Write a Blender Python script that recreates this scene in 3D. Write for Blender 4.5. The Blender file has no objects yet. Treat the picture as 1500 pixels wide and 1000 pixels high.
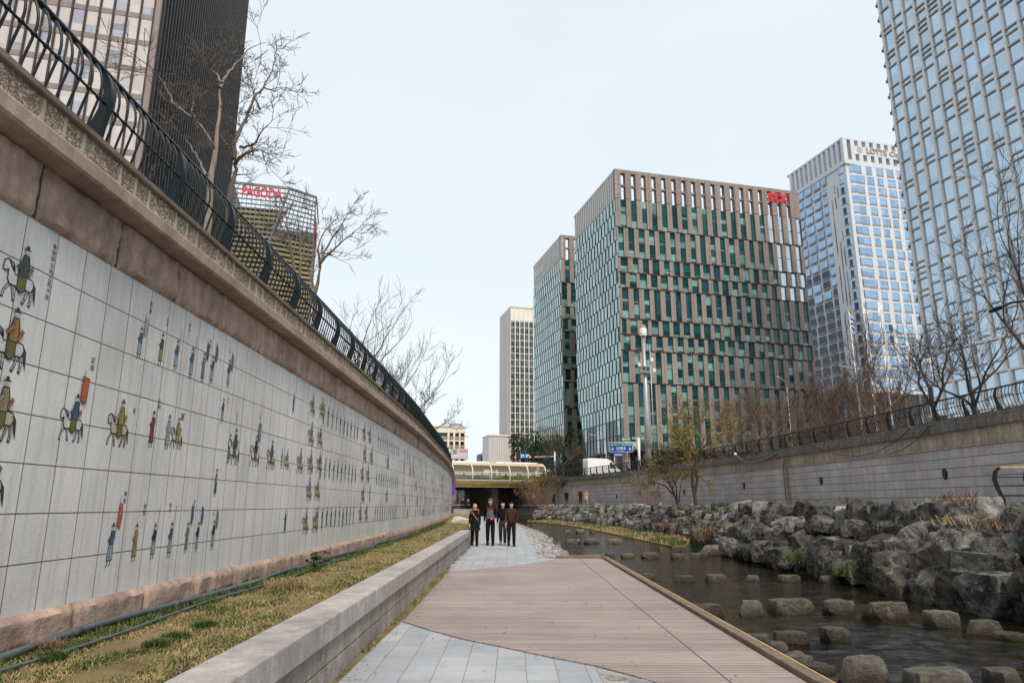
import bpy, bmesh, math, random
from mathutils import Vector, Matrix, noise

C = bpy.context.scene.collection
PI = math.pi
CAM_H = 1.6
FOC = 1020.0
PITCH = math.atan(238 / 1020)


# ---------------------------------------------------------------- survey helpers
def ray(x, y):
    a, b = (x - 750) / FOC, (500 - y) / FOC
    return Vector((a, math.cos(PITCH) - b * math.sin(PITCH), math.sin(PITCH) + b * math.cos(PITCH)))


def at_z(x, y, z):
    d = ray(x, y)
    t = (z - CAM_H) / d.z
    return Vector((d.x * t, d.y * t, z))


def at_y(x, y, Y):
    d = ray(x, y)
    t = Y / d.y
    return Vector((d.x * t, Y, CAM_H + d.z * t))


def at_x(x, y, X):
    d = ray(x, y)
    t = X / d.x
    return Vector((X, d.y * t, CAM_H + d.z * t))


def along(corner, d, px, py):
    """how far from corner along the plan direction d the sight line of a photo point is met"""
    q = ray(px, py)
    r = q.x / q.y
    return (corner[0] - r * corner[1]) / (r * d[1] - d[0])


class Path:
    """a smooth plan curve through points, read by arc length"""
    def __init__(s, pts, step=0.5):
        P = [Vector((a[0], a[1], 0)) for a in pts]
        P = [P[0] * 2 - P[1]] + P + [P[-1] * 2 - P[-2]]
        out = []
        for i in range(1, len(P) - 2):
            n = max(2, int((P[i + 1] - P[i]).length / step))
            for k in range(n):
                t = k / n
                a, b, c, d = P[i - 1], P[i], P[i + 1], P[i + 2]
                la, lb, lc = (b - a).length, (c - b).length, (d - c).length
                m1 = ((c - b) / lb * la + (b - a) / la * lb) / (la + lb) * lb
                m2 = ((d - c) / lc * lb + (c - b) / lb * lc) / (lb + lc) * lb
                out.append(b * (2 * t**3 - 3 * t * t + 1) + m1 * (t**3 - 2 * t * t + t) + c * (-2 * t**3 + 3 * t * t) + m2 * (t**3 - t * t))
        out.append(P[-2])
        s.p = out
        s.s = [0]
        for i in range(1, len(out)):
            s.s.append(s.s[-1] + (out[i] - out[i - 1]).length)
        s.L = s.s[-1]

    def at(s, a):
        a = min(max(a, 0), s.L - 1e-6)
        lo, hi = 0, len(s.s) - 1
        while hi - lo > 1:
            m = (lo + hi) // 2
            if s.s[m] <= a: lo = m
            else: hi = m
        t = (a - s.s[lo]) / max(s.s[hi] - s.s[lo], 1e-9)
        p = s.p[lo].lerp(s.p[hi], t)
        i0, i1 = max(lo - 1, 0), min(hi + 1, len(s.p) - 1)
        tg = (s.p[i1] - s.p[i0]).normalized()
        return p, tg, Vector((tg.y, -tg.x, 0))

    def off(s, a, o, z=0):
        p, t, n = s.at(a)
        q = p + n * o
        q.z = z
        return q

    def at_Y(s, Y):
        for i in range(len(s.p) - 1):
            if s.p[i].y <= Y <= s.p[i + 1].y:
                t = (Y - s.p[i].y) / max(s.p[i + 1].y - s.p[i].y, 1e-9)
                return s.s[i] + t * (s.s[i + 1] - s.s[i])
        return 0 if Y < s.p[0].y else s.L


# ---------------------------------------------------------------- mesh builder
class MB:
    def __init__(s):
        s.v, s.f, s.m, s.uv = [], [], [], {}

    def add(s, vs, fs, m=0, uvs=None):
        b = len(s.v)
        s.v += [tuple(v) for v in vs]
        for i, f in enumerate(fs):
            if uvs: s.uv[len(s.f)] = uvs[i]
            s.f.append([b + k for k in f])
            s.m.append(m)
        return b

    def quad(s, a, b, c, d, m=0, uv=None):
        s.add([a, b, c, d], [(0, 1, 2, 3)], m, [uv] if uv else None)

    def obox(s, o, x, y, z, m=0):
        o, x, y, z = Vector(o), Vector(x), Vector(y), Vector(z)
        v = [o, o + x, o + x + y, o + y, o + z, o + x + z, o + x + y + z, o + y + z]
        fs = [(0, 3, 2, 1), (4, 5, 6, 7), (0, 1, 5, 4), (1, 2, 6, 5), (2, 3, 7, 6), (3, 0, 4, 7)]
        if x.cross(y).dot(z) < 0: fs = [f[::-1] for f in fs]
        s.add(v, fs, m)

    def box(s, c, sz, rz=0, m=0):
        ca, sa = math.cos(rz), math.sin(rz)
        x, y = Vector((ca, sa, 0)) * sz[0], Vector((-sa, ca, 0)) * sz[1]
        z = Vector((0, 0, sz[2]))
        s.obox(Vector(c) - x / 2 - y / 2 - z / 2, x, y, z, m)

    def tube(s, pts, r, n=8, m=0, cap=True, flat=None):
        pts = [Vector(p) for p in pts]
        k = len(pts)
        rs = r if isinstance(r, (list, tuple)) else [r] * k
        ref = None
        rings = []
        for i in range(k):
            t = (pts[min(i + 1, k - 1)] - pts[max(i - 1, 0)])
            if t.length < 1e-9: t = Vector((0, 0, 1))
            t.normalize()
            if ref is None or abs(ref.dot(t)) > 0.95:
                ref = Vector((0, 0, 1)) if abs(t.z) < 0.9 else Vector((1, 0, 0))
            a = t.cross(ref).normalized()
            b = a.cross(t).normalized()
            ref = b
            rings.append([pts[i] + (a * math.cos(2 * PI * j / n) + b * math.sin(2 * PI * j / n)) * rs[i] for j in range(n)])
        vs = [v for R_ in rings for v in R_]
        fs = []
        for i in range(k - 1):
            for j in range(n):
                j2 = (j + 1) % n
                fs.append((i * n + j, i * n + j2, (i + 1) * n + j2, (i + 1) * n + j))
        if cap and n > 2:
            fs.append(tuple(range(n))[::-1])
            fs.append(tuple((k - 1) * n + j for j in range(n)))
        s.add(vs, fs, m)

    def lathe(s, c, prof, n=12, m=0, axis=None):
        c = Vector(c)
        vs, fs = [], []
        for r, z in prof:
            for j in range(n):
                vs.append(c + Vector((r * math.cos(2 * PI * j / n), r * math.sin(2 * PI * j / n), z)))
        for i in range(len(prof) - 1):
            for j in range(n):
                j2 = (j + 1) % n
                fs.append((i * n + j, i * n + j2, (i + 1) * n + j2, (i + 1) * n + j))
        fs.append(tuple(range(n))[::-1])
        fs.append(tuple((len(prof) - 1) * n + j for j in range(n)))
        s.add(vs, fs, m)

    def ball(s, c, r, m=0, nu=10, nv=7):
        c = Vector(c)
        r = r if isinstance(r, (list, tuple)) else (r, r, r)
        vs, fs = [], []
        for i in range(nv + 1):
            a = PI * i / nv - PI / 2
            for j in range(nu):
                b = 2 * PI * j / nu
                vs.append(c + Vector((r[0] * math.cos(a) * math.cos(b), r[1] * math.cos(a) * math.sin(b), r[2] * math.sin(a))))
        for i in range(nv):
            for j in range(nu):
                j2 = (j + 1) % nu
                fs.append((i * nu + j, i * nu + j2, (i + 1) * nu + j2, (i + 1) * nu + j))
        s.add(vs, fs, m)

    def poly(s, pts, m=0, thick=None):
        """flat polygon; thick = vector of extrusion"""
        n = len(pts)
        pts = [Vector(p) for p in pts]
        if thick is None:
            s.add(pts, [tuple(range(n))], m)
            return
        th = Vector(thick)
        fs = [tuple(range(n))[::-1], tuple(range(n, 2 * n))]
        for i in range(n):
            j = (i + 1) % n
            fs.append((i, j, n + j, n + i))
        s.add(pts + [p + th for p in pts], fs, m)

    def sweep(s, path, a0, a1, prof, step=0.5, m=0, closed=True, uv=False, ends=True):
        """carry a profile [(offset, z)] along a plan path"""
        n = max(1, int(round((a1 - a0) / step)))
        k = len(prof)
        vs = []
        ss = []
        for i in range(n + 1):
            a = a0 + (a1 - a0) * i / n
            ss.append(a)
            p, t, nn = path.at(a)
            for o, z in prof:
                q = p + nn * o
                vs.append((q.x, q.y, z))
        fs, uvs = [], []
        acc = [0]
        for j in range(1, k + 1):
            a, b = prof[j - 1], prof[j % k]
            acc.append(acc[-1] + math.hypot(a[0] - b[0], a[1] - b[1]))
        for i in range(n):
            for j in range(k if closed else k - 1):
                j2 = (j + 1) % k
                fs.append((i * k + j, i * k + j2, (i + 1) * k + j2, (i + 1) * k + j))
                z0, z1 = (prof[j][1], prof[j2][1]) if abs(prof[j][1] - prof[j2][1]) > 1e-6 else (prof[j][0], prof[j2][0])
                uvs.append([(ss[i], z0), (ss[i], z1), (ss[i + 1], z1), (ss[i + 1], z0)])
        if closed and ends:
            fs.append(tuple(range(k))[::-1]); uvs.append([(0, 0)] * k)
            fs.append(tuple(n * k + j for j in range(k))); uvs.append([(0, 0)] * k)
        s.add(vs, fs, m, uvs if uv else None)

    def build(s, name, mats, parent=None, smooth=False, bevel=0, sharp=None, loc=None):
        if not isinstance(mats, (list, tuple)): mats = [mats]
        me = bpy.data.meshes.new(name)
        vs = s.v
        if loc is not None:
            l = Vector(loc)
            vs = [tuple(Vector(v) - l) for v in vs]
        me.from_pydata(vs, [], s.f)
        for m in mats: me.materials.append(m)
        if len(mats) > 1: me.polygons.foreach_set('material_index', s.m)
        if s.uv:
            l = me.uv_layers.new(name='UVMap')
            for pi, p in enumerate(me.polygons):
                u = s.uv.get(pi)
                if u:
                    for q, li in enumerate(p.loop_indices): l.data[li].uv = u[q]
        if smooth:
            me.polygons.foreach_set('use_smooth', [True] * len(me.polygons))
            if sharp: me.set_sharp_from_angle(angle=math.radians(sharp))
        me.update()
        o = bpy.data.objects.new(name, me)
        C.objects.link(o)
        if loc is not None: o.location = loc
        if parent is not None:
            o.parent = parent
            if loc is None: o.matrix_parent_inverse = Matrix.Translation(-parent.location)
        if bevel:
            b = o.modifiers.new('edge', 'BEVEL')
            b.width = bevel; b.segments = 2; b.limit_method = 'ANGLE'; b.angle_limit = math.radians(40)
        return o


def tag(o, label, cat, group=None):
    o['label'] = label
    o['category'] = cat
    if group: o['group'] = group
    return o


def thing(name, label, cat, loc=(0, 0, 0), group=None):
    o = bpy.data.objects.new(name, None)
    o.empty_display_size = 0.3
    C.objects.link(o)
    o.location = loc
    return tag(o, label, cat, group)


def kind(o, k):
    o['kind'] = k
    return o


def copy_tree(o, parent=None):
    c = o.copy()
    C.objects.link(c)
    if parent is not None: c.parent = parent
    for ch in list(o.children): copy_tree(ch, c)
    return c


# ---------------------------------------------------------------- materials
class NT:
    def __init__(s, name):
        s.mat = bpy.data.materials.new(name)
        s.mat.use_nodes = True
        s.t = s.mat.node_tree
        s.b = s.t.nodes['Principled BSDF']

    def n(s, typ, **kw):
        nd = s.t.nodes.new(typ)
        for k, v in kw.items():
            if k.startswith('_'):
                setattr(nd, k[1:], v)
        for k, v in kw.items():
            if k.startswith('_'): continue
            key = {'i0': 0, 'i1': 1, 'i2': 2}.get(k, k.replace('__', ' '))
            s.set(nd.inputs[key], v)
        return nd

    def set(s, sock, v):
        if isinstance(v, bpy.types.NodeSocket): s.t.links.new(v, sock)
        elif isinstance(v, bpy.types.Node): s.t.links.new(v.outputs[0], sock)
        else:
            if sock.type == 'RGBA' and len(v) == 3: v = (*v, 1)
            sock.default_value = v

    def pos(s, scale=(1, 1, 1), rot=(0, 0, 0), src='pos', loc=(0, 0, 0)):
        if src == 'pos': o = s.n('ShaderNodeNewGeometry').outputs['Position']
        elif src == 'uv': o = s.n('ShaderNodeUVMap').outputs['UV']
        else: o = s.n('ShaderNodeTexCoord').outputs['Object']
        return s.n('ShaderNodeMapping', Vector=o, Scale=scale, Rotation=rot, Location=loc).outputs[0]

    def noise(s, vec, scale, detail=4, rough=0.55, dist=0):
        return s.n('ShaderNodeTexNoise', Vector=vec, Scale=scale, Detail=detail, Roughness=rough, Distortion=dist).outputs['Fac']

    def ramp(s, fac, stops):
        r = s.n('ShaderNodeValToRGB', Fac=fac)
        e = r.color_ramp.elements
        while len(e) < len(stops): e.new(0.5)
        for i, (p, c) in enumerate(stops):
            e[i].position = p
            if not isinstance(c, (tuple, list)): c = (c, c, c)
            e[i].color = (*c, 1)
        return r.outputs['Color']

    def mix(s, fac, a, b, mode='MIX'):
        m = s.n('ShaderNodeMix', _data_type='RGBA', _blend_type=mode)
        s.set(m.inputs[0], fac); s.set(m.inputs[6], a); s.set(m.inputs[7], b)
        return m.outputs[2]

    def math(s, op, a, b=0.0, clamp=False):
        m = s.n('ShaderNodeMath', _operation=op, _use_clamp=clamp)
        s.set(m.inputs[0], a); s.set(m.inputs[1], b)
        return m.outputs[0]

    def bump(s, h, strength=0.3, dist=0.02, normal=None):
        b = s.n('ShaderNodeBump', Height=h, Strength=strength, Distance=dist)
        if normal is not None: s.set(b.inputs['Normal'], normal)
        return b.outputs[0]

    def out(s, color=None, rough=None, normal=None, metal=None, spec=None):
        b = s.b.inputs
        if color is not None: s.set(b['Base Color'], color)
        if rough is not None: s.set(b['Roughness'], rough)
        if normal is not None: s.set(b['Normal'], normal)
        if metal is not None: s.set(b['Metallic'], metal)
        if spec is not None: s.set(b['Specular IOR Level'], spec)
        return s.mat


def plain(name, col, rough=0.6, var=0.25, scale=3.0, metal=0.0, bump=0.0, spec=0.3, src='pos', detail=4):
    t = NT(name)
    v = t.pos(src=src)
    f = t.noise(v, scale, detail)
    c = t.mix(t.ramp(f, [(0.25, 0.0), (0.75, 1.0)]), [x * (1 - var) for x in col], [min(1, x * (1 + var)) for x in col])
    nm = t.bump(t.noise(v, scale * 6, 3), bump, 0.01) if bump else None
    return t.out(c, rough, nm, metal, spec)


def granite(name, col, var=0.3, speck=180, grime=0.35, bump=0.35, bscale=40, rough=0.75, big=0.8, streak=None):
    """speckled stone with broad grime"""
    t = NT(name)
    v = t.pos()
    sp = t.ramp(t.noise(v, speck, 2, 0.7), [(0.3, (0.35,) * 3), (0.5, (1,) * 3), (0.72, (1.5,) * 3)])
    br = t.ramp(t.noise(v, big, 6, 0.65), [(0.3, 1 - grime), (0.62, 1.0)])
    md = t.ramp(t.noise(v, big * 7, 4, 0.6), [(0.3, 1 - var), (0.7, 1 + var * 0.3)])
    c = t.mix(1.0, col, br, 'MULTIPLY')
    c = t.mix(0.8, c, md, 'MULTIPLY')
    c = t.mix(0.45, c, sp, 'MULTIPLY')
    if streak:
        sv = t.pos((2.2, 2.2, 0.16))
        st = t.ramp(t.noise(sv, 3.0, 5, 0.6), [(0.42, 0.0), (0.68, 1.0)])
        c = t.mix(t.math('MULTIPLY', st, streak[1]), c, streak[0])
    h = t.noise(v, bscale, 5, 0.65)
    return t.out(c, rough, t.bump(h, bump, 0.02), spec=0.25)
M = {}


def mural_tile():
    t = NT('glazed_mural_tile')
    uv = t.pos((1, 1, 1), src='uv', loc=(-0.02, -0.748 + 0.0, 0))
    b = t.n('ShaderNodeTexBrick', _offset=0.0, Vector=uv, Scale=1.0, Color1=(0.60, 0.60, 0.60), Color2=(0.665, 0.66, 0.65), Mortar=(0.12, 0.09, 0.068))
    b.inputs['Mortar Size'].default_value = 0.0055
    b.inputs['Mortar Smooth'].default_value = 0.2
    b.inputs['Brick Width'].default_value = 0.40
    b.inputs['Row Height'].default_value = 0.389
    v = t.pos()
    g = t.ramp(t.noise(v, 0.45, 6, 0.65), [(0.3, 0.72), (0.65, 1.05)])
    c = t.mix(0.85, b.outputs['Color'], g, 'MULTIPLY')
    sv = t.pos((4.5, 4.5, 0.25))
    st = t.ramp(t.noise(sv, 3, 5, 0.65), [(0.48, 0.0), (0.75, 1.0)])
    c = t.mix(t.math('MULTIPLY', st, 0.4), c, (0.20, 0.165, 0.135))
    sp = t.ramp(t.noise(v, 60, 3, 0.6), [(0.3, 0.9), (0.7, 1.06)])
    c = t.mix(0.9, c, sp, 'MULTIPLY')
    h = t.math('ADD', t.math('MULTIPLY', b.outputs['Fac'], -1.5), t.math('MULTIPLY', t.noise(v, 16, 4, 0.6), 0.8))
    return t.out(c, 0.42, t.bump(h, 0.5, 0.006))


def wavy_panel():
    t = NT('chiselled_panel')
    v = t.pos()
    n1 = t.noise(t.pos((1, 1, 1.9), (0.5, 0, 0)), 26, 3, 0.55, 1.2)
    f = t.ramp(n1, [(0.40, 0.0), (0.56, 1.0)])
    br = t.ramp(t.noise(v, 1.3, 5, 0.6), [(0.3, (0.50, 0.43, 0.325)), (0.7, (0.64, 0.56, 0.445))])
    c = t.mix(f, t.mix(1.0, br, (0.42, 0.38, 0.33), 'MULTIPLY'), br)
    return t.out(c, 0.85, t.bump(f, 1.0, 0.02), spec=0.2)


def paving():
    t = NT('grey_paving_slab')
    v = t.pos((1, 1, 1), (0, 0, PI / 2), loc=(0.0, 1.66, 0))
    b = t.n('ShaderNodeTexBrick', _offset=0.37, Vector=v, Scale=1.0, Color1=(0.325, 0.34, 0.365), Color2=(0.40, 0.41, 0.425), Mortar=(0.2, 0.185, 0.17))
    b.inputs['Mortar Size'].default_value = 0.005
    b.inputs['Mortar Smooth'].default_value = 0.3
    b.inputs['Brick Width'].default_value = 0.62
    b.inputs['Row Height'].default_value = 0.30
    p = t.pos()
    g = t.ramp(t.noise(p, 0.9, 7, 0.65), [(0.3, 0.72), (0.65, 1.06)])
    sp = t.ramp(t.noise(p, 150, 2, 0.7), [(0.3, 0.75), (0.7, 1.2)])
    c = t.mix(0.9, b.outputs['Color'], g, 'MULTIPLY')
    c = t.mix(0.5, c, sp, 'MULTIPLY')
    d = t.ramp(t.noise(p, 3.2, 6, 0.7), [(0.56, 0.0), (0.74, 1.0)])
    c = t.mix(t.math('MULTIPLY', d, 0.55), c, (0.23, 0.195, 0.165))
    h = t.math('ADD', t.math('MULTIPLY', b.outputs['Fac'], -1.0), t.math('MULTIPLY', t.noise(p, 70, 4, 0.6), 0.5))
    return t.out(c, 0.7, t.bump(h, 0.4, 0.006))


def decking():
    t = NT('weathered_deck_board')
    v = t.pos()
    b = t.n('ShaderNodeTexBrick', _offset=0.43, Vector=t.pos(loc=(451.3, 0, 0)), Scale=1.0, Color1=(0.30, 0.235, 0.205), Color2=(0.385, 0.308, 0.272), Mortar=(0.045, 0.032, 0.029))
    b.inputs['Mortar Size'].default_value = 0.0055
    b.inputs['Mortar Smooth'].default_value = 0.3
    b.inputs['Brick Width'].default_value = 900.0
    b.inputs['Row Height'].default_value = 0.1
    b.inputs['Bias'].default_value = 0.0
    gr = t.ramp(t.noise(t.pos((0.35, 12, 1)), 5.0, 6, 0.7), [(0.3, 0.6), (0.7, 1.2)])
    big = t.ramp(t.noise(v, 0.55, 6, 0.6), [(0.3, 0.8), (0.62, 1.12)])
    dk = t.ramp(t.noise(t.pos((0.5, 6, 1)), 2.2, 5, 0.7), [(0.57, 0.0), (0.66, 1.0)])
    c = t.mix(0.9, b.outputs['Color'], gr, 'MULTIPLY')
    c = t.mix(0.9, c, big, 'MULTIPLY')
    c = t.mix(t.math('MULTIPLY', dk, 0.6), c, (0.17, 0.12, 0.11))
    h = t.math('ADD', t.math('MULTIPLY', b.outputs['Fac'], -1.0), t.math('MULTIPLY', t.noise(t.pos((1, 30, 1)), 6, 4), 0.35))
    return t.out(c, 0.62, t.bump(h, 0.6, 0.008))


def ashlar(name, c1, c2, mortar, bw, rh, src='uv', offset=0.5, grime=0.3, msize=0.006, streak=None, loc=(0, 0, 0), hline=None):
    t = NT(name)
    uv = t.pos((1, 1, 1), src=src, loc=loc)
    b = t.n('ShaderNodeTexBrick', _offset=offset, Vector=uv, Scale=1.0, Color1=c1, Color2=c2, Mortar=mortar)
    b.inputs['Mortar Size'].default_value = msize
    b.inputs['Mortar Smooth'].default_value = 0.25
    b.inputs['Brick Width'].default_value = bw
    b.inputs['Row Height'].default_value = rh
    v = t.pos()
    g = t.ramp(t.noise(v, 0.5, 6, 0.65), [(0.3, 1 - grime), (0.65, 1.08)])
    sp = t.ramp(t.noise(v, 45, 3, 0.7), [(0.3, 0.82), (0.7, 1.12)])
    c = t.mix(0.9, b.outputs['Color'], g, 'MULTIPLY')
    c = t.mix(0.8, c, sp, 'MULTIPLY')
    if hline:
        b2 = t.n('ShaderNodeTexBrick', Vector=uv, Scale=1.0)
        b2.inputs['Mortar Size'].default_value = hline[0]; b2.inputs['Mortar Smooth'].default_value = 0.3
        b2.inputs['Brick Width'].default_value = 5000.0; b2.inputs['Row Height'].default_value = rh
        c = t.mix(t.math('MULTIPLY', b2.outputs['Fac'], 0.9), c, hline[1])
    if streak:
        st = t.ramp(t.noise(t.pos((1.4, 1.4, 0.12)), 2.4, 5, 0.65), [(0.45, 0.0), (0.72, 1.0)])
        c = t.mix(t.math('MULTIPLY', st, streak[1]), c, streak[0])
    h = t.math('ADD', t.math('MULTIPLY', b.outputs['Fac'], -1.5), t.math('MULTIPLY', t.noise(v, 30, 4), 0.6))
    return t.out(c, 0.8, t.bump(h, 0.5, 0.012), spec=0.25)


def rock(name, dark, light, vein, stain=None, moss=None, dotted=90):
    t = NT(name)
    o = t.n('ShaderNodeTexCoord').outputs['Object']
    info = t.n('ShaderNodeObjectInfo')
    v = t.n('ShaderNodeVectorMath', _operation='ADD', i0=o)
    sc = t.n('ShaderNodeVectorMath', _operation='SCALE')
    sc.inputs[0].default_value = (37, 53, 71)
    t.set(sc.inputs['Scale'], info.outputs['Random'])
    t.set(v.inputs[1], sc.outputs[0])
    vec = v.outputs[0]
    f = t.noise(vec, 2.2, 10, 0.75, 0.8)
    c = t.ramp(f, [(0.40, dark), (0.60, light)])
    rv = t.ramp(info.outputs['Random'], [(0.0, 0.5), (1.0, 1.25)])
    c = t.mix(0.9, c, rv, 'MULTIPLY')
    # pale veins
    vs = t.n('ShaderNodeMapping', Vector=vec, Scale=(1.2, 2.4, 1.1), Rotation=(0.5, 0.9, 0.2))
    w = t.ramp(t.noise(vs.outputs[0], 2.2, 7, 0.75, 1.5), [(0.54, 0.0), (0.62, 1.0)])
    c = t.mix(t.math('MULTIPLY', w, 0.55), c, vein)
    if stain:
        s_ = t.ramp(t.noise(vec, 2.7, 5, 0.6), [(0.58, 0.0), (0.7, 1.0)])
        c = t.mix(t.math('MULTIPLY', s_, 0.5), c, stain)
    sp = t.ramp(t.noise(vec, dotted, 2, 0.7), [(0.3, 0.65), (0.7, 1.3)])
    c = t.mix(0.6, c, sp, 'MULTIPLY')
    if moss:
        z = t.n('ShaderNodeSeparateXYZ', Vector=t.n('ShaderNodeNewGeometry').outputs['Position']).outputs['Z']
        zz = t.math('ADD', z, t.math('MULTIPLY', t.math('SUBTRACT', t.noise(vec, 4, 4), 0.5), 0.2))
        k = t.n('ShaderNodeMapRange', Value=zz)
        k.inputs['From Min'].default_value = -0.25; k.inputs['From Max'].default_value = 0.0
        k.inputs['To Min'].default_value = 1.0; k.inputs['To Max'].default_value = 0.0
        c = t.mix(t.math('MULTIPLY', k.outputs[0], 0.85), c, moss)
    h = t.math('ADD', t.noise(vec, 5, 9, 0.75), t.math('MULTIPLY', t.noise(vec, 30, 5, 0.7), 0.25))
    return t.out(c, 0.85, t.bump(h, 1.0, 0.16), spec=0.3)


def water():
    t = NT('stream_water')
    v = t.pos()
    f = t.noise(t.pos((1.0, 0.7, 1)), 0.5, 5, 0.6, 0.4)
    c = t.ramp(f, [(0.33, (0.003, 0.004, 0.003)), (0.52, (0.014, 0.011, 0.005)), (0.70, (0.05, 0.035, 0.014))])
    cob = t.n('ShaderNodeTexVoronoi', Vector=v, Scale=5.0)
    c = t.mix(0.45, c, t.ramp(cob.outputs['Distance'], [(0.1, 1.3), (0.6, 0.4)]), 'MULTIPLY')
    a = t.noise(t.pos((1.0, 2.0, 1), (0, 0, 0.35)), 1.3, 5, 0.65, 0.8)
    b = t.noise(t.pos((1.0, 2.2, 1), (0, 0, -0.25)), 4.2, 4, 0.6, 0.5)
    near = t.ramp(t.noise(v, 0.28, 3, 0.5), [(0.35, 0.35), (0.65, 1.0)])
    h = t.math('MULTIPLY', t.math('ADD', a, t.math('MULTIPLY', b, 0.6)), near)
    m = t.out(c, 0.05, t.bump(h, 0.3, 0.08), spec=0.5)
    t.b.inputs['IOR'].default_value = 1.33
    return m


def glass(name, col, rough=0.08, metal=0.0, var=0.3, spec=0.5, cell=None):
    """facade glazing; panes differ a little by where they are"""
    t = NT(name)
    p = t.pos()
    if cell:
        q = t.n('ShaderNodeVectorMath', _operation='SNAP', i0=p)
        q.inputs[1].default_value = cell
        wn = t.n('ShaderNodeTexWhiteNoise', Vector=q.outputs[0]).outputs['Value']
    else:
        wn = t.noise(p, 0.4, 3)
    c = t.mix(wn, [x * (1 - var) for x in col], [min(1, x * (1 + var)) for x in col])
    h = t.noise(t.pos((0.25, 0.25, 0.25)), 1.0, 2)
    return t.out(c, rough, t.bump(h, 0.12, 0.3), metal, spec)


def grassy(name, a, b, scale=6):
    t = NT(name)
    v = t.pos()
    c = t.mix(t.ramp(t.noise(v, scale, 4, 0.7), [(0.3, 0.0), (0.7, 1.0)]), a, b)
    m = t.out(c, 0.75, spec=0.2)
    return m


def bark(name, a, b):
    t = NT(name)
    v = t.pos((1, 1, 0.25))
    c = t.mix(t.ramp(t.noise(v, 14, 5, 0.7), [(0.3, 0.0), (0.7, 1.0)]), a, b)
    return t.out(c, 0.85, t.bump(t.noise(v, 40, 4), 0.5, 0.01))


def verge_soil():
    t = NT('dry_turf_soil')
    v = t.pos()
    c = t.ramp(t.noise(v, 2.2, 7, 0.7), [(0.28, (0.10, 0.075, 0.04)), (0.5, (0.25, 0.19, 0.095)), (0.72, (0.38, 0.30, 0.16))])
    g = t.ramp(t.noise(v, 1.1, 5, 0.7), [(0.5, 0.0), (0.62, 1.0)])
    c = t.mix(t.math('MULTIPLY', g, 0.4), c, (0.10, 0.13, 0.035))
    return t.out(c, 0.95, t.bump(t.noise(v, 45, 5, 0.7), 1.0, 0.03), spec=0.1)


M['tile'] = mural_tile()
M['panel'] = wavy_panel()
M['pink'] = granite('pink_rockface_granite', (0.52, 0.375, 0.30), var=0.45, grime=0.45, bump=1.0, bscale=14, streak=((0.12, 0.085, 0.06), 0.45))
M['pink_smooth'] = granite('pink_dressed_granite', (0.45, 0.335, 0.275), var=0.25, grime=0.4, bump=0.3, streak=((0.14, 0.1, 0.075), 0.4))
M['cap'] = granite('weathered_capping', (0.21, 0.175, 0.13), var=0.3, grime=0.4, bump=0.25)
M['strip'] = granite('buff_smooth_stone', (0.52, 0.455, 0.36), var=0.25, grime=0.3, bump=0.2)
M['granite'] = granite('grey_granite', (0.49, 0.455, 0.43), var=0.35, grime=0.42, bump=0.5, bscale=50, speck=110, streak=((0.22, 0.19, 0.165), 0.35))
M['granite_face'] = granite('grey_granite_rough_face', (0.42, 0.385, 0.345), var=0.4, grime=0.5, bump=1.0, bscale=26, speck=110, streak=((0.17, 0.145, 0.12), 0.55))
M['joint'] = plain('dark_stone_joint', (0.05, 0.045, 0.04), 0.9)
M['iron'] = plain('dark_green_painted_iron', (0.0035, 0.009, 0.010), 0.38, 0.3, 8, spec=0.3)
M['iron_brown'] = plain('dark_brown_painted_iron', (0.009, 0.008, 0.007), 0.5, 0.3, 8, spec=0.25)
M['paving'] = paving()
M['deck'] = decking()
M['timber'] = plain('grey_timber_kerb', (0.17, 0.125, 0.09), 0.75, 0.4, 9, bump=0.4)
M['timber_worn'] = plain('worn_yellow_timber_edge', (0.47, 0.32, 0.14), 0.7, 0.35, 9, bump=0.3)
M['soil'] = verge_soil()
M['dry'] = grassy('dry_grass', (0.17, 0.125, 0.055), (0.43, 0.335, 0.165), 9)
M['green'] = grassy('green_grass', (0.03, 0.058, 0.014), (0.12, 0.16, 0.045), 9)
M['leaf'] = grassy('dark_green_leaf', (0.012, 0.045, 0.013), (0.04, 0.1, 0.026), 30)
M['straw'] = grassy('straw', (0.24, 0.17, 0.075), (0.46, 0.35, 0.19))
M['rust'] = grassy('rusty_dead_grass', (0.13, 0.078, 0.04), (0.28, 0.185, 0.105))
M['pinkbush'] = grassy('reddish_twig', (0.16, 0.09, 0.065), (0.30, 0.18, 0.13))
M['yellowleaf'] = grassy('yellow_spring_leaf', (0.24, 0.17, 0.02), (0.42, 0.30, 0.05), 8)
M['oliveleaf'] = grassy('olive_spring_leaf', (0.09, 0.075, 0.016), (0.26, 0.20, 0.045), 8)
M['evergreen'] = grassy('evergreen_needles', (0.012, 0.022, 0.011), (0.04, 0.055, 0.026), 6)
M['hedge'] = grassy('dark_hedge', (0.012, 0.018, 0.010), (0.035, 0.042, 0.024), 6)
M['pipe'] = plain('grey_plastic_pipe', (0.085, 0.10, 0.112), 0.45, 0.2, 6)
M['white_stone'] = granite('pale_block', (0.62, 0.59, 0.53), var=0.2, grime=0.25)
M['rightwall'] = ashlar('grey_violet_ashlar', (0.345, 0.33, 0.33), (0.42, 0.40, 0.392), (0.19, 0.18, 0.175), 0.82, 0.375, loc=(0, 0.0, 0), grime=0.3, msize=0.007, hline=(0.016, (0.035, 0.031, 0.03)), streak=((0.2, 0.155, 0.115), 0.45))
M['concrete'] = granite('stained_buff_concrete', (0.42, 0.355, 0.285), var=0.3, grime=0.45, bump=0.3, streak=((0.13, 0.11, 0.085), 0.75))
M['concrete_cap'] = granite('blackened_coping', (0.20, 0.175, 0.15), var=0.35, grime=0.5, bump=0.3, streak=((0.05, 0.045, 0.04), 0.8))
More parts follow.
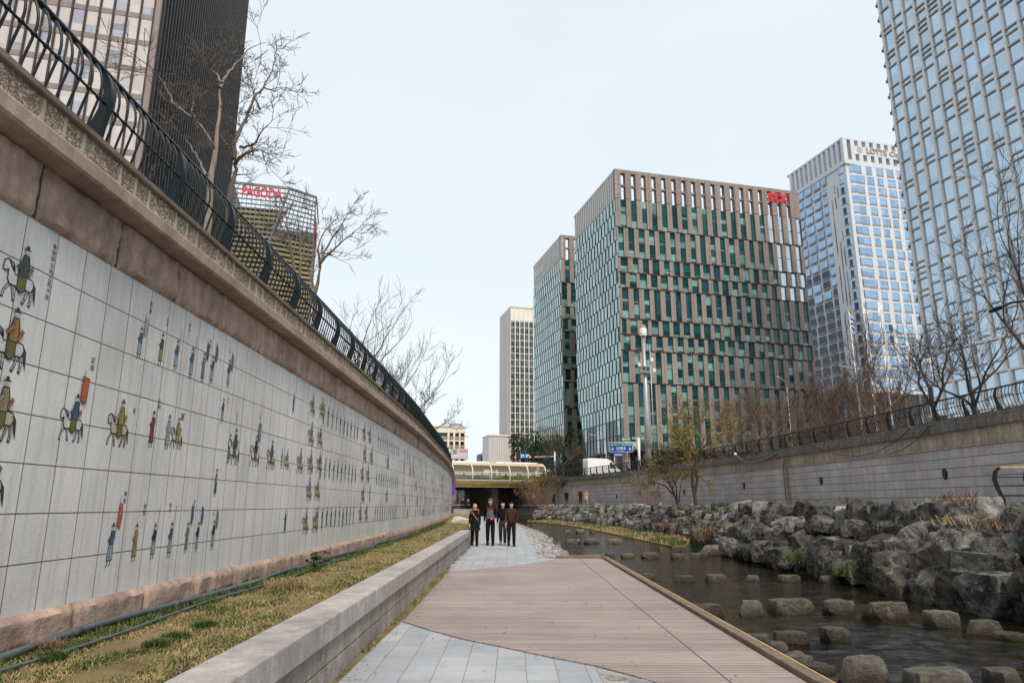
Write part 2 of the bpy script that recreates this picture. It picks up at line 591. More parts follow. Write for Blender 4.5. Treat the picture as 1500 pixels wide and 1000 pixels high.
M['walk'] = granite('pale_walkway', (0.42, 0.38, 0.35), var=0.2, grime=0.3)
M['rock'] = rock('bank_rock', (0.012, 0.0115, 0.011), (0.195, 0.178, 0.152), (0.42, 0.40, 0.37), (0.17, 0.115, 0.07))
M['rock_pale'] = rock('pale_bank_rock', (0.05, 0.047, 0.043), (0.42, 0.395, 0.355), (0.58, 0.56, 0.53), (0.22, 0.14, 0.085))
M['boulder'] = rock('stream_boulder', (0.15, 0.132, 0.106), (0.36, 0.32, 0.265), (0.48, 0.445, 0.39), (0.16, 0.115, 0.07), (0.05, 0.036, 0.014))
M['rock_tan'] = rock('tan_bank_rock', (0.06, 0.05, 0.04), (0.30, 0.255, 0.20), (0.46, 0.42, 0.36), (0.24, 0.13, 0.06))
M['cobble'] = rock('shore_cobble', (0.34, 0.32, 0.30), (0.58, 0.55, 0.52), (0.6, 0.58, 0.55), (0.2, 0.16, 0.12))
M['bank'] = plain('dark_bank_earth', (0.045, 0.038, 0.03), 0.95, 0.5, 3, bump=0.8)
M['bed'] = plain('stream_bed', (0.05, 0.042, 0.028), 0.9, 0.5, 2, bump=0.5)
M['shore'] = ashlar('stony_shore', (0.40, 0.38, 0.36), (0.50, 0.475, 0.45), (0.22, 0.2, 0.18), 0.42, 0.26, src='pos', grime=0.4, msize=0.03)
M['water'] = water()
M['street'] = plain('street_paving', (0.22, 0.21, 0.2), 0.85, 0.2, 0.6)
M['asphalt'] = plain('asphalt', (0.055, 0.055, 0.057), 0.85, 0.25, 2)
M['white_paint'] = plain('white_paint', (0.78, 0.78, 0.76), 0.5, 0.06, 2)
M['bark'] = bark('brown_bark', (0.085, 0.058, 0.042), (0.19, 0.135, 0.10))
M['bark_dark'] = bark('dark_bark', (0.026, 0.020, 0.017), (0.07, 0.053, 0.043))
M['bark_pale'] = bark('pale_bark', (0.15, 0.11, 0.085), (0.33, 0.255, 0.20))
M['twig'] = grassy('brown_twig', (0.06, 0.045, 0.037), (0.14, 0.105, 0.082))
M['twig_red'] = grassy('reddish_brown_twig', (0.075, 0.047, 0.033), (0.19, 0.125, 0.085))
M['twig_dark'] = grassy('dark_twig', (0.032, 0.026, 0.023), (0.085, 0.067, 0.056))
M['steel'] = plain('galvanised_steel', (0.42, 0.42, 0.42), 0.4, 0.15, 4, metal=0.5)
M['white_metal'] = plain('white_painted_metal', (0.72, 0.72, 0.71), 0.4, 0.06, 3)
M['blue_sign'] = plain('blue_sign_sheet', (0.012, 0.075, 0.36), 0.4, 0.1, 2)
M['sky_sign'] = plain('light_blue_sign_sheet', (0.03, 0.23, 0.55), 0.4, 0.1, 2)
M['green_sign'] = plain('green_sign_sheet', (0.01, 0.22, 0.10), 0.4, 0.1, 2)
M['black'] = plain('black_rubber', (0.015, 0.015, 0.016), 0.6, 0.2, 5)
M['red'] = plain('red_letter', (0.62, 0.03, 0.055), 0.45, 0.1, 2)
M['ink'] = plain('black_brush_ink', (0.02, 0.02, 0.022), 0.5, 0.2, 20)
M['purple'] = plain('purple_fabric', (0.16, 0.065, 0.28), 0.7, 0.15, 3)
M['pinkcloth'] = plain('pink_awning', (0.75, 0.28, 0.25), 0.7, 0.1, 3)
M['gold'] = plain('gold_painted_metal', (0.85, 0.56, 0.07), 0.3, 0.25, 1.5, metal=0.1)
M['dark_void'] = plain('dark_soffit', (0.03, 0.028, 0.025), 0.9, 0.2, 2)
# ---------------------------------------------------------------- plan curves
LW = Path([(-3.89, -12), (-3.89, 0), (-3.89, 12), (-3.90, 22), (-3.97, 30), (-4.17, 36.5), (-4.5, 47.4), (-5.2, 60), (-6.2, 73), (-7.9, 88), (-10, 100), (-13, 115), (-18, 135)])
RW = Path([(18.0, -12), (18.0, 10), (17.7, 24), (16.4, 44.5), (12.9, 65.8), (9.95, 79.3), (4.6, 94.4), (1.5, 102), (-4, 116), (-11, 135)])
BF = Path([(8.3, -12), (8.2, 0), (8.1, 12), (7.9, 18), (7.65, 23), (7.9, 27), (8.6, 31.5), (9.2, 36), (9.4, 41), (9.0, 50), (7.6, 66), (4.6, 82), (0.6, 95), (-5, 108), (-14, 135)])
STREET = 4.62
TOP = 4.90


def kinded(mb, name, mat, k='structure', **kw):
    return kind(mb.build(name, mat, **kw), k)


# street level ground: one sheet reaching the horizon with the stream channel cut out of it
g = MB()
ys = [-12 + 3 * i for i in range(50)]
ys = [y for y in ys if y < 134] + [134]
for i in range(len(ys) - 1):
    a, b = ys[i], ys[i + 1]
    la, lb = LW.off(LW.at_Y(a), -0.3, STREET), LW.off(LW.at_Y(b), -0.3, STREET)
    ra, rb = RW.off(RW.at_Y(a), 0.3, STREET), RW.off(RW.at_Y(b), 0.3, STREET)
    g.quad((-900, a, STREET), la, lb, (-900, b, STREET))
    g.quad(ra, (900, a, STREET), (900, b, STREET), rb)
    if i == 0: l0, r0 = la, ra
    if i == len(ys) - 2: l1, r1 = lb, rb
g.quad((-900, -400, STREET), (900, -400, STREET), (900, -60, STREET), (-900, -60, STREET))
g.quad((-900, -60, STREET), (-4.2, -60, STREET), l0, (-900, -12, STREET))
g.quad((18.3, -60, STREET), (900, -60, STREET), (900, -12, STREET), r0)
g.poly([(-900, 134, STREET), l1, r1, (900, 134, STREET), (900, 3000, STREET), (-900, 3000, STREET)])
kinded(g, 'ground', M['street'])

# carriageways beside the channel
for sgn, path in ((-1, LW), (1, RW)):
    r = MB()
    for i in range(len(ys) - 1):
        q = []
        for y, o in ((ys[i], 5.5), (ys[i], 15.5), (ys[i + 1], 15.5), (ys[i + 1], 5.5)):
            q.append(path.off(path.at_Y(y), sgn * o, STREET + 0.004))
        if sgn < 0: q = q[::-1]
        r.quad(*q)
        if i % 2 == 0:
            q = [path.off(path.at_Y(y), sgn * o, STREET + 0.008) for y, o in ((ys[i], 10.4), (ys[i], 10.55), (ys[i] + 2, 10.55), (ys[i] + 2, 10.4))]
            if sgn < 0: q = q[::-1]
            r.quad(*q, m=1)
    kinded(r, 'road', [M['asphalt'], M['white_paint']])

# bed, water
b = MB(); b.quad((-40, -60, -1.1), (40, -60, -1.1), (40, 140, -1.1), (-40, 140, -1.1)); kinded(b, 'stream_bed', M['bed'])
def ripple(x, y):
    """height of the running water: long swell, chop and a few rougher tongues"""
    rough = 0.45 + 0.75 * max(0.0, noise.noise(Vector((x * 0.35, y * 0.16, 4))) + 0.25) + max(0.0, min(1.0, (16 - y) / 6)) * 0.7
    u, v = x * 0.92 + y * 0.38, -x * 0.38 + y * 0.92
    h = noise.noise(Vector((u * 1.5, v * 2.6, 0))) * 0.55 + noise.noise(Vector((u * 3.6, v * 5.6, 9))) * 0.34 + noise.noise(Vector((u * 8.0, v * 11.0, 5))) * 0.15
    return -0.25 + 0.034 * rough * h


w = MB()
wx = [1.2 + 0.06 * i for i in range(150)]
wy = [2.0]
while wy[-1] < 60: wy.append(wy[-1] + 0.045 + 0.0045 * (wy[-1] - 2))
nx_ = len(wx)
w.add([(x, y, ripple(x, y)) for y in wy for x in wx], [(j * nx_ + i, j * nx_ + i + 1, (j + 1) * nx_ + i + 1, (j + 1) * nx_ + i) for j in range(len(wy) - 1) for i in range(nx_ - 1)])
x0_, x1_, y0_, y1_ = wx[0], wx[-1], wy[0], wy[-1]
for q in (((-30, -60), (30, -60), (30, y0_), (-30, y0_)), ((-30, y1_), (30, y1_), (30, 138), (-30, 138)), ((-30, y0_), (x0_, y0_), (x0_, y1_), (-30, y1_)), ((x1_, y0_), (30, y0_), (30, y1_), (x1_, y1_))):
    w.quad(*[(a_, b_, -0.25) for a_, b_ in q])
kinded(w, 'water', M['water'], smooth=True)


# left lower ground: path, deck, shore, verge
def lp(y):
    return LW.off(LW.at_Y(y), 0, 0).x


def path_left(y): return -1.63 if y < 28 else lp(y) + 2.30
def pave_right(y): return 0.82 if y < 30 else (0.82 - (y - 30) * 0.006 if y < 50 else 0.70 - (y - 50) * 0.075)


yy = [-12 + i for i in range(20)] + [8 + 2 * i for i in range(54)]
p = MB()
for i in range(len(yy) - 1):
    a, c = yy[i], yy[i + 1]
    ra, rc = (2.6, 2.6) if a < 22 else (pave_right(a), pave_right(c))
    p.quad((path_left(a) - 0.6, a, 0), (ra, a, 0), (rc, c, 0), (path_left(c) - 0.6, c, 0))
    p.quad((ra, a, 0), (ra, a, -1.2), (rc, c, -1.2), (rc, c, 0))
kinded(p, 'path', M['paving'])

# boardwalk sheet lying on the path, with the curved ends seen in the photograph
lo = [(-1.52, 10.35), (-1.1, 9.7), (-0.6, 9.05), (0.0, 8.45), (0.45, 7.98), (0.82, 7.64), (1.15, 7.2), (1.42, 6.75), (1.6, 6.2), (1.75, 5.4), (1.85, 4.2), (1.9, 2.0), (1.9, -12)]
hi = [(2.70, -12), (2.70, 21.85), (1.34, 21.85), (0.95, 20.9), (0.55, 20.1), (-0.1, 19.2), (-0.8, 18.4), (-1.52, 17.75)]
d = MB()
d.poly([(x, y, 0.002) for x, y in lo + hi], thick=(0, 0, 0.012))
kinded(d, 'boardwalk', M['deck'])
e = MB()
e.box((2.0, 14.2, 0.0145), (0.012, 15.4, 0.004))
kinded(e, 'boardwalk_seam', M['joint'])
# timber kerb along the water and across the far end
t = thing('timber_kerb', 'long grey timber kerb with worn yellow edge along boardwalk beside the stream', 'kerb', (2.76, 5, 0))
s_ = MB(); s_.box((2.77, 4.9, -0.005), (0.12, 34.0, 0.15)); s_.build('beam', M['timber'], t, bevel=0.012)
s_ = MB(); s_.box((2.842, 4.9, 0.05), (0.024, 34.0, 0.045)); s_.build('worn_edge', M['timber_worn'], t, bevel=0.006)
for k in range(6):
    s_ = MB(); s_.box((2.75, 21.0 - 3.7 * k, -0.35), (0.14, 0.14, 0.62)); s_.build('support_post', M['timber'], t)
t = thing('timber_kerb', 'short timber kerb across the far end of boardwalk', 'kerb', (2.1, 21.95, 0))
s_ = MB(); s_.box((2.01, 21.96, 0.03), (1.36, 0.11, 0.11)); s_.build('beam', M['timber'], t, bevel=0.012)
s_ = MB(); s_.box((2.01, 21.93, 0.09), (1.36, 0.04, 0.01)); s_.build('worn_edge', M['timber_worn'], t)

# dirt strip at the foot of the low wall, beside the boardwalk
s_ = MB()
rng = random.Random(4)
pts = [(-1.66, y) for y in (6.0, 18.2)] + [(-1.5 + rng.uniform(-0.05, 0.04), 18.0 - 0.3 * i) for i in range(26)] + [(-1.58, 9.0), (-1.62, 6.0)]
s_.poly([(x, y, 0.005) for x, y in pts])
kinded(s_, 'dirt_strip', M['soil'])

# irregular flat stones let in between paving and boardwalk at the near curve
fs_ = MB()
rngf = random.Random(19)
for cx, cy, r_ in ((0.98, 7.12, 0.11), (1.18, 6.92, 0.13), (1.02, 6.78, 0.12), (1.30, 6.62, 0.12), (1.12, 6.50, 0.13), (1.36, 6.35, 0.12), (0.98, 6.40, 0.10), (1.2, 6.2, 0.13), (1.42, 6.05, 0.12), (1.02, 6.1, 0.11), (1.25, 5.9, 0.12)):
    k0 = rngf.uniform(0, 6)
    fs_.poly([(cx + r_ * rngf.uniform(0.8, 1.15) * math.cos(k0 + 2 * PI * k / 8), cy + 1.15 * r_ * rngf.uniform(0.8, 1.15) * math.sin(k0 + 2 * PI * k / 8), 0.009) for k in range(8)])
kinded(fs_, 'path_edge_stones', granite('blue_grey_flagstone', (0.26, 0.265, 0.27), var=0.5, grime=0.5))
fs_ = MB(); fs_.poly([(0.84, y_, 0.005) for y_ in (5.7, 7.55)] + [(x_, y_, 0.005) for x_, y_ in ((1.1, 7.24), (1.38, 6.8), (1.55, 6.3), (1.66, 5.7))][::1])
kinded(fs_, 'path_edge_mortar', granite('pale_gritty_mortar', (0.36, 0.335, 0.30), var=0.4, grime=0.4))
# fallen leaves and litter
lv_ = MB()
for k in range(420):
    y_ = 5 + 22 * rngf.random() ** 1.3
    x_ = -1.6 + abs(rngf.gauss(0, 0.12)) if rngf.random() < 0.7 else rngf.uniform(-1.5, 2.6)
    a_ = rngf.uniform(0, 6.28); s1 = rngf.uniform(0.008, 0.022)
    dx_, dy_ = math.cos(a_) * s1, math.sin(a_) * s1
    lv_.quad((x_ - dx_, y_ - dy_, 0.02), (x_ + dy_ * 0.5, y_ - dx_ * 0.5, 0.024), (x_ + dx_, y_ + dy_, 0.02), (x_ - dy_ * 0.5, y_ + dx_ * 0.5, 0.028))
kind(lv_.build('fallen_leaves', M['rust']), 'stuff')

# rough stony shore between path and water
sh = MB()
wl = lambda y: 1.95 + 0.12 * math.sin(y * 1.3) if y < 42 else 1.95 - (y - 42) * 0.062
for i in range(22, 88, 1):
    a, c = i, i + 1
    sh.quad((pave_right(a) - 0.02, a, 0.004), (wl(a) - 0.25, a, -0.05), (wl(c) - 0.25, c, -0.05), (pave_right(c) - 0.02, c, 0.004))
    sh.quad((wl(a) - 0.25, a, -0.05), (wl(a) + 0.5, a, -0.6), (wl(c) + 0.5, c, -0.6), (wl(c) - 0.25, c, -0.05))
kinded(sh, 'shore', M['shore'])

# verge behind the low wall
VZ = 0.50
v = MB()
rng = random.Random(8)
for i in range(len(yy) - 1):
    a, c = yy[i], yy[i + 1]
    xr = lambda y: -1.96 if y < 28.2 else lp(y) + 2.0
    n = 5
    for k in range(n):
        f0, f1 = k / n, (k + 1) / n
        h = lambda f, y: VZ + 0.04 * math.sin(f * 9 + y * 1.7) * math.sin(f * PI) - 0.03 * (1 - f)
        xa0, xa1 = lp(a) + (xr(a) - lp(a)) * f0, lp(a) + (xr(a) - lp(a)) * f1
        xc0, xc1 = lp(c) + (xr(c) - lp(c)) * f0, lp(c) + (xr(c) - lp(c)) * f1
        v.quad((xa0, a, h(f0, a)), (xa1, a, h(f1, a)), (xc1, c, h(f1, c)), (xc0, c, h(f0, c)))
    if a >= 28:
        v.quad((xr(a), a, VZ), (xr(a) + 0.36, a, -0.01), (xr(c) + 0.36, c, -0.01), (xr(c), c, VZ))
kinded(v, 'verge', M['soil'], smooth=True)

# right bank slope and raised walkway
bk, wk = MB(), MB()
n = int(BF.L / 1.5)
WALK = 1.5
for i in range(n):
    a, c = BF.L * i / n, BF.L * (i + 1) / n
    P = lambda s, o, z: BF.off(s, o, z)
    for (o0, z0), (o1, z1) in (((-0.2, -1.0), (0.5, 0.25)), ((0.5, 0.25), (1.5, 0.95)), ((1.5, 0.95), (2.0, 1.35))):
        bk.quad(P(a, o0, z0), P(a, o1, z1), P(c, o1, z1), P(c, o0, z0))
    def wallpt(s):
        y = P(s, 0, 0).y
        q = RW.off(RW.at_Y(min(y, 134)), 0.2, WALK)
        return q
    wk.quad(P(a, 1.95, WALK - 0.12), P(a, 2.3, WALK), P(c, 2.3, WALK), P(c, 1.95, WALK - 0.12))
    wk.quad(P(a, 2.3, WALK), wallpt(a), wallpt(c), P(c, 2.3, WALK))
kinded(bk, 'bank', M['bank'], smooth=True)
kinded(wk, 'walkway', M['walk'])
# ================================================================ mural wall
Y0 = LW.at_Y(-8)
Y1 = LW.at_Y(118)
mw = thing('mural_wall', 'long curving wall of white tiles painted with a procession under a pink granite coping', 'wall', (-3.9, 10, 0))
f = MB(); f.sweep(LW, Y0, Y1, [(0, 0.70), (0, 3.90), (-0.3, 3.90), (-0.3, 0.70)], 0.5, uv=True); f.build('tile_facing', M['tile'], mw)


def rock_face(mb, path, a0, a1, z0, z1, proud, rng, amp, nx=10, nz=5, back=-0.1):
    """one stone with a split face: a grid pushed in and out, tucked in at its edges"""
    vs, fs = [], []
    sd = rng.uniform(0, 100)
    for i in range(nx + 1):
        for k in range(nz + 1):
            u, w = i / nx, k / nz
            edge = min(u, 1 - u) * (a1 - a0), min(w, 1 - w) * (z1 - z0)
            e = min(1, min(edge) / (0.035 + 0.03 * abs(noise.noise(Vector((u * 7 + sd, w * 5, 3))))))
            nzv = noise.fractal(Vector((a0 * 1.7 + u * 3 + sd, w * 2.2, sd)), 0.9, 2.0, 4)
            fnz = noise.noise(Vector((a0 * 5 + u * 26, w * 11, sd))) * 0.35 + noise.noise(Vector((a0 * 5 + u * 55, w * 24, sd))) * 0.2
            o = proud * (0.25 + 0.75 * e) + amp * (nzv + fnz) * (0.35 + 0.65 * e)
            p = path.off(a0 + (a1 - a0) * u, o, z0 + (z1 - z0) * w + 0.008 * noise.noise(Vector((u * 9 + sd, w * 3, 1))) * (1 if 0 < k < nz else 0))
            vs.append(p)
    m = nz + 1
    for i in range(nx):
        for k in range(nz):
            fs.append((i * m + k, (i + 1) * m + k, (i + 1) * m + k + 1, i * m + k + 1))
    # sides back into the wall
    ring = [i * m for i in range(nx + 1)] + [nx * m + k for k in range(1, m)] + [i * m + nz for i in range(nx - 1, -1, -1)] + [k for k in range(nz - 1, 0, -1)]
    nb = len(vs)
    for r_ in ring:
        i = r_ // m
        p = path.off(a0 + (a1 - a0) * i / nx, back, vs[r_].z)
        vs.append(p)
    L_ = len(ring)
    for k in range(L_):
        k2 = (k + 1) % L_
        fs.append((ring[k2], ring[k], nb + k, nb + k2))
    mb.add(vs, fs)


rng = random.Random(2)
base, course, cope = MB(), MB(), MB()
a = LW.at_Y(-4.4 + 0.08)
while a < Y1 - 1.3:
    near = LW.off(a, 0).y < 22
    nx, nz = (26, 6) if near else (5, 3)
    rock_face(base, LW, a + 0.008, a + 1.192, 0.47, 0.752, 0.075, rng, 0.012, nx, nz)
    ww = 1.2
    rock_face(course, LW, a + 0.009, a + ww - 0.009, 3.855, 4.345, 0.045, rng, 0.026, nx + 4 if near else nx, nz + 6 if near else nz)
    a += 1.2
base.build('base_course', M['pink'], mw, smooth=True, sharp=50)
course.build('rockface_course', M['pink'], mw, smooth=True, sharp=50)
j = MB(); j.sweep(LW, Y0, Y1, [(0.012, 3.86), (0.012, 4.34), (-0.2, 4.34), (-0.2, 3.86)], 1.0); j.build('course_joint', M['joint'], mw)
a = LW.at_Y(-4.0)
while a < Y1 - 2:
    L_ = 2.0
    cope.sweep(LW, a + 0.004, a + L_ - 0.004, [(-0.2, 4.335), (0.23, 4.34), (0.255, 4.36), (0.255, 4.475), (0.235, 4.50), (-0.2, 4.50)], 0.5)
    a += L_
cope.build('coping', M['pink_smooth'], mw)
pp = MB(); pp.sweep(LW, Y0, Y1, [(0.05, 4.50), (0.05, 4.84), (-0.25, 4.84), (-0.25, 4.50)], 0.5); pp.build('parapet_panel', M['panel'], mw)
st = MB()
a = LW.at_Y(5.40)
a -= 1.15 * 8
while a < Y1 - 2:
    for q in (0, 0.27, 0.87): st.sweep(LW, a + q - 0.022, a + q + 0.022, [(0.04, 4.50), (0.056, 4.50), (0.056, 4.84), (0.04, 4.84)], 0.2)
    a += 1.15
st.build('joint_strip', M['strip'], mw)
cp = MB(); cp.sweep(LW, Y0, Y1, [(-0.3, 4.84), (0.09, 4.84), (0.10, 4.85), (0.10, 4.895), (0.09, 4.90), (-0.3, 4.90)], 0.5); cp.build('parapet_cap', M['cap'], mw)


# ---------------------------------------------------------------- painted figures: generic walkers and riders, and brush captions
def wpt(u, z, o):
    return LW.off(u, o, z)


def fig_mesh(layers, u, z, h, name):
    """layers: (material key, polygon in figure units) painted one over the other on the tile face"""
    mb = MB()
    keys = []
    for k, (key, poly) in enumerate(layers):
        if key not in keys: keys.append(key)
        o = 0.0012 + 0.0006 * k
        mb.poly([wpt(u + x * h, z + y * h, o) for x, y in poly], keys.index(key))
        if key not in ('ink', 'skin'):
            if 'ink' not in keys: keys.append('ink')
            mb.poly([wpt(u + x * h, z + y * h, o + 0.0003) for x, y in line(poly + [poly[0]], 0.0065)], keys.index('ink'))
            if len(poly) < 9:
                cx, cy = sum(p[0] for p in poly) / len(poly), sum(p[1] for p in poly) / len(poly)
                for q in poly[::2]:
                    mb.poly([wpt(u + x * h, z + y * h, o + 0.0003) for x, y in line([(cx * 0.75 + q[0] * 0.25, cy * 0.75 + q[1] * 0.25 ), (cx * 0.2 + q[0] * 0.8 + 0.01, cy * 0.2 + q[1] * 0.8)], 0.0045)], keys.index('ink'))
    return mb, keys


def ell(cx, cy, rx, ry, n=10):
    return [(cx + rx * math.cos(2 * PI * i / n), cy + ry * math.sin(2 * PI * i / n)) for i in range(n)]


def line(pts, w):
    """thin brush stroke as a polygon"""
    l, r_ = [], []
    for i, p in enumerate(pts):
        a_, b_ = pts[max(i - 1, 0)], pts[min(i + 1, len(pts) - 1)]
        dx, dy = b_[0] - a_[0], b_[1] - a_[1]
        q = math.hypot(dx, dy) or 1
        l.append((p[0] - dy / q * w, p[1] + dx / q * w)); r_.append((p[0] + dy / q * w, p[1] - dx / q * w))
    return l + r_[::-1]


PAINT = {}
for k_, c_ in dict(ink=(0.035, 0.036, 0.04), skin=(0.46, 0.36, 0.28), blue=(0.045, 0.105, 0.17), pale=(0.25, 0.32, 0.36), navy=(0.02, 0.03, 0.075), yellow=(0.28, 0.205, 0.06),
                   maroon=(0.16, 0.05, 0.055), red=(0.42, 0.095, 0.05), olive=(0.12, 0.115, 0.035), green=(0.045, 0.07, 0.055), horse=(0.48, 0.485, 0.48), dun=(0.40, 0.355, 0.26), grey=(0.16, 0.18, 0.195), orange=(0.27, 0.135, 0.045), tan=(0.25, 0.19, 0.115)).items():
    PAINT[k_] = plain('painted_' + k_, c_, 0.5, 0.3, 25)


def walker(top, skirt, lean=0.0, pole=None, flag=None):
    L = []
    s = lambda x, y: (x + lean * y, y)
    S = lambda P: [s(*q) for q in P]
    L.append(('ink', S(line([(-0.05, 0.16), (-0.06, 0.05), (-0.10, 0.0)], 0.018)))); L.append(('ink', S(line([(0.05, 0.16), (0.05, 0.05), (0.01, 0.015)], 0.018))))
    L.append(('ink', S([(-0.125, 0.13), (0.125, 0.15), (0.09, 0.55), (0.10, 0.80), (-0.06, 0.81), (-0.09, 0.55)])))
    L.append((skirt, S([(-0.108, 0.15), (0.108, 0.165), (0.07, 0.52), (-0.07, 0.52)])))
    L.append(('ink', S(line([(-0.02, 0.16), (0.0, 0.5)], 0.007))))
    L.append((top, S([(-0.082, 0.50), (0.085, 0.50), (0.09, 0.77), (-0.045, 0.79)])))
    L.append((top, S([(-0.16, 0.60), (-0.12, 0.55), (0.0, 0.66), (-0.03, 0.74)])))
    L.append(('skin', S(ell(-0.005, 0.855, 0.045, 0.055, 9))))
    L.append(('ink', S([(-0.11, 0.89), (0.10, 0.90), (0.045, 0.925), (0.02, 0.985), (-0.03, 0.98), (-0.05, 0.92)])))
    if pole:
        L.append(('ink', S(line([(0.10, 0.62), (0.15, pole)], 0.009))))
    if flag:
        L.append((flag, S([(0.13, pole - 0.12), (0.27, pole - 0.17), (0.30, pole - 0.45), (0.24, pole - 0.72), (0.12, pole - 0.62)])))
        L.append(('ink', S(line([(0.13, pole - 0.12), (0.27, pole - 0.17), (0.30, pole - 0.45), (0.24, pole - 0.72), (0.12, pole - 0.62)], 0.006))))
    return L


def horseman(coat, top, cloth, flag=None):
    L = []
    for x0, x1, x2 in ((-0.27, -0.38, -0.40), (-0.22, -0.16, -0.13), (0.17, 0.13, 0.07), (0.23, 0.26, 0.24)):
        L.append(('ink', line([(x0, 0.27), (x1, 0.13), (x2, 0.0)], 0.03)))
        L.append((coat, line([(x0, 0.27), (x1, 0.13), (x2, 0.035)], 0.018)))
    L.append(('ink', [(-0.30, 0.25), (0.24, 0.25), (0.30, 0.36), (0.26, 0.47), (0.10, 0.50), (-0.18, 0.46), (-0.28, 0.56), (-0.37, 0.68), (-0.47, 0.63), (-0.48, 0.46), (-0.42, 0.44), (-0.36, 0.47), (-0.35, 0.33)]))
    L.append((coat, [(-0.285, 0.265), (0.23, 0.265), (0.28, 0.36), (0.245, 0.455), (0.10, 0.48), (-0.18, 0.44), (-0.29, 0.54), (-0.375, 0.655), (-0.455, 0.615), (-0.465, 0.475), (-0.425, 0.46), (-0.345, 0.50), (-0.335, 0.335)]))
    L.append(('grey', [(-0.36, 0.66), (-0.24, 0.62), (-0.19, 0.49), (-0.27, 0.53)]))
    L.append(('ink', [(0.27, 0.44), (0.34, 0.36), (0.36, 0.18), (0.37, 0.05), (0.30, 0.20), (0.27, 0.34)]))
    L.append(('ink', [(-0.13, 0.52), (0.09, 0.52), (0.10, 0.24), (-0.02, 0.16), (-0.13, 0.24)]))
    L.append((cloth, [(-0.115, 0.51), (0.075, 0.51), (0.085, 0.25), (-0.02, 0.18), (-0.115, 0.25)]))
    L.append(('ink', [(-0.10, 0.46), (0.11, 0.46), (0.12, 0.70), (0.08, 0.85), (-0.06, 0.85), (-0.11, 0.66)]))
    L.append((top, [(-0.085, 0.47), (0.095, 0.47), (0.10, 0.70), (0.065, 0.83), (-0.045, 0.83), (-0.09, 0.66)]))
    L.append((top, [(-0.19, 0.60), (-0.14, 0.56), (0.0, 0.66), (-0.03, 0.76)]))
    L.append(('orange', [(0.08, 0.55), (0.17, 0.70), (0.22, 0.66), (0.12, 0.50)]))
    L.append(('skin', ell(0.0, 0.90, 0.045, 0.05, 9)))
    L.append(('ink', [(-0.12, 0.925), (0.11, 0.935), (0.05, 0.96), (0.02, 1.02), (-0.03, 1.01), (-0.05, 0.95)]))
    if flag:
        L.append(('ink', line([(0.07, 0.62), (0.14, 1.55)], 0.010)))
        L.append(('ink', [(0.09, 1.43), (0.33, 1.40), (0.30, 0.86), (0.24, 0.82), (0.08, 0.90)]))
        L.append((flag, [(0.11, 1.41), (0.31, 1.385), (0.28, 0.88), (0.24, 0.84), (0.10, 0.91)]))
    return L


FIGS = []


def on_wall(px, py):
    """photo point -> (arc length, height) on the tile face"""
    d = ray(px, py)
    lo_, hi_ = 0.5, 140.0
    g_ = lambda Y: (d.x / d.y) * Y - LW.off(LW.at_Y(Y), 0).x     # negative past the wall
    prev = 0.5
    Y = 0.5
    while Y < 115:
        if g_(Y) < 0: break
        Y += 0.25
    lo_, hi_ = max(Y - 0.25, 0.3), Y
    for _ in range(20):
        m_ = (lo_ + hi_) / 2
        if g_(m_) < 0: hi_ = m_
        else: lo_ = m_
    return LW.at_Y(lo_), CAM_H + d.z / d.y * lo_


def put(px, y0, y1, layers, label=None):
    a_, z1 = on_wall(px, y0)
    _, z0 = on_wall(px, y1)
    FIGS.append((a_, z0, z1 - z0, layers))


W, H = walker, horseman
put(40, 362, 450, H('horse', 'green', 'olive')); put(25, 452, 547, H('horse', 'orange', 'olive')); put(10, 552, 648, H('dun', 'tan', 'olive')); put(-8, 652, 748, H('dun', 'maroon', 'olive'))
put(113, 578, 648, H('horse', 'blue', 'olive', 'red')); put(180, 586, 655, H('dun', 'yellow', 'olive')); put(262, 612, 658, H('dun', 'yellow', 'yellow')); put(249, 606, 660, W('pale', 'pale'))
put(226, 600, 657, W('maroon', 'maroon', 0, 1.35)); put(208, 478, 528, W('blue', 'pale', 0, 1.45, 'pale')); put(239, 487, 538, W('green', 'yellow'))
put(261, 497, 545, W('blue', 'pale', 0, 1.35)); put(283, 508, 557, W('blue', 'pale', 0, 1.35)); put(300, 515, 562, W('grey', 'grey', 0, 1.45, 'blue')); put(313, 520, 565, W('blue', 'pale', 0, 1.5, 'blue')); put(337, 525, 570, W('blue', 'pale', 0, 1.3, 'grey'))
put(328, 582, 622, W('maroon', 'pale')); put(346, 628, 681, H('horse', 'green', 'olive')); put(338, 634, 678, W('maroon', 'grey')); put(376, 638, 684, H('horse', 'navy', 'olive', 'tan')); put(399, 645, 688, H('dun', 'blue', 'olive'))
put(421, 658, 688, H('horse', 'yellow', 'yellow')); put(414, 655, 687, W('pale', 'pale')); put(441, 656, 694, H('dun', 'yellow', 'yellow')); put(456, 659, 695, H('dun', 'grey', 'yellow')); put(469, 661, 694, H('dun', 'olive', 'yellow'))
put(459, 578, 610, H('dun', 'grey', 'yellow')); put(473, 583, 615, H('dun', 'tan', 'yellow')); put(457, 618, 654, H('dun', 'grey', 'yellow')); put(470, 623, 656, H('dun', 'olive', 'yellow'))
put(454, 699, 734, H('dun', 'grey', 'yellow')); put(466, 699, 733, H('dun', 'tan', 'yellow')); put(449, 744, 782, H('dun', 'grey', 'yellow')); put(463, 744, 779, H('dun', 'tan', 'yellow'))
put(431, 575, 607, W('navy', 'blue')); put(318, 685, 728, W('tan', 'blue')); put(166, 764, 829, W('blue', 'pale', 0.02, 1.55, 'red')); put(201, 765, 822, W('yellow', 'yellow'))
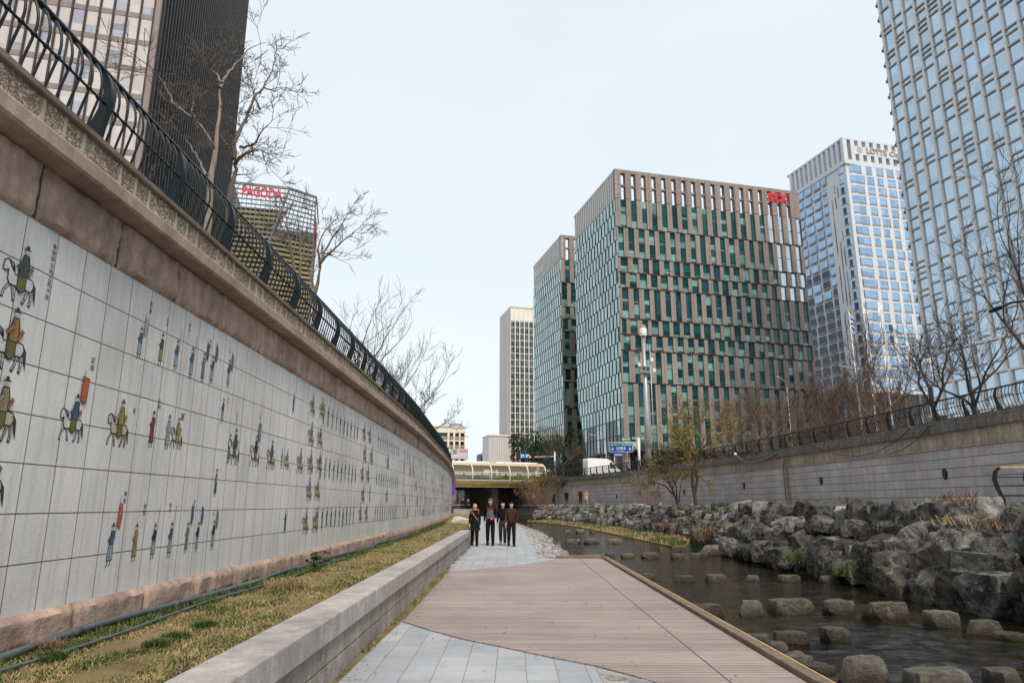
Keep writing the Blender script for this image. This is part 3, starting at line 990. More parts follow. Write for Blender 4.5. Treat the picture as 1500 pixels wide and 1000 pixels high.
put(228, 765, 818, W('navy', 'pale', 0, 1.5)); put(252, 763, 816, W('blue', 'pale', 0, 1.45)); put(276, 763, 810, W('grey', 'grey', 0, 1.6, 'blue')); put(291, 763, 808, W('navy', 'pale', 0, 1.6, 'blue')); put(314, 760, 805, W('navy', 'pale', 0, 1.4, 'grey')); put(419, 745, 782, W('navy', 'blue'))
rng = random.Random(77)
for zb in (3.14, 2.10, 1.08):
    for k in range(10):
        FIGS.append((LW.at_Y(14.35 + 0.36 * k), zb + rng.uniform(-0.03, 0.03), 0.46, W(rng.choice(['blue', 'navy', 'blue', 'navy', 'yellow']), rng.choice(['pale', 'grey', 'blue']), 0, 1.3 + rng.uniform(0, .35))))
    for k in range(2): FIGS.append((LW.at_Y(18.4 + 0.75 * k), zb + 0.05, 0.5, H('dun', 'grey', 'yellow')))
    for k in range(11): FIGS.append((LW.at_Y(20.4 + 0.38 * k), zb + rng.uniform(-0.02, 0.02), 0.46, W(rng.choice(['navy', 'blue', 'grey']), rng.choice(['pale', 'grey']), 0, 1.3)))
for zb in (2.65, 1.62):
    for Y in (18.6, 19.5, 22.2, 25.6, 27.3): FIGS.append((LW.at_Y(Y), zb, 0.5, rng.choice([H('dun', 'grey', 'yellow'), W('maroon', 'grey', 0, 1.3)])))
Y = 25.5
while Y < 62:
    for zb in (3.1, 2.6, 2.1, 1.6, 1.1):
        if rng.random() < 0.55:
            FIGS.append((LW.at_Y(Y + rng.uniform(0, 0.3)), zb + rng.uniform(-0.1, 0.1), 0.46, rng.choice([W('navy', 'pale', 0, 1.3), W('grey', 'grey', 0, 1.3), W('maroon', 'grey'), H('dun', 'grey', 'yellow'), W('blue', 'tan')])))
    Y += 0.62
FIGS.sort(key=lambda q: q[0])
rest, rkeys = MB(), []
for i, (a_, z0, h_, layers) in enumerate(FIGS):
    if i < 100:
        mb, keys = fig_mesh(layers, a_, z0, h_, 'f')
        mb.build('painted_figure', [PAINT[k] for k in keys], mw)
    else:
        for k, (key, poly) in enumerate(layers):
            if key not in rkeys: rkeys.append(key)
            rest.poly([wpt(a_ + x * h_, z0 + y * h_, 0.0015 + 0.0008 * k) for x, y in poly], rkeys.index(key))
kind(rest.build('painted_figures_beyond', [PAINT[k] for k in rkeys], mw), 'stuff')


# ---------------------------------------------------------------- lettering
def text_verts(txt, bold=0.0):
    cu = bpy.data.curves.new('lettering', 'FONT')
    cu.body = txt
    cu.size = 1.0
    cu.resolution_u = 3
    cu.offset = bold
    ob = bpy.data.objects.new('lettering', cu)
    C.objects.link(ob)
    bpy.context.view_layer.update()
    ev = ob.evaluated_get(bpy.context.evaluated_depsgraph_get())
    me = ev.to_mesh()
    vs = [(v.co.x, v.co.y) for v in me.vertices]
    fs = [tuple(p.vertices) for p in me.polygons]
    ev.to_mesh_clear()
    bpy.data.objects.remove(ob)
    bpy.data.curves.remove(cu)
    return vs, fs


def letter(mb, txt, o, ux, uy, w, h, m=0, depth=None, bold=0.0):
    """lay txt into the box at o spanned by w*ux, h*uy"""
    vs, fs = text_verts(txt, bold)
    if not vs: return
    x0, x1 = min(v[0] for v in vs), max(v[0] for v in vs)
    y0, y1 = min(v[1] for v in vs), max(v[1] for v in vs)
    o, ux, uy = Vector(o), Vector(ux), Vector(uy)
    P = [o + ux * ((x - x0) / max(x1 - x0, 1e-6) * w) + uy * ((y - y0) / max(y1 - y0, 1e-6) * h) for x, y in vs]
    mb.add(P, fs, m)
    if depth is not None:
        n = len(P)
        d = Vector(depth)
        mb.add([p + d for p in P], fs, m)
        cnt = {}
        for f_ in fs:
            for i in range(len(f_)):
                e_ = (f_[i], f_[(i + 1) % len(f_)])
                cnt[e_] = cnt.get(e_, 0) + 1
        b0 = len(mb.v)
        mb.v += [tuple(p) for p in P] + [tuple(p + d) for p in P]
        for (i, j_) in cnt:
            if (j_, i) not in cnt:
                mb.f.append([b0 + i, b0 + j_, b0 + n + j_, b0 + n + i]); mb.m.append(m)


def caption(px, py0, py1, txt):
    a_, z1 = on_wall(px, py0)
    _, z0 = on_wall(px, py1)
    n_ = len(txt)
    hh = (z1 - z0) / n_
    mb = MB()
    for i, ch in enumerate(txt):
        p = LW.off(a_, 0.003, z1 - hh * (i + 0.92))
        _, tg, _n = LW.at(a_)
        hgt = hh * (0.84 if ch not in '二一' else 0.3)
        if ch in '二一': p.z += hh * 0.25
        letter(mb, ch, p - tg * hh * 0.4, tg, (0, 0, 1), hh * 0.8, hgt, bold=0.0)
    mb.build('caption', M['ink'], mw)


caption(81, 357, 446, '善騎隊左哨五馬作隊'); caption(137, 522, 545, '認旗'); caption(222, 441, 461, '招旗'); caption(246, 466, 479, '號手'); caption(278.5, 473, 496, '軍牢二'); caption(309, 496, 511, '巡視'); caption(337, 507, 524, '令旗二')
caption(197, 597, 606, '鼓'); caption(235, 583, 600, '火砲'); caption(268, 604, 618, '軍'); caption(184, 718, 738, '神旗'); caption(212.5, 736, 755, '號旗'); caption(250, 736, 760, '軍牢二'); caption(285.5, 731, 744, '巡視'); caption(313.5, 744, 761, '小旗二')
caption(334, 582, 598, '軍牢二'); caption(348, 601, 623, '大旗手引'); caption(382, 603, 615, '令旗')

# ================================================================ low granite wall
lw = thing('low_wall', 'low grey granite wall of two rough courses under a thick cap, beside the path', 'wall', (-1.8, 10, 0))
rng = random.Random(5)
class Straight:
    def at(s, a): return Vector((-1.66, a, 0)), Vector((0, 1, 0)), Vector((1, 0, 0))
    def off(s, a, o, z=0): return Vector((-1.66 + o, a, z))
SP = Straight()
jb = MB(); jb.box((-1.825, 10.1, 0.21), (0.26, 36.1, 0.40)); jb.build('mortar_core', M['joint'], lw)
for row in range(2):
    cm = MB()
    y = -8 + 0.45 * row
    while y < 28.1:
        L_ = rng.choice([0.9, 1.0, 1.1, 0.85])
        y2 = min(y + L_, 28.15)
        rock_face(cm, SP, y + 0.008, y2 - 0.008, 0.0 + 0.205 * row + 0.004, 0.205 * (row + 1) - 0.012, 0.0, rng, 0.009, 10 if y < 14 else 3, 4 if y < 14 else 2, -0.29)
        y = y2
    cm.build('block_course', M['granite_face'], lw, smooth=True, sharp=45)
cs = MB()
y = -8.3
while y < 28.1:
    L_ = rng.choice([1.15, 1.25, 1.2])
    y2 = min(y + L_, 28.2)
    cs.box((-1.80, (y + y2) / 2, 0.512), (0.375, y2 - y - 0.006, 0.206))
    y = y2
cs.build('cap_course', M['granite'], lw, bevel=0.012)

# ================================================================ retaining wall across the stream
A0, A1 = RW.at_Y(-11), RW.at_Y(132)
rw = thing('retaining_wall', 'tall grey ashlar wall with stained concrete band and dark coping across the stream', 'wall', (17, 40, 0))
q = MB(); q.sweep(RW, A0, A1, [(0, 1.2), (0, 3.75), (0.6, 3.75), (0.6, 1.2)][::-1], 0.5, uv=True); q.build('stone_facing', M['rightwall'], rw)
q = MB(); q.sweep(RW, A0, A1, [(-0.06, 3.75), (-0.06, 3.82), (0.02, 3.83), (0.02, 4.40), (0.6, 4.40), (0.6, 3.75)][::-1], 0.5); q.build('concrete_band', M['concrete'], rw)
q = MB(); q.sweep(RW, A0, A1, [(-0.16, 4.40), (-0.18, 4.43), (-0.18, 4.66), (-0.10, 4.70), (-0.10, 4.90), (0.5, 4.90), (0.5, 4.40)][::-1], 0.5); q.build('coping', M['concrete_cap'], rw)
q = MB(); q.sweep(RW, A0, A1, [(-0.05, 1.3), (-0.35, 1.3), (-0.35, 1.60), (-0.05, 1.60)][::-1], 0.5); q.build('plinth', M['walk'], rw)
for px, py in ((1389, 694), (1205, 704), (1091, 711), (1004, 720), (938, 722), (904, 727)):
    d = ray(px, py)
    Y = 5
    while Y < 110 and d.x / d.y * Y < RW.off(RW.at_Y(Y), 0).x: Y += 0.2
    c = RW.off(RW.at_Y(Y), -0.02, CAM_H + d.z / d.y * Y)
    _, tg, nn = RW.at(RW.at_Y(Y))
    mb = MB()
    pts = [c + tg * (0.13 * math.cos(a_) * (1 if math.sin(a_) > 0 else 0.9)) + Vector((0, 0, 0.22 * math.sin(a_))) for a_ in [2 * PI * i / 12 for i in range(12)]]
    mb.poly(pts, thick=-nn * 0.05)
    mb.build('drain_hood', M['black'], rw)

# cables looped along the wall
def hang(name, label, pts, r=0.018, mat='black'):
    out = []
    for i in range(len(pts) - 1):
        a_, b_ = Vector(pts[i]), Vector(pts[i + 1])
        for k in range(8):
            t_ = k / 8
            p = a_.lerp(b_, t_); p.z -= 0.0
            out.append(p)
    out.append(Vector(pts[-1]))
    mb = MB(); mb.tube(out, r, 5)
    return tag(mb.build(name, M[mat], smooth=True), label, 'cable')


def rwpt(px, py, o=-0.22):
    d = ray(px, py)
    Y = 5
    while Y < 110 and d.x / d.y * Y < RW.off(RW.at_Y(Y), o).x: Y += 0.1
    return RW.off(RW.at_Y(Y), o, CAM_H + d.z / d.y * Y)


hang('hanging_cable', 'black cable sagging below the coping across the stream, the longer loop', [rwpt(*q) for q in ((1180, 650), (1205, 659), (1230, 666), (1258, 668), (1285, 662), (1310, 648), (1335, 628))])
hang('hanging_cable', 'black cable hanging in a shorter loop from the stained coping', [rwpt(*q) for q in ((1302, 666), (1325, 657), (1345, 643), (1365, 622))])
t = thing('cable_outlet', 'bent grey conduit with white head poking over the coping behind the bank tree', 'conduit', rwpt(1077, 666))
mb = MB(); mb.tube([rwpt(1079, 667, -0.3), rwpt(1085, 672, -0.3), rwpt(1093, 677, -0.25), rwpt(1106, 676, -0.22), rwpt(1122, 672, -0.22), rwpt(1140, 662, -0.2)], 0.06, 6); mb.build('conduit', M['pipe'], t)
mb = MB(); mb.ball(rwpt(1077, 665, -0.3), 0.11); mb.build('head', M['white_metal'], t)

# ladder
d = ray(1154, 720); Y = 5
while d.x / d.y * Y < RW.off(RW.at_Y(Y), -0.1).x: Y += 0.05
c = RW.off(RW.at_Y(Y), -0.14, 1.5); _, tg, nn = RW.at(RW.at_Y(Y))
t = thing('ladder', 'narrow rusty steel ladder with hooked top fixed to the grey wall', 'ladder', c)
for s_ in (-1, 1):
    mb = MB(); mb.tube([c + tg * 0.2 * s_, c + tg * 0.2 * s_ + Vector((0, 0, 2.35)), c + tg * 0.2 * s_ + Vector((0, 0, 2.6)) + nn * 0.02, c + tg * 0.2 * s_ + Vector((0, 0, 2.72)) + nn * 0.12, c + tg * 0.2 * s_ + Vector((0, 0, 2.62)) + nn * 0.2], 0.035, 6)
    mb.build('rail', M['timber'], t)
for k in range(8):
    mb = MB(); mb.tube([c - tg * 0.2 + Vector((0, 0, 0.2 + 0.28 * k)), c + tg * 0.2 + Vector((0, 0, 0.2 + 0.28 * k))], 0.028, 6); mb.build('rung', M['timber'], t)


# ================================================================ S-curved iron railings
def railing(label, path, sgn, a0, a1, pspace, bspace, mat, back=0.13, height=0.84, first=0):
    """sgn +1: the stream lies on the path's right (+normal); -1: on its left"""
    root = thing('iron_railing', label, 'railing', path.off(a0, 0, TOP))
    S = [(0.0, 0.0), (0.012, 0.10), (0.045, 0.26), (0.085, 0.42), (0.105, 0.54), (0.095, 0.66), (0.055, 0.77), (0.0, 0.84)]
    fine = []
    for i in range(len(S) - 1):
        a_, b_, c_, d_ = S[max(i - 1, 0)], S[i], S[i + 1], S[min(i + 2, len(S) - 1)]
        for k in range(3):
            t_ = k / 3
            fine.append(tuple(0.5 * (2 * b_[j] + (c_[j] - a_[j]) * t_ + (2 * a_[j] - 5 * b_[j] + 4 * c_[j] - d_[j]) * t_ * t_ + (3 * b_[j] - a_[j] - 3 * c_[j] + d_[j]) * t_ ** 3) for j in (0, 1)))
    fine.append(S[-1])
    P = lambda a, o, z: path.off(a, sgn * (o - back), TOP + z * height / 0.84)
    step = 0.4
    n = int((a1 - a0) / step)
    ss = [a0 + (a1 - a0) * i / n for i in range(n + 1)]
    mb = MB(); mb.tube([P(a, 0.0, 0.85) for a in ss], 0.032, 8); mb.build('top_rail', mat, root, smooth=True)
    mb = MB(); mb.tube([P(a, 0.088, 0.46) for a in ss], 0.013, 6); mb.build('middle_rail', mat, root, smooth=True)
    mb = MB(); mb.tube([P(a, 0.0, 0.05) for a in ss], 0.016, 6); mb.build('bottom_rail', mat, root, smooth=True)
    posts = []
    a = first
    while a < a1:
        if a > a0: posts.append(a)
        a += pspace
    bal = []
    for i, a in enumerate(posts):
        n_ = int(round(pspace / bspace))
        for k in range(1, n_): bal.append(a + pspace * k / n_)
    for k_, a in enumerate(posts):
        _, tg, nn = path.at(a)
        nn = nn * sgn
        W0 = [0.17, 0.15, 0.118, 0.09, 0.078, 0.072, 0.066, 0.055]
        W_ = [W0[min(i // 3, 7)] + (W0[min(i // 3 + 1, 7)] - W0[min(i // 3, 7)]) * (i % 3) / 3 for i in range(len(fine))]
        mb = MB()
        l = [P(a, o - w_ * 0.65, z) for (o, z), w_ in zip(fine, W_)]
        r_ = [P(a, o + w_ * 0.35, z) for (o, z), w_ in zip(fine, W_)]
        prof = l + r_[::-1]
        mb.poly([p - tg * 0.04 for p in prof], thick=tg * 0.08)
        mb.build('post', mat, root)
        if k_ < 14:
            mb = MB(); mb.box(P(a + 0.16, 0.0, 0.02), (0.16, 0.12, 0.045), math.atan2(tg.y, tg.x)); mb.build('foot_light', M['white_metal'], root, bevel=0.01)
    rest = MB()
    for i, a in enumerate(bal):
        if a > a1: break
        mb = MB() if i < 84 else rest
        k_ = 2 if i > 160 else 1
        mb.tube([P(a, o, z) for o, z in (fine if i < 60 else S[::k_] + ([S[-1]] if k_ > 1 else []))], 0.0125, 5 if i < 84 else 4)
        if i < 84:
            mb.ball(P(a, 0.09, 0.46), 0.027, nu=8, nv=5)
            mb.build('baluster', mat, root, smooth=True)
    kind(rest.build('balusters_beyond', mat, root, smooth=True), 'stuff')
    return root


railing('dark green S-curved iron railing along the top of the painted tile wall', LW, 1, LW.at_Y(2.5), LW.at_Y(84), 1.53, 0.153, M['iron'], first=LW.at_Y(6.07) - 1.53 * 3)
railing('dark S-curved iron railing along the wall top across the stream', RW, -1, RW.at_Y(18), RW.at_Y(96), 1.75, 0.175, M['iron_brown'], first=RW.at_Y(18.3))

# pipe at the foot of the mural wall
t = thing('drain_pipe', 'grey plastic pipe lying along the foot of the painted wall', 'pipe', (-3.6, 10, 0.5))
mb = MB(); a = LW.at_Y(-4); pts = []
while a < LW.at_Y(26):
    pts.append(LW.off(a, 0.20 + 0.03 * math.sin(a * 0.9) + 0.02 * math.sin(a * 2.3), 0.535 + 0.012 * math.sin(a * 1.4))); a += 0.3
mb.tube(pts, 0.031, 10); mb.build('pipe', M['pipe'], t, smooth=True)
for Y in (4.6, 6.35, 8.1, 11.5, 15, 19):
    a = LW.at_Y(Y); o = 0.20 + 0.03 * math.sin(a * 0.9) + 0.02 * math.sin(a * 2.3); z = 0.535 + 0.012 * math.sin(a * 1.4)
    mb = MB(); mb.tube([LW.off(a - 0.06, o, z), LW.off(a + 0.06, o, z)], 0.038, 10); mb.build('coupling', M['pipe'], t, smooth=True)
t = MB(); pts = [LW.off(LW.at_Y(y), 0.47 + 0.05 * math.sin(y * 1.3), 0.52) for y in [3.5 + 0.4 * i for i in range(30)]]
t.tube(pts, 0.014, 6)
tag(t.build('thin_conduit', M['pipe'], smooth=True), 'thin pale conduit running beside the grey pipe in the dry grass', 'conduit')

# curved guard rail on the far walkway (cut by the frame)
t = thing('guard_rail', 'curved dark steel guard rail with yellow timber top on the raised walkway', 'guard rail', (11.6, 16, 1.5))
bx_, by_ = 11.12, 16.2
dirv = Vector((0.97, -0.24, 0)); nrm = Vector((-0.24, -0.97, 0))
Sg = [(0.0, 0.0), (0.02, 0.2), (-0.06, 0.45), (-0.10, 0.66), (-0.05, 0.84), (0.06, 0.92)]
Pg = lambda u, o, z: Vector((bx_, by_, 1.50)) + dirv * u + nrm * (-o) + Vector((0, 0, z))
for k in range(5):
    mb = MB(); u = 0.62 * k
    l = [Pg(u, 0, z) + dirv * (o - 0.045) for o, z in Sg]; r_ = [Pg(u, 0, z) + dirv * (o + 0.045) for o, z in Sg]
    mb.poly(l + r_[::-1], thick=nrm * 0.03); mb.build('post', M['iron_brown'], t)
for z, o in ((0.3, 0.0), (0.5, -0.06), (0.7, -0.1)):
    mb = MB(); mb.tube([Pg(o, 0.0, z), Pg(2.6, 0.0, z)], 0.018, 6); mb.build('bar', M['iron_brown'], t)
mb = MB(); mb.obox(Pg(0.03, 0, 0.90), dirv * 2.5, nrm * 0.09, (0, 0, 0.04)); mb.build('timber_top', M['timber_worn'], t)

# channel end walls, out of sight behind the camera and beyond the bridge
t = MB(); t.box((7, -59.7, 1.7), (60, 0.6, 6.0)); tag(t.build('end_wall', M['concrete']), 'plain concrete wall closing the stream channel', 'wall')
t = MB(); t.box((-14, 134.5, 1.7), (60, 0.6, 5.9)); tag(t.build('end_wall', M['concrete']), 'plain concrete wall closing the channel beyond the bridge', 'wall')
TH = math.radians(14.5)
D1 = Vector((-math.sin(TH), math.cos(TH), 0))     # away along the street
D2 = Vector((math.cos(TH), math.sin(TH), 0))      # across the street, to the right
Z = Vector((0, 0, 1))


class Face:
    """a facade plane: origin, direction along it, outward normal"""
    def __init__(s, o, d, n): s.o, s.d, s.n = Vector(o), Vector(d), Vector(n)
    def p(s, u, z, o=0): return Vector((s.o.x, s.o.y, 0)) + s.d * u + s.n * o + Vector((0, 0, z))
    def quad(s, mb, u0, u1, z0, z1, o, m=0): mb.quad(s.p(u0, z0, o), s.p(u1, z0, o), s.p(u1, z1, o), s.p(u0, z1, o), m)
    def box(s, mb, u0, u1, z0, z1, o0, o1, m=0): mb.obox(s.p(u0, z0, o0), s.d * (u1 - u0), s.n * (o1 - o0), Vector((0, 0, z1 - z0)), m)


def windows(root, items, name='window', rest_name='windows_beyond', most=100):
    """items: (size in view, function that draws into a MB, materials). The largest become parts of their own."""
    items = sorted(items, key=lambda q: -q[0])
    for sz, draw, mats in items[:most]:
        mb = MB(); draw(mb); mb.build(name, mats, root)
    if len(items) > most:
        mb = MB(); mats = items[0][2]
        for sz, draw, m_ in items[most:]: draw(mb)
        kind(mb.build(rest_name, mats, root), 'stuff')


G = {}
G['teal_dark'] = glass('dark_teal_glass', (0.011, 0.066, 0.073), 0.05, var=0.5, cell=(1.3, 1.3, 3.7))
G['teal_light'] = glass('blind_behind_teal_glass', (0.175, 0.315, 0.28), 0.15, var=0.4, cell=(1.3, 1.3, 1.9))
G['sky_pane'] = glass('sky_reflection_glass', (0.50, 0.56, 0.60), 0.05, metal=0.9, var=0.25)  # same windows as the teal ones; bright sky reflection put into a paler finish
G['curtain_light'] = glass('pale_curtain_wall_glass', (0.36, 0.47, 0.46), 0.10, metal=0.55, var=0.25, cell=(1.2, 1.2, 3.7))
G['curtain_dark'] = glass('deep_curtain_wall_glass', (0.045, 0.085, 0.092), 0.10, metal=0.25, var=0.4, cell=(1.2, 1.2, 3.7))
G['sky_blue'] = glass('sky_blue_tower_glass', (0.46, 0.565, 0.66), 0.05, metal=0.85, var=0.10, cell=(2.5, 2.5, 2.0))
G['hotel_blue'] = glass('hotel_window_glass', (0.31, 0.45, 0.62), 0.07, metal=0.75, var=0.2, cell=(2.2, 2.2, 3.9))
G['hotel_dark'] = glass('hotel_dark_glass', (0.012, 0.05, 0.09), 0.08, metal=0.1, var=0.5, cell=(2.2, 2.2, 3.9))
G['black_glass'] = glass('black_tower_glass', (0.008, 0.011, 0.015), 0.12, var=0.5, cell=(1.2, 1.2, 3.6))
G['cream_glass'] = glass('cream_reflective_glass', (0.60, 0.53, 0.475), 0.12, metal=0.45, var=0.12, cell=(1.9, 1.9, 1.8))
G['grey_glass'] = glass('blue_grey_glass', (0.36, 0.37, 0.40), 0.12, metal=0.4, var=0.25, cell=(1.9, 1.9, 1.8))
G['dark_win'] = glass('dark_window_glass', (0.018, 0.026, 0.03), 0.1, var=0.6, cell=(1.5, 1.5, 3.4))
G['office_win'] = glass('office_window_glass', (0.06, 0.085, 0.08), 0.1, var=0.8, cell=(1.5, 1.5, 1.7))
G['void'] = M['dark_void']
B = {}
B['brown'] = ashlar('brown_stone_cladding', (0.27, 0.222, 0.195), (0.33, 0.275, 0.243), (0.17, 0.14, 0.122), 1.6, 0.42, src='obj', grime=0.15, msize=0.012)
B['spandrel'] = plain('dark_brown_spandrel', (0.06, 0.05, 0.045), 0.6, 0.2, 1)
B['frame_grey'] = plain('pale_grey_frame', (0.72, 0.69, 0.665), 0.55, 0.06, 0.4)
B['ledge_grey'] = plain('grey_sun_ledge', (0.48, 0.46, 0.445), 0.55, 0.1, 0.4)
B['hotel_white'] = plain('white_hotel_panel', (0.62, 0.635, 0.66), 0.5, 0.06, 0.3)
B['hotel_grey'] = plain('grey_hotel_sill', (0.25, 0.255, 0.275), 0.5, 0.12, 0.3)
B['pinkgrey'] = ashlar('pink_grey_stone_panel', (0.60, 0.545, 0.53), (0.65, 0.59, 0.575), (0.45, 0.4, 0.39), 2.4, 4.4, src='obj', grime=0.1, msize=0.03)
B['cream'] = plain('cream_stone', (0.78, 0.73, 0.64), 0.6, 0.06, 0.3)
B['fin_black'] = plain('black_metal_fin', (0.010, 0.012, 0.015), 0.45, 0.3, 0.6, metal=0.0)
B['fin_brown'] = plain('dark_brown_mullion', (0.045, 0.032, 0.028), 0.5, 0.2, 0.6)
B['band_brown'] = plain('brown_spandrel_band', (0.26, 0.21, 0.185), 0.4, 0.12, 0.5)
B['louvre'] = plain('gold_olive_louvre', (0.24, 0.20, 0.11), 0.4, 0.35, 0.35, metal=0.15)
B['louvre_grey'] = plain('grey_louvre_lattice', (0.20, 0.215, 0.20), 0.45, 0.15, 0.5, metal=0.3)
B['olive_glass'] = glass('olive_tinted_glass', (0.15, 0.145, 0.10), 0.12, metal=0.35, var=0.6, cell=(2, 2, 1.2))
B['dark_side'] = plain('dark_grey_cladding', (0.10, 0.105, 0.115), 0.5, 0.12, 0.5)
B['apt'] = plain('warm_white_render', (0.88, 0.80, 0.67), 0.7, 0.06, 0.4)
B['balcony'] = plain('brown_balcony_parapet', (0.42, 0.30, 0.23), 0.7, 0.12, 0.6)
B['annex'] = plain('pale_ribbed_cladding', (0.66, 0.60, 0.57), 0.6, 0.08, 0.3)

# ================================================================ brown and teal office twins
CT = at_y(900, 247, 153.6)
HT = CT.z
BASE = 13.0
WID = along(CT, D2, 1168, 275)
DEP = along(CT, D1, 840, 315)


def twin(name, label, corner, full, sign):
    rng = random.Random(11 if full else 12)
    root = thing(name, label, 'office tower', (corner.x, corner.y, STREET))
    top = HT
    right = Face(corner, D2, -D1)
    left = Face(corner, D1, -D2)
    wid = WID if full else 30.0
    # core volume behind the facades
    taper = 6.0
    core = MB()
    c0 = Vector((corner.x, corner.y, 0)) + D1 * 0.45 + D2 * 0.45
    P = lambda u, v, z: c0 + D2 * u + D1 * v + Z * z
    ct = top - 7.6
    for (z0, z1) in ((BASE + 0.5, 28.0), (28.0, ct)):
        v0 = DEP - 1 - (taper if z0 < 20 else 0)
        v1 = DEP - 1
        a = [P(0, 0, z0), P(wid - 1, 0, z0), P(wid - 1, v0, z0), P(0, v0, z0)]
        b_ = [P(0, 0, z1), P(wid - 1, 0, z1), P(wid - 1, v1, z1), P(0, v1, z1)]
        core.add(a + b_, [(0, 1, 5, 4), (1, 2, 6, 5), (2, 3, 7, 6), (3, 0, 4, 7), (0, 3, 2, 1), (4, 5, 6, 7)])
    core.build('core_wall', B['spandrel'], root)
    # ---- stone face
    bands = [2, 2, 1, 1, 2, 1, 1, 2, 4]
    fl = (ct - BASE) / sum(bands)
    n = int(round(wid / 2.62))
    pitch = wid / n
    piers, items = MB(), []
    # crown: open piers
    zc0, zc1 = ct + 0.15, top
    crown = MB()
    for k in range(n):
        u = pitch * k
        right.box(crown, u + (0.0 if k else 0.0), u + pitch * 0.56, zc0, zc1 - 0.9, -1.2, 0.0)
    right.box(crown, 0, wid, zc1 - 0.9, zc1, -1.3, 0.02)
    right.box(crown, 0.01, wid - 0.01, (zc0 + zc1) / 2 - 0.45, (zc0 + zc1) / 2 - 0.05, -1.1, -0.25)
    right.box(crown, wid - 2.4, wid, zc0, zc1 - 0.91, -1.25, 0.01)
    crown.build('crown_screen', B['brown'], root)
    lc = MB()
    for k in range(22):
        u = DEP * k / 22
        left.box(lc, u, u + 0.55, zc0, zc1 - 0.5, -0.9, -0.02)
    left.box(lc, 0.0, DEP, zc1 - 0.5, zc1 - 0.01, -0.95, 0.0)
    lc.build('glass_side_crown', B['frame_grey'], root)
    lb = MB(); left.box(lb, 1.35, DEP - 0.2, zc0, zc1 - 0.55, -1.5, -1.3); lb.build('crown_backing', B['spandrel'], root)
    z1 = ct
    for bi, nf in enumerate(bands):
        z0 = z1 - fl * nf
        shift = [0.0, 0.35, 0.05, 0.3, 0.12, 0.4, 0.1, 0.3, 0.0][bi] * pitch
        pier = pitch * (0.465 if nf > 1 else 0.39)
        edges = []
        u = -shift
        while u < wid:
            w_ = pier * rng.uniform(0.88, 1.12)
            if nf == 1: w_ *= rng.uniform(0.8, 1.15)
            a, b_ = max(u, 0), min(u + w_, wid)
            if u + w_ > wid - 0.7: b_ = wid
            if a < b_ and a < wid: edges.append((a, b_))
            u += pitch
        if edges[0][0] > 0.01 and shift > 0: edges.insert(0, (0.0, min(0.5, edges[0][0])))
        for a, b_ in edges: right.box(piers, a, b_, z0 + 0.32, z1, -0.5, 0.0)
        for i in range(len(edges) - 1):
            a, b_ = edges[i][1], edges[i + 1][0]
            if b_ - a < 0.3: continue
            bright = full and bi < 4 and a > wid * (0.80 if bi < 2 else 0.82) and a < wid - 1

            def draw(mb, a=a, b_=b_, z0=z0, z1=z1, nf=nf, sd=rng.random(), bright=bright):
                r = random.Random(sd)
                fh = (z1 - z0 - 0.32) / nf
                for k in range(nf):
                    za = z0 + 0.32 + fh * k
                    h1 = fh * r.choice([0.18, 0.3, 0.45, 0.5, 0.6])
                    lo_l = r.random() < 0.72
                    if bright:
                        right.quad(mb, a, b_, za, za + fh, -0.36 + 0.004 * r.random(), 2)
                    else:
                        ms = (1, 0) if lo_l else (0, 1 if r.random() < 0.4 else 0)
                        if r.random() < 0.14: ms = (0, 0)
                        right.quad(mb, a, b_, za, za + h1, -0.36, ms[0])
                        right.quad(mb, a, b_, za + h1, za + fh, -0.36, ms[1])
                        if r.random() < 0.35: right.quad(mb, a, b_, za, za + fh * 0.14, -0.352, 3)
                    right.box(mb, a, b_, za - 0.06, za + 0.06, -0.42, -0.30, 3)
            items.append((nf * (1.0 - 0.004 * a) + (0.5 if full else 0), draw, [G['teal_dark'], G['teal_light'], G['sky_pane'], B['spandrel']]))
        right.box(piers, 0, wid, z0 - 0.02, z0 + 0.10, -0.5, -0.12, 1)
        z1 = z0
    piers.build('stone_piers', [B['brown'], B['spandrel']], root)
    windows(root, items, most=100 if full else 12)
    # flank at the far right end so the block is closed
    e = MB(); Face(right.p(wid, 0), D1, D2).box(e, 0.5, DEP, BASE, top - 8, -0.4, 0.0); e.build('side_wall', B['brown'], root)
    # ---- glass face: one strip of staggered panes per storey
    nfl = 17
    fl2 = (ct - BASE) / nfl
    ncol = 14
    for k in range(nfl):
        za, zb = BASE + fl2 * k, BASE + fl2 * (k + 1)

        def end(z): return DEP - (taper * max(0, (28.0 - z) / 15.0) if z < 28 else 0)
        sl = MB()
        dep_a, dep_b = end(za), end(zb)
        cw = DEP / ncol
        off = 0.42 * cw if k % 2 else 0.0
        if k < 3: off = 0.0
        u = -off
        while u < DEP:
            for w0, w1, m_ in ((0, 0.68, 0), (0.68, 1.0, 1)):
                a, b_ = u + cw * w0, u + cw * w1
                a, b_ = max(a, 0.0), b_
                a0, b0 = min(a, dep_a), min(b_, dep_a)
                a1, b1 = min(a, dep_b), min(b_, dep_b)
                if b1 - a1 < 0.02 or b_ <= 0: continue
                oo = 0.0 if m_ == 0 else -0.16
                tl = rng.uniform(-0.012, 0.012)
                mm = m_ if not (k < 2 and m_ == 0 and rng.random() < 0.75) else 1
                sl.quad(left.p(a0, za + 0.16, oo), left.p(b0, za + 0.16, oo + tl), left.p(b1, zb - 0.10, oo + tl), left.p(a1, zb - 0.10, oo), mm)
                if m_ == 0: sl.quad(left.p(b0, za + 0.16, 0), left.p(b0, za + 0.16, -0.2), left.p(b1, zb - 0.1, -0.2), left.p(b1, zb - 0.1, 0), 2)
            u += cw
        left.box(sl, 0.0, min(dep_a, dep_b) - 0.01, za - 0.10, za + 0.16, -0.3, -0.03, 2)
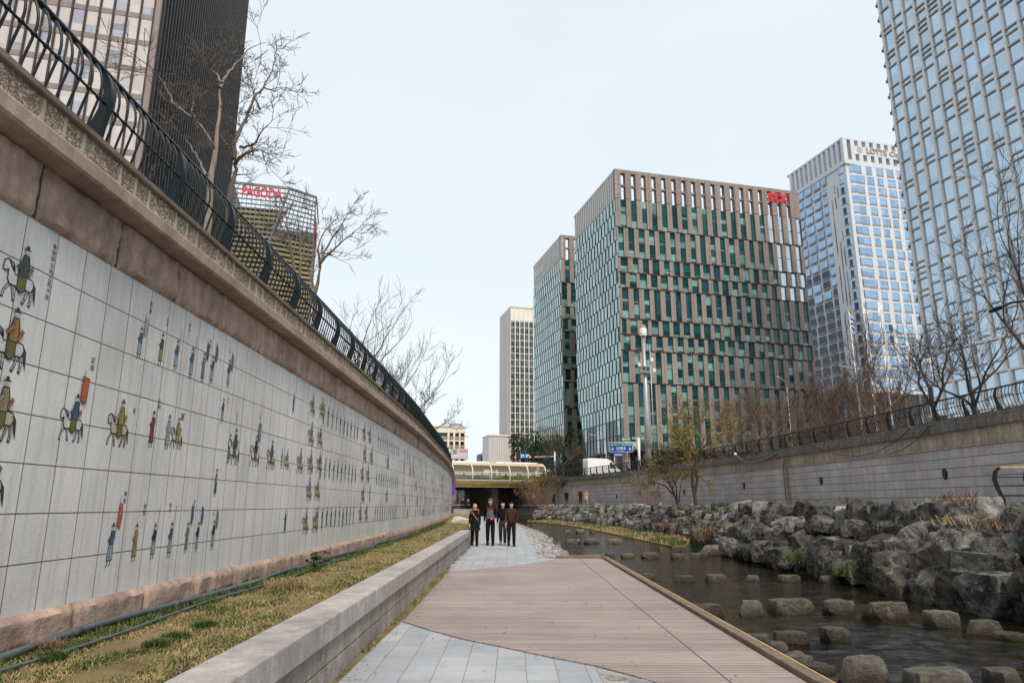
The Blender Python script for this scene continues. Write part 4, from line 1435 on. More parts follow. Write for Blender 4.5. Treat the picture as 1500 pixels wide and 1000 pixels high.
        left.box(sl, 0.0, min(dep_a, dep_b) - 0.01, za + 0.0, za + 0.05, -0.03, 0.03, 2)
        sl.build('glazing_band', [G['curtain_light'], G['curtain_dark'], B['dark_side']], root)
    # soffit and columns
    s_ = MB()
    s_.poly([left.p(0, BASE, 0), left.p(DEP - taper, BASE, 0), left.p(DEP - taper, BASE, -wid + 1), left.p(0, BASE, -wid)], thick=(0, 0, 0.4))
    s_.build('soffit', B['spandrel'], root)
    for k in range(5):
        for side in (0, 1):
            u = 2 + (DEP - taper - 6) * k / 4 if side == 0 else 0
            c = left.p(u, 0, -1.2) if side == 0 else right.p(6 + 9.5 * k, 0, -1.4)
            if side and 6 + 9.5 * k > wid: continue
            mb = MB(); mb.box((c.x, c.y, (STREET + BASE) / 2), (1.3, 1.3, BASE - STREET), TH); mb.build('column', B['brown'], root)
    lo_ = MB()
    Face(left.p(3, 0, -5), D1, -D2).quad(lo_, 0, DEP - taper - 4, STREET, BASE, 0)
    Face(right.p(5, 0, -4), D2, -D1).quad(lo_, 0, wid - 6, STREET, BASE, 0)
    lo_.build('lobby_glazing', G['office_win'], root)
    return root, right, left


stx, fr, fl_ = twin('office_tower', 'broad brown stone and teal glass tower with red letters at its open roof edge', CT, True, True)
mb = MB()
u0 = along(CT, D2, 1124, 290); u1 = along(CT, D2, 1155, 292)
zt = at_y(1140, 281, fr.p((u0 + u1) / 2, 0).y).z; zb = at_y(1140, 297, fr.p((u0 + u1) / 2, 0).y).z
letter(mb, 'stx', fr.p(u0, zb, 0.25), D2, Z, u1 - u0, zt - zb, depth=D1 * 0.25, bold=0.03)
mb.build('sign_letters', M['red'], stx)
mb = MB()
u0 = along(CT, D2, 926, 641); u1 = along(CT, D2, 943, 641)
zt = at_y(934, 639.5, CT.y).z; zb = at_y(934, 643.0, CT.y).z
letter(mb, 'FACTBLVE', fr.p(u0, zb, 0.1), D2, Z, u1 - u0, zt - zb, bold=0.01)
mb.build('entrance_letters', M['white_paint'], stx)

C2 = at_y(821, 344, 195.8)
tw2, fr2, fl2_ = twin('office_tower', 'narrow-looking brown stone and pale glass tower behind the broad one with small white sign', C2, False, False)
mb = MB()
u0 = along(C2, D1, 798.5, 395); u1 = along(C2, D1, 785, 408)
letter(mb, 'MIRAE ASSET', fl2_.p(u1, HT - 5.6, 0.15), -D1, Z, u1 - u0, 2.4, bold=0.02)
mb.build('sign_letters', M['white_paint'], tw2)

# ================================================================ white column tower
CW = at_y(748, 448, 300)
root = thing('office_tower', 'slim tower with blank pinkish side and cream columned front far beyond the footbridge', 'office tower', (CW.x, CW.y, STREET))
ft, lf = Face(CW, D2, -D1), Face(CW, D1, -D2)
top = CW.z; dep = along(CW, D1, 732, 475); wid = 22.0
mb = MB(); lf.box(mb, 0.3, dep, STREET, top, -wid + 0.3, 0); mb.build('stone_wall', B['pinkgrey'], root)
mb = MB()
vis = along(CW, D2, 785, 449); bay = vis / 5.6
nb = int(wid / bay) + 1
for k in range(nb + 1):
    ft.box(mb, k * bay - 0.2 if k else 0.0, k * bay + 0.2, STREET, top - 0.02, -0.35, 0.0)
ft.box(mb, 0, wid, top - 6.5, top - 0.01, -0.34, -0.22)
mb.build('column_screen', B['cream'], root)
mb = MB(); ft.box(mb, 0.02, wid - 0.01, top - 0.5, top + 0.15, -2, 0.12); mb.build('roof_edge', B['cream'], root)
nf = 26; fh = (top - 7 - STREET) / nf
items = []
for k in range(nf):
    for c in range(nb):
        za = STREET + fh * k
        def draw(mb, za=za, c=c, sd=k * 31 + c):
            r = random.Random(sd)
            a, b_ = c * bay + 0.2, (c + 1) * bay - 0.2
            mid = (a + b_) / 2
            ft.quad(mb, a, mid - 0.03, za + 0.4, za + fh, -0.28, r.choice([0, 0, 1])); ft.quad(mb, mid + 0.03, b_, za + 0.4, za + fh, -0.28, r.choice([0, 0, 1]))
            ft.box(mb, a, b_, za, za + 0.4, -0.32, -0.22, 2)
            ft.box(mb, mid - 0.03, mid + 0.03, za + 0.4, za + fh, -0.32, -0.24, 2)
        items.append((1 - c * 0.1 - k * 0.001, draw, [G['office_win'], G['dark_win'], B['ledge_grey'], B['cream']]))
windows(root, items)
# low annex with ribs
t = thing('office_annex', 'low pale ribbed block in front of the slim columned tower', 'building', (-6, 286, STREET))
ca = Vector((-0.9, 287, 0)); fa = Face(ca, -D2, -D1)
hz = at_y(722, 639, 288).z
wa = 8.8
mb = MB(); fa.box(mb, 0, wa, STREET, hz, -12, 0); mb.build('wall', B['annex'], t)
mb = MB()
for k in range(9): fa.box(mb, k * wa / 9 + 0.1, k * wa / 9 + 0.45, STREET, hz - 0.4, 0, 0.3)
mb.build('rib_cladding', B['pinkgrey'], t)
mb = MB(); fa.box(mb, -0.2, wa + 0.2, hz, hz + 0.5, -12, 0.35); mb.build('roof_edge', B['cream'], t)
# low dark block
t = thing('low_block', 'small dark glazed block beside the ribbed annex', 'building', (-12, 320, STREET))
fa = Face((-14.3, 321, 0), D2, -D1); hz = at_y(712, 664, 320).z
mb = MB(); fa.box(mb, 0, 5.6, STREET, hz, -9, 0); mb.build('wall', B['dark_side'], t)
mb = MB()
for k in range(5): fa.box(mb, 0.2, 5.4, STREET + 2 + k * 3.4, STREET + 4.2 + k * 3.4, 0.0, 0.05)
mb.build('window_strip', G['dark_win'], t)
mb = MB(); fa.box(mb, 2.2, 5.2, hz, hz + 2.2, -7, -1); mb.build('roof_room', B['annex'], t)

# ================================================================ apartments
ap = at_y(682, 626, 260)
t = thing('apartment_block', 'sunlit cream apartment block with brown balconies beyond the curved wall end', 'apartment block', (ap.x, ap.y, STREET))
fa = Face(ap, -D2, -D1); hz = ap.z
wa = along(ap, -D2, 622, 620)
mb = MB(); fa.box(mb, 0, wa, STREET, hz, -14, 0); mb.build('wall', B['apt'], t)
items = []
cols = [(0.03, 0.12), (0.16, 0.25), (0.30, 0.39)]
nf = 10
fh = 3.15
for k in range(nf):
    z = hz - 2.4 - fh * k
    if z < STREET + 2: break
    for a, b_ in cols + [(0.44, 0.53), (0.53, 0.62), (0.62, 0.70), (0.74, 0.82), (0.86, 0.95)]:
        def draw(mb, a=a * wa, b_=b_ * wa, z=z):
            fa.quad(mb, a, b_, z - 1.0, z + 0.35, 0.03, 0)
            fa.box(mb, a - 0.05, b_ + 0.05, z - 1.75, z - 1.0, 0.0, 0.45, 1)
        items.append((1, draw, [G['dark_win'], B['balcony']]))
windows(t, items, most=100)
mb = MB(); fa.box(mb, -0.2, wa, hz, hz + 0.5, -14, 0.25); mb.build('roof_edge', B['cream'], t)
mb = MB(); fa.box(mb, 1.0, 5.0, hz + 0.5, hz + 1.6, -9, -2); mb.build('roof_plant', B['hotel_grey'], t)
mb = MB(); fa.box(mb, 7.0, wa - 0.5, hz + 0.5, hz + 1.0, -9, -2); mb.build('roof_plant', B['apt'], t)
# street level building in front of it
t = thing('shop_building', 'low grey glazed building below the cream apartments', 'building', (-20, 200, STREET))
q0 = at_y(652, 655, 200); fa = Face(at_y(662, 655, 200), -D2, -D1)
mb = MB(); fa.box(mb, 0, 9, STREET, q0.z, -8, 0); mb.build('wall', B['dark_side'], t)
mb = MB()
for k in range(3): fa.box(mb, 0.5 + 2.9 * k, 0.75 + 2.9 * k, STREET, q0.z, 0, 0.2)
fa.box(mb, 0.02, 9, q0.z - 1.2, q0.z - 0.6, 0, 0.18); mb.build('white_frame', B['cream'], t)

# billboard
q0, q1 = at_y(660.5, 672, 150), at_y(685, 657, 150)
t = thing('billboard', 'small roadside billboard with dark 283 on white and red lines on pink', 'billboard', (q0.x, 150, STREET))
fb = Face((q0.x, 150, 0), (1, 0, 0), (0, -1, 0)); wb, z0, z1 = q1.x - q0.x, q0.z, q1.z
mb = MB(); fb.box(mb, 0, wb, z0, z1, -0.6, 0); mb.build('case', B['hotel_grey'], t)
mb = MB(); fb.quad(mb, 0.08, wb - 0.08, z0 + 0.1, z1 - 0.1, 0.01); mb.build('screen', plain('pale_pink_panel', (0.70, 0.60, 0.64), 0.4, 0.1, 1), t)
mb = MB(); fb.quad(mb, 0.12, wb * 0.44, z0 + 0.75, z1 - 0.16, 0.016); mb.build('white_panel', M['white_paint'], t)
mb = MB(); letter(mb, '283', fb.p(wb * 0.07, z0 + 1.0, 0.025), fb.d, Z, wb * 0.33, 0.95, bold=0.03); mb.build('lettering', M['ink'], t)
mb = MB()
fb.box(mb, wb * 0.5, wb * 0.95, z1 - 0.75, z1 - 0.35, 0.01, 0.02)
mb.build('red_strip', plain('faded_red', (0.62, 0.16, 0.20), 0.5, 0.2, 8), t)
for k in range(2):
    mb = MB(); fb.box(mb, 0.7 + k * 2.2, 0.9 + k * 2.2, STREET, z0, -0.4, -0.2); mb.build('leg', M['steel'], t)
q0, q1 = at_y(655, 679, 125), at_y(673, 674, 125)
t = thing('awning', 'pale pink fabric awning below the billboard', 'awning', (q0.x, 125, STREET))
mb = MB(); w_ = q1.x - q0.x
mb.add([(q0.x, 125, q0.z), (q0.x + w_, 125, q0.z), (q0.x + w_ * 0.85, 127, q1.z), (q0.x + w_ * 0.15, 127, q1.z), (q0.x, 129, q0.z), (q0.x + w_, 129, q0.z)], [(0, 1, 2, 3), (3, 2, 5, 4), (0, 3, 4), (1, 5, 2)])
mb.build('canopy', M['pinkcloth'], t)
for k in range(2):
    mb = MB(); mb.tube([(q0.x + 0.2 + k * (w_ - 0.4), 125.2, STREET), (q0.x + 0.2 + k * (w_ - 0.4), 125.2, q0.z)], 0.05, 6); mb.build('pole', M['steel'], t)

# ================================================================ lattice-clad block with red roof sign
PG = at_y(343, 268, 80.0)
root = thing('lattice_building', 'faceted block clad in gold louvres and steel lattice with red roof letters', 'building', (PG.x, PG.y, STREET))
top = PG.z
wF = along(PG, D2, 425, 275)
fF = Face(PG, D2, -D1)
apex = fF.p(wF, top)
zc = top - 7.3
s31 = along(PG, D2, 394, 353)
low = fF.p(s31, zc)
bot = fF.p(max(s31 - (wF - s31) * 2.2, 0.8), zc - 17)
RZ = at_y(462, 287, 84.2)
rt = Vector((RZ.x, RZ.y, top))
rb = Vector((RZ.x + 0.35, RZ.y, STREET))
back_t = rt + D1 * 9.0
mb = MB()
mb.poly([fF.p(0, STREET), Vector((bot.x, bot.y, STREET)), bot, low, apex - Z * 3.0, fF.p(0, top - 3.0)])
mb.build('front_glazing', B['olive_glass'], root)
mb = MB()
mb.add([bot, low, apex - Z * 6, rt - Z * 6, rb, Vector((bot.x, bot.y, STREET))], [(0, 1, 2, 3, 4, 5)])
mb.build('chamfer_glazing', B['olive_glass'], root)
mb = MB()
mb.add([rb, rt, back_t, Vector((back_t.x, back_t.y, STREET))], [(0, 1, 2, 3)])
o_ = fF.p(0, STREET)
mb.add([o_, fF.p(0, top), fF.p(0, top) + D1 * 14, o_ + D1 * 14], [(0, 3, 2, 1)])
mb.add([o_ + D1 * 14, fF.p(0, top) + D1 * 14, back_t + D1 * 4, Vector((back_t.x, back_t.y, STREET)) + D1 * 4], [(0, 1, 2, 3)])
mb.build('side_wall', B['dark_side'], root)
rr = random.Random(3)
lv, lg = MB(), MB()
z = STREET + 1
nrmF = -D1
while z < top - 0.1:
    # front louvre line, ends on the slanting fold
    if z > low.z: e_ = low.lerp(apex, (z - low.z) / (apex.z - low.z))
    elif z > bot.z: e_ = bot.lerp(low, (z - bot.z) / (low.z - bot.z))
    else: e_ = bot.copy()
    e_.z = z
    a = fF.p(0, z)
    tgt = lg if z > top - 3.3 else lv
    tgt.obox(a + nrmF * 0.05, (e_ - a), nrmF * 0.30, Z * (0.30 if z < top - 3.3 else 0.05))
    r_ = rb.lerp(rt, (z - STREET) / (top - STREET)); r_.z = z
    nn = (r_ - e_).cross(Z).normalized()
    tgt2 = lg if z > top - 6.5 else lv
    tgt2.obox(e_ + nn * 0.05, (r_ - e_), nn * 0.30, Z * (0.32 if z < top - 6.5 else 0.06))
    z += 0.62
for k in range(13):
    u = wF * k / 12
    zt_, zb_ = top, top - 7.0
    if k > 0:
        # clip by the fold
        f_ = (u - s31) / max(wF - s31, 1e-3)
        if u > s31: zb_ = low.z + (apex.z - low.z) * f_
        else: zb_ = top - 7.0
    lg.obox(fF.p(u, zb_, 0.36), D2 * 0.07, nrmF * 0.07, Z * (zt_ - zb_))
for k in range(10):
    f_ = k / 9
    a, b_ = apex.lerp(rt, f_), bot.lerp(rb, f_)
    q_ = low.lerp(rb.lerp(rt, 0.75), f_)
    lg.tube([a + Vector((0.2, -0.3, 0)), q_ + Vector((0.2, -0.3, 0))], 0.05, 4)
lg.tube([apex + Vector((0.1, -0.35, 0)), low + Vector((0.1, -0.35, 0)), bot + Vector((0.1, -0.35, 0))], 0.11, 5)
lg.tube([fF.p(0, top, 0.3), fF.p(wF, top, 0.3), rt + Vector((0.2, -0.2, 0)), back_t + Vector((0.3, 0, 0))], 0.09, 5)
lv.build('louvre_slats', B['louvre'], root); lg.build('roof_lattice', B['louvre_grey'], root)
mb = MB()
u0 = along(PG, D2, 356, 275); u1 = along(PG, D2, 414, 280)
letter(mb, 'PAGODA', fF.p(u0, top - 1.75, 0.5), D2, Z, u1 - u0, 1.35, depth=D1 * 0.15, bold=0.025)
mb.build('sign_letters', M['red'], root)
mb = MB()
letter(mb, 'PAGODA', rt + D1 * 1.0 + D2 * 0.3 - Z * 4.2, D1, Z, 6.5, 1.6, depth=-D2 * 0.15, bold=0.02)
mb.build('side_letters', M['red'], root)
mb = MB(); mb.poly([fF.p(0, top - 8, -0.4), fF.p(wF * 0.9, top - 8, -0.4), rt - Z * 8 - D2 * 0.5, back_t - Z * 8 - D2 * 0.5, fF.p(0, top - 8, -0.4) + D1 * 13]); mb.build('roof', B['dark_side'], root)

# ================================================================ dark finned tower
CD = at_y(237, 0, 70.0)
root = thing('dark_tower', 'tall tower with black finned side and cream glazed front above the railing', 'office tower', (CD.x, CD.y, STREET))
Ht = 128.0
depD = along(CD, D1, 363, 0)
fs_, ff = Face(CD, D1, D2), Face(CD, -D2, -D1)
wD = 46.0
mb = MB(); ff.box(mb, 0.35, wD, STREET, Ht, -depD + 0.3, -0.3); mb.build('core_wall', G['black_glass'], root)
mb = MB(); fs_.quad(mb, 0.3, depD, STREET, Ht, -0.30); mb.build('side_glazing', G['black_glass'], root)
nfin = 44
for k in range(nfin):
    mb = MB()
    u = 0.6 + (depD - 1.2) * k / (nfin - 1)
    fs_.box(mb, u - 0.10, u + 0.10, STREET, Ht, -0.3, 0.34)
    mb.build('fin', B['fin_black'], root)
mb = MB()
for k in range(36): fs_.box(mb, 0.3, depD, STREET + 3.42 * k - 0.3, STREET + 3.42 * k + 0.3, -0.3, -0.1)
mb.build('side_spandrel', B['fin_black'], root)
mb = MB(); ff.box(mb, -0.02, 0.55, STREET, Ht, -0.6, 0.06); fs_.box(mb, -0.0, 0.3, STREET, Ht, -0.2, 0.07); mb.build('corner_pier', B['band_brown'], root)
fh = 3.42; bayw = 1.38
items, bands_ = [], MB()
for k in range(36):
    za = STREET + fh * k
    ff.box(bands_, 0.5, wD, za, za + 0.65, -0.3, 0.0)
    for c in range(int((wD - 0.6) / bayw)):
        a = 0.6 + bayw * c
        def draw(mb, a=a, za=za, sd=k * 77 + c):
            r = random.Random(sd)
            t1 = za + 0.65; t2 = za + fh
            cut = t1 + (t2 - t1) * r.choice([0.3, 0.35, 0.4, 0.6])
            ff.quad(mb, a + 0.1, a + bayw - 0.1, t1, cut, -0.06, r.choice([0, 0, 1]))
            ff.quad(mb, a + 0.1, a + bayw - 0.1, cut, t2, -0.06 + r.uniform(-0.01, 0.01), r.choice([0, 0, 0, 0, 0, 0, 1]))
        items.append((1 - 0.02 * c - (5 if k > 19 or k < 4 else 0), draw, [G['cream_glass'], G['grey_glass']]))
bands_.build('spandrel_band', B['band_brown'], root)
windows(root, items)
for c in range(int((wD - 0.6) / bayw) + 1):
    mb = MB(); ff.box(mb, 0.6 + bayw * c - 0.075, 0.6 + bayw * c + 0.075, STREET, Ht, -0.1, 0.2); mb.build('mullion', B['fin_brown'], root)

# ================================================================ hotel
CH = at_y(1233, 198, 200)
root = thing('hotel_tower', 'white panelled hotel tower with rounded blue glass corner and pale roof sign', 'hotel', (CH.x, CH.y, STREET))
top = CH.z
dH = along(CH, D1, 1152, 252); wH = 40.0
fl_h, fr_h = Face(CH, D1, -D2), Face(CH, D2, -D1)
R_ = 3.0
zt = top - 9.5            # below the open crown
mb = MB()
fl_h.box(mb, 0.4, dH, STREET, zt, -wH + 0.4, -0.4); mb.build('core_wall', B['hotel_white'], root)
# crown: open frames on both sides
mb = MB()
for k in range(12):
    u = dH * k / 12 + (0.0 if k == 0 else 0.0)
    fl_h.box(mb, u, u + dH / 12 * 0.50, zt + 0.3, top - 1.2, -1.6, 0)
fl_h.box(mb, 0, dH, top - 1.2, top - 0.6, -1.7, 0.02)
for k in range(14):
    u = wH * k / 14
    fr_h.box(mb, u + (1.6 if k == 0 else 0), u + wH / 14 * 0.5, zt + 0.3, top - 1.2, -1.6, 0)
fr_h.box(mb, 0, wH, top - 1.2, top - 0.6, -1.7, 0.02)
fr_h.box(mb, 3.6, wH, zt + 3.6, top - 3.2, -1.5, 0.03)
fr_h.box(mb, -0.01, wH, zt - 0.2, zt + 1.3, -2.0, 0.03); fl_h.box(mb, 0.0, dH, zt - 0.2, zt + 1.3, -2.0, 0.03)
mb.build('crown_screen', B['hotel_white'], root)
mb = MB(); fr_h.box(mb, 4, wH, zt + 0.4, top - 2.2, -5, -4.6); fl_h.box(mb, 4, dH, zt + 0.4, top - 2.2, -5, -4.6); mb.build('crown_backing', B['hotel_grey'], root)
nF = 25; fh = (zt - 20 - 0.2) / nF
items = []
colp = 3.9
pan = MB()
for k in range(nF):
    za = zt - 0.2 - fh * (k + 1)
    tall = 1.25 if k == 0 else 1.0
    rs = random.Random(k * 5 + 1)
    # right face
    c = 0
    u = R_ + 0.6
    while u < wH - 1:
        w_ = rs.choice([2.2, 2.6, 3.0])
        def draw(mb, u=u, w_=w_, za=za, sd=rs.random(), k=k):
            r = random.Random(sd)
            m_ = 0
            fr_h.quad(mb, u, u + w_ * 0.5, za + 1.0, za + fh - 0.1, -0.12, m_); fr_h.quad(mb, u + w_ * 0.5, u + w_, za + 1.0, za + fh - 0.1, -0.115, 1 if r.random() < 0.06 else m_)
            fr_h.box(mb, u - 0.05, u + w_ + 0.05, za + 0.4, za + 1.0, -0.12, 0.05, 2)
        items.append((1 - 0.01 * u, draw, [G['hotel_blue'], G['hotel_dark'], B['hotel_grey']]))
        fr_h.box(pan, u + w_, u + w_ + (colp - w_), za, za + fh, -0.5, 0.0)
        u += colp
    fr_h.box(pan, R_ + 0.6, wH, za + fh - 0.25, za + fh + 0.55, -0.5, -0.03)
    # left face
    u = 9.5
    ci = 0
    while u < dH - 1.5:
        w_ = [2.0, 3.4, 3.4, 2.6, 2.4][ci % 5] * rs.uniform(0.9, 1.05)
        dk = (k > 8 and rs.random() < 0.55) or k > 11
        def draw(mb, u=u, w_=w_, za=za, dk=dk):
            fl_h.quad(mb, u, u + w_, za + 1.0, za + fh - 0.2, -0.12, 1 if dk else 0)
            fl_h.box(mb, u, u + w_, za + 0.45, za + 1.0, -0.12, 0.03, 2)
        items.append((0.9 - 0.01 * u, draw, [G['hotel_blue'], G['hotel_dark'], B['hotel_grey']]))
        u += w_ + 1.1
        ci += 1
for k in range(90):
    rs = random.Random(k + 900)
    u = rs.choice([4.2, 5.6, 7.2]); z_ = rs.uniform(24, zt - 8)
    fl_h.box(pan, u, u + 0.45, z_, z_ + fh * 0.9, -0.45, 0.012, 1)
fl_h.box(pan, 3.4, 9.3, STREET, zt - 4, -0.5, 0.0); fl_h.box(pan, dH - 1.5, dH, STREET, zt, -0.5, 0.02)
pan.build('wall_panels', [B['hotel_white'], B['hotel_grey']], root)
windows(root, items)
# rounded glass corner
for k in range(nF):
    za = zt - 0.2 - fh * (k + 1)
    mb = MB()
    cc = Vector((CH.x, CH.y, 0)) + D1 * R_ + D2 * R_
    pts = []
    for i in range(9):
        a_ = PI / 2 * i / 8
        pts.append(cc - D2 * R_ * math.cos(a_) - D1 * R_ * math.sin(a_))
    pts = [pts[0] + D1 * 0.4] + pts + [pts[-1] + D2 * 0.6]
    for i in range(len(pts) - 1):
        a, b_ = pts[i], pts[i + 1]
        mb.quad(a + Z * (za + 1.1), b_ + Z * (za + 1.1), b_ + Z * (za + fh - 0.25), a + Z * (za + fh - 0.25), 1 if (i in (1, 2) and k > 1) else 0)
        mb.quad(a + Z * (za + 0.5), b_ + Z * (za + 0.5), b_ + Z * (za + 1.1), a + Z * (za + 1.1), 2)
        mb.quad(a + Z * (za - 0.25), b_ + Z * (za - 0.25), b_ + Z * (za + 0.5), a + Z * (za + 0.5), 3)
    mb.build('corner_window', [G['hotel_blue'], G['hotel_dark'], B['hotel_grey'], B['hotel_white']], root, smooth=False)
mb = MB()
u0 = along(CH, D2, 1267, 216)
letter(mb, 'LOTTE', fr_h.p(u0 + 0.4, zt + 4.3, 0.08), D2, Z, 7.6, 1.9, depth=-D1 * 0.2, bold=0.02)
letter(mb, 'City', fr_h.p(u0 + 9.0, zt + 4.0, 0.08), D2, Z, 4.6, 2.1, depth=-D1 * 0.2, bold=0.0)
mb.build('sign_letters', plain('pale_gold_letter', (0.48, 0.33, 0.24), 0.5, 0.1, 1), root)
mb = MB()
em = [fr_h.p(u0 - 2.2 + 1.1 * math.cos(2 * PI * i / 14), zt + 5.2 + 1.1 * math.sin(2 * PI * i / 14), 0.09) for i in range(14)]
mb.poly(em, thick=D1 * 0.1)
mb.build('sign_emblem', plain('pale_pink_emblem', (0.50, 0.38, 0.35), 0.5, 0.1, 1), root)
# podium with sloped glass roof
t = thing('podium_building', 'low podium with sloping blue glass roof below the hotel', 'building', (60, 140, STREET))
pc = at_y(1262, 543, 150)
pf = Face(pc, D2, -D1)
za, zb = at_y(1262, 543, 150).z, at_y(1262, 522, 150).z
Lp = 26
mb = MB()
a0, a1 = pf.p(0, za), pf.p(Lp, za - 3)
mb.add([pf.p(0, zb, -9), pf.p(0, za, 0), pf.p(Lp, za - 4.0, 2), pf.p(Lp, zb - 1.0, -9)], [(0, 1, 2, 3)]); mb.build('glass_roof', G['hotel_blue'], t)
mb = MB(); pf.box(mb, -6, Lp, STREET, za - 4.5, -9, -1); mb.build('wall', B['dark_side'], t)
mb = MB()
for k in range(8): pf.box(mb, -5 + 4 * k, -4.4 + 4 * k, STREET, za - 4.6, -1, -0.6)
mb.build('mullion_frame', B['hotel_grey'], t)

# ================================================================ gridded glass tower
CG = at_y(1287, 0, 120.0)
root = thing('glass_tower', 'tall tower of sky blue glass behind a staggered pale grid of frames', 'office tower', (CG.x, CG.y, STREET))
fg = Face(CG, -D1, -D2)
Lg, Hg = 46.0, 118.0
LOW = 4.9 + 22.0
mb = MB(); fg.box(mb, 0.3, Lg, STREET, Hg, -30, -0.5); mb.build('core_wall', B['dark_side'], root)
pitch = 2.57
n = int(Lg / pitch)
items = []
frame_parts, ledge_parts = [], []
fh = 4.2
ledgeM = MB()
steps = [(LOW, 0.0), (LOW - 5.2, 0.6), (LOW - 10.6, 1.1), (LOW - 16.0, 1.6), (STREET, 1.9)]
for c in range(n + 1):
    u = pitch * c
    mb = MB()
    fg.box(mb, u - 0.17, u + 0.17, LOW + 0.25, Hg, -0.4, 0.30)
    mb.build('frame_mullion', B['frame_grey'], root)
for si in range(len(steps) - 1):
    zt_, ext = steps[si]; zb_, _ = steps[si + 1]
    o_ = 0.25 * (si + 1)
    for c in range(n + 2):
        u = pitch * c + (pitch * 0.5 if si % 2 == 0 else 0.0) - ext
        if u > Lg: continue
        mb = MB(); fg.box(mb, u - 0.2, u + 0.2, zb_ + 0.3 if si < 3 else zb_, zt_ - 0.02, -0.4, 0.32); mb.build('frame_mullion', B['frame_grey'], root)
        if u + pitch <= Lg + 0.1:
            def draw(mb, u=u, zt_=zt_, zb_=zb_, sd=si * 50 + c):
                r = random.Random(sd)
                cut = zb_ + (zt_ - zb_) * r.choice([0.35, 0.5, 0.65])
                fg.quad(mb, u + 0.2, u + pitch - 0.2, zb_ + 0.2, cut - 0.1, -0.1 + r.uniform(-0.012, 0.012), 0)
                fg.quad(mb, u + 0.2, u + pitch - 0.2, cut + 0.1, zt_ - 0.1, -0.1 + r.uniform(-0.012, 0.012), 0)
                fg.box(mb, u + 0.2, u + pitch - 0.2, cut - 0.13, cut + 0.13, -0.12, 0.2, 1)
            m_ = G['dark_win'] if (c == 0 and si > 1) else G['sky_blue']
            if si == 3 and c == 1: m_ = plain('orange_brown_panel', (0.42, 0.2, 0.06), 0.6, 0.2, 0.5)
            if c > 12 and si >= 2: m_ = G['void']
            items.append((3 - 0.01 * c, draw, [m_, B['ledge_grey']]))
    fg.box(ledgeM, -ext - 0.2, Lg, zt_ - 0.02, zt_ + 0.3, -0.5, 0.36)
ledgeM.build('storey_ledge', B['frame_grey'], root)
sp = 2.1
for c in range(n):
    u = pitch * c
    rs = random.Random(c * 13 + 5)
    z = LOW + 0.3 + (c % 3) * 0.7
    za = LOW + 0.3
    lev = []
    while z < Hg:
        lev.append(z)
        z += rs.choice([4.2, 4.2, 3.2, 2.1, 1.05, 1.05, 2.1]) if lev else 4.2
    prev = za
    for z in lev + [Hg]:
        if z - prev > 0.5:
            def draw(mb, u=u, a=prev, b_=z, sd=rs.random()):
                r = random.Random(sd)
                t_ = r.uniform(-0.02, 0.02); t2 = r.uniform(-0.012, 0.012)
                mb.quad(fg.p(u + 0.2, a, -0.1 + t_), fg.p(u + pitch - 0.2, a, -0.1 - t_), fg.p(u + pitch - 0.2, b_, -0.1 - t_ + t2), fg.p(u + 0.2, b_, -0.1 + t_ + t2), 0)
                fg.box(mb, u + 0.2, u + pitch - 0.2, b_ - 0.14, b_ + 0.08, -0.12, 0.22, 1)
            yy_ = fg.p(u, 0).y
            in_view = (b_ if False else z) < CAM_H + 0.86 * yy_
            items.append(((z - prev) * 0.1 + (1 if in_view else 0) + 0.01 * c, draw, [G['sky_blue'], B['ledge_grey']]))
        prev = z
windows(root, items)
for k in range(24):
    mb = MB(); fg.box(mb, -0.75, -0.2, LOW + 3.4 * k, LOW + 3.4 * k + 0.55, -0.5, 0.25); fg.box(mb, -0.5, -0.2, LOW + 3.4 * k + 0.55, LOW + 3.4 * k + 1.1, -0.4, 0.15); mb.build('side_ledge', B['dark_side'], root)
mb = MB(); Face(fg.p(0, 0), D2, D1).quad(mb, 0.3, 30, STREET, Hg, -0.25); mb.build('side_glazing', G['sky_blue'], root)
mb = MB(); Face(fg.p(Lg, 0), D2, -D1).quad(mb, 0.3, 30, STREET, Hg, 0.05); mb.build('side_glazing', G['sky_blue'], root)
# ================================================================ bare trees
def sprout(rng, p, d, length, r, level, thick, thin, spread=0.75, up=0.25, twist=0.22, kids=4, r_min=0.004):
    """a branch that wanders, thins and sprouts; thick wood goes to one builder, twigs to the other"""
    nseg = 5 if level > 1 else 4
    pts, q = [Vector(p)], Vector(p)
    d = Vector(d).normalized()
    dirs = []
    for i in range(nseg):
        d = (d + Vector((rng.gauss(0, twist), rng.gauss(0, twist), rng.gauss(0, twist) + up * 0.25))).normalized()
        q = q + d * (length / nseg)
        pts.append(q.copy()); dirs.append(d.copy())
    r1 = max(r * 0.35, r_min)
    rs = [r + (r1 - r) * i / nseg for i in range(nseg + 1)]
    (thick if level > 2 else thin).tube(pts, rs, 6 if level > 2 else (4 if level == 2 else 3), cap=False)
    if level <= 0: return
    for k in range(kids + rng.choice([-1, 0, 0, 1])):
        t = rng.uniform(0.3, 1.0)
        i = min(int(t * nseg), nseg - 1)
        base = pts[i].lerp(pts[i + 1], t * nseg - i)
        side = Vector((rng.gauss(0, 1), rng.gauss(0, 1), rng.gauss(0, 0.7)))
        side = (side - dirs[i] * side.dot(dirs[i])).normalized()
        nd = (dirs[i] * rng.uniform(0.5, 1.0) + side * spread * rng.uniform(0.6, 1.2) + Z * up).normalized()
        sprout(rng, base, nd, length * rng.uniform(0.42, 0.68), max(rs[i] * rng.uniform(0.45, 0.62), r_min), level - 1, thick, thin, spread, up, twist, kids, r_min)
    sprout(rng, pts[-1], dirs[-1], length * 0.55, r1, level - 1, thick, thin, spread, up, twist, kids, r_min)


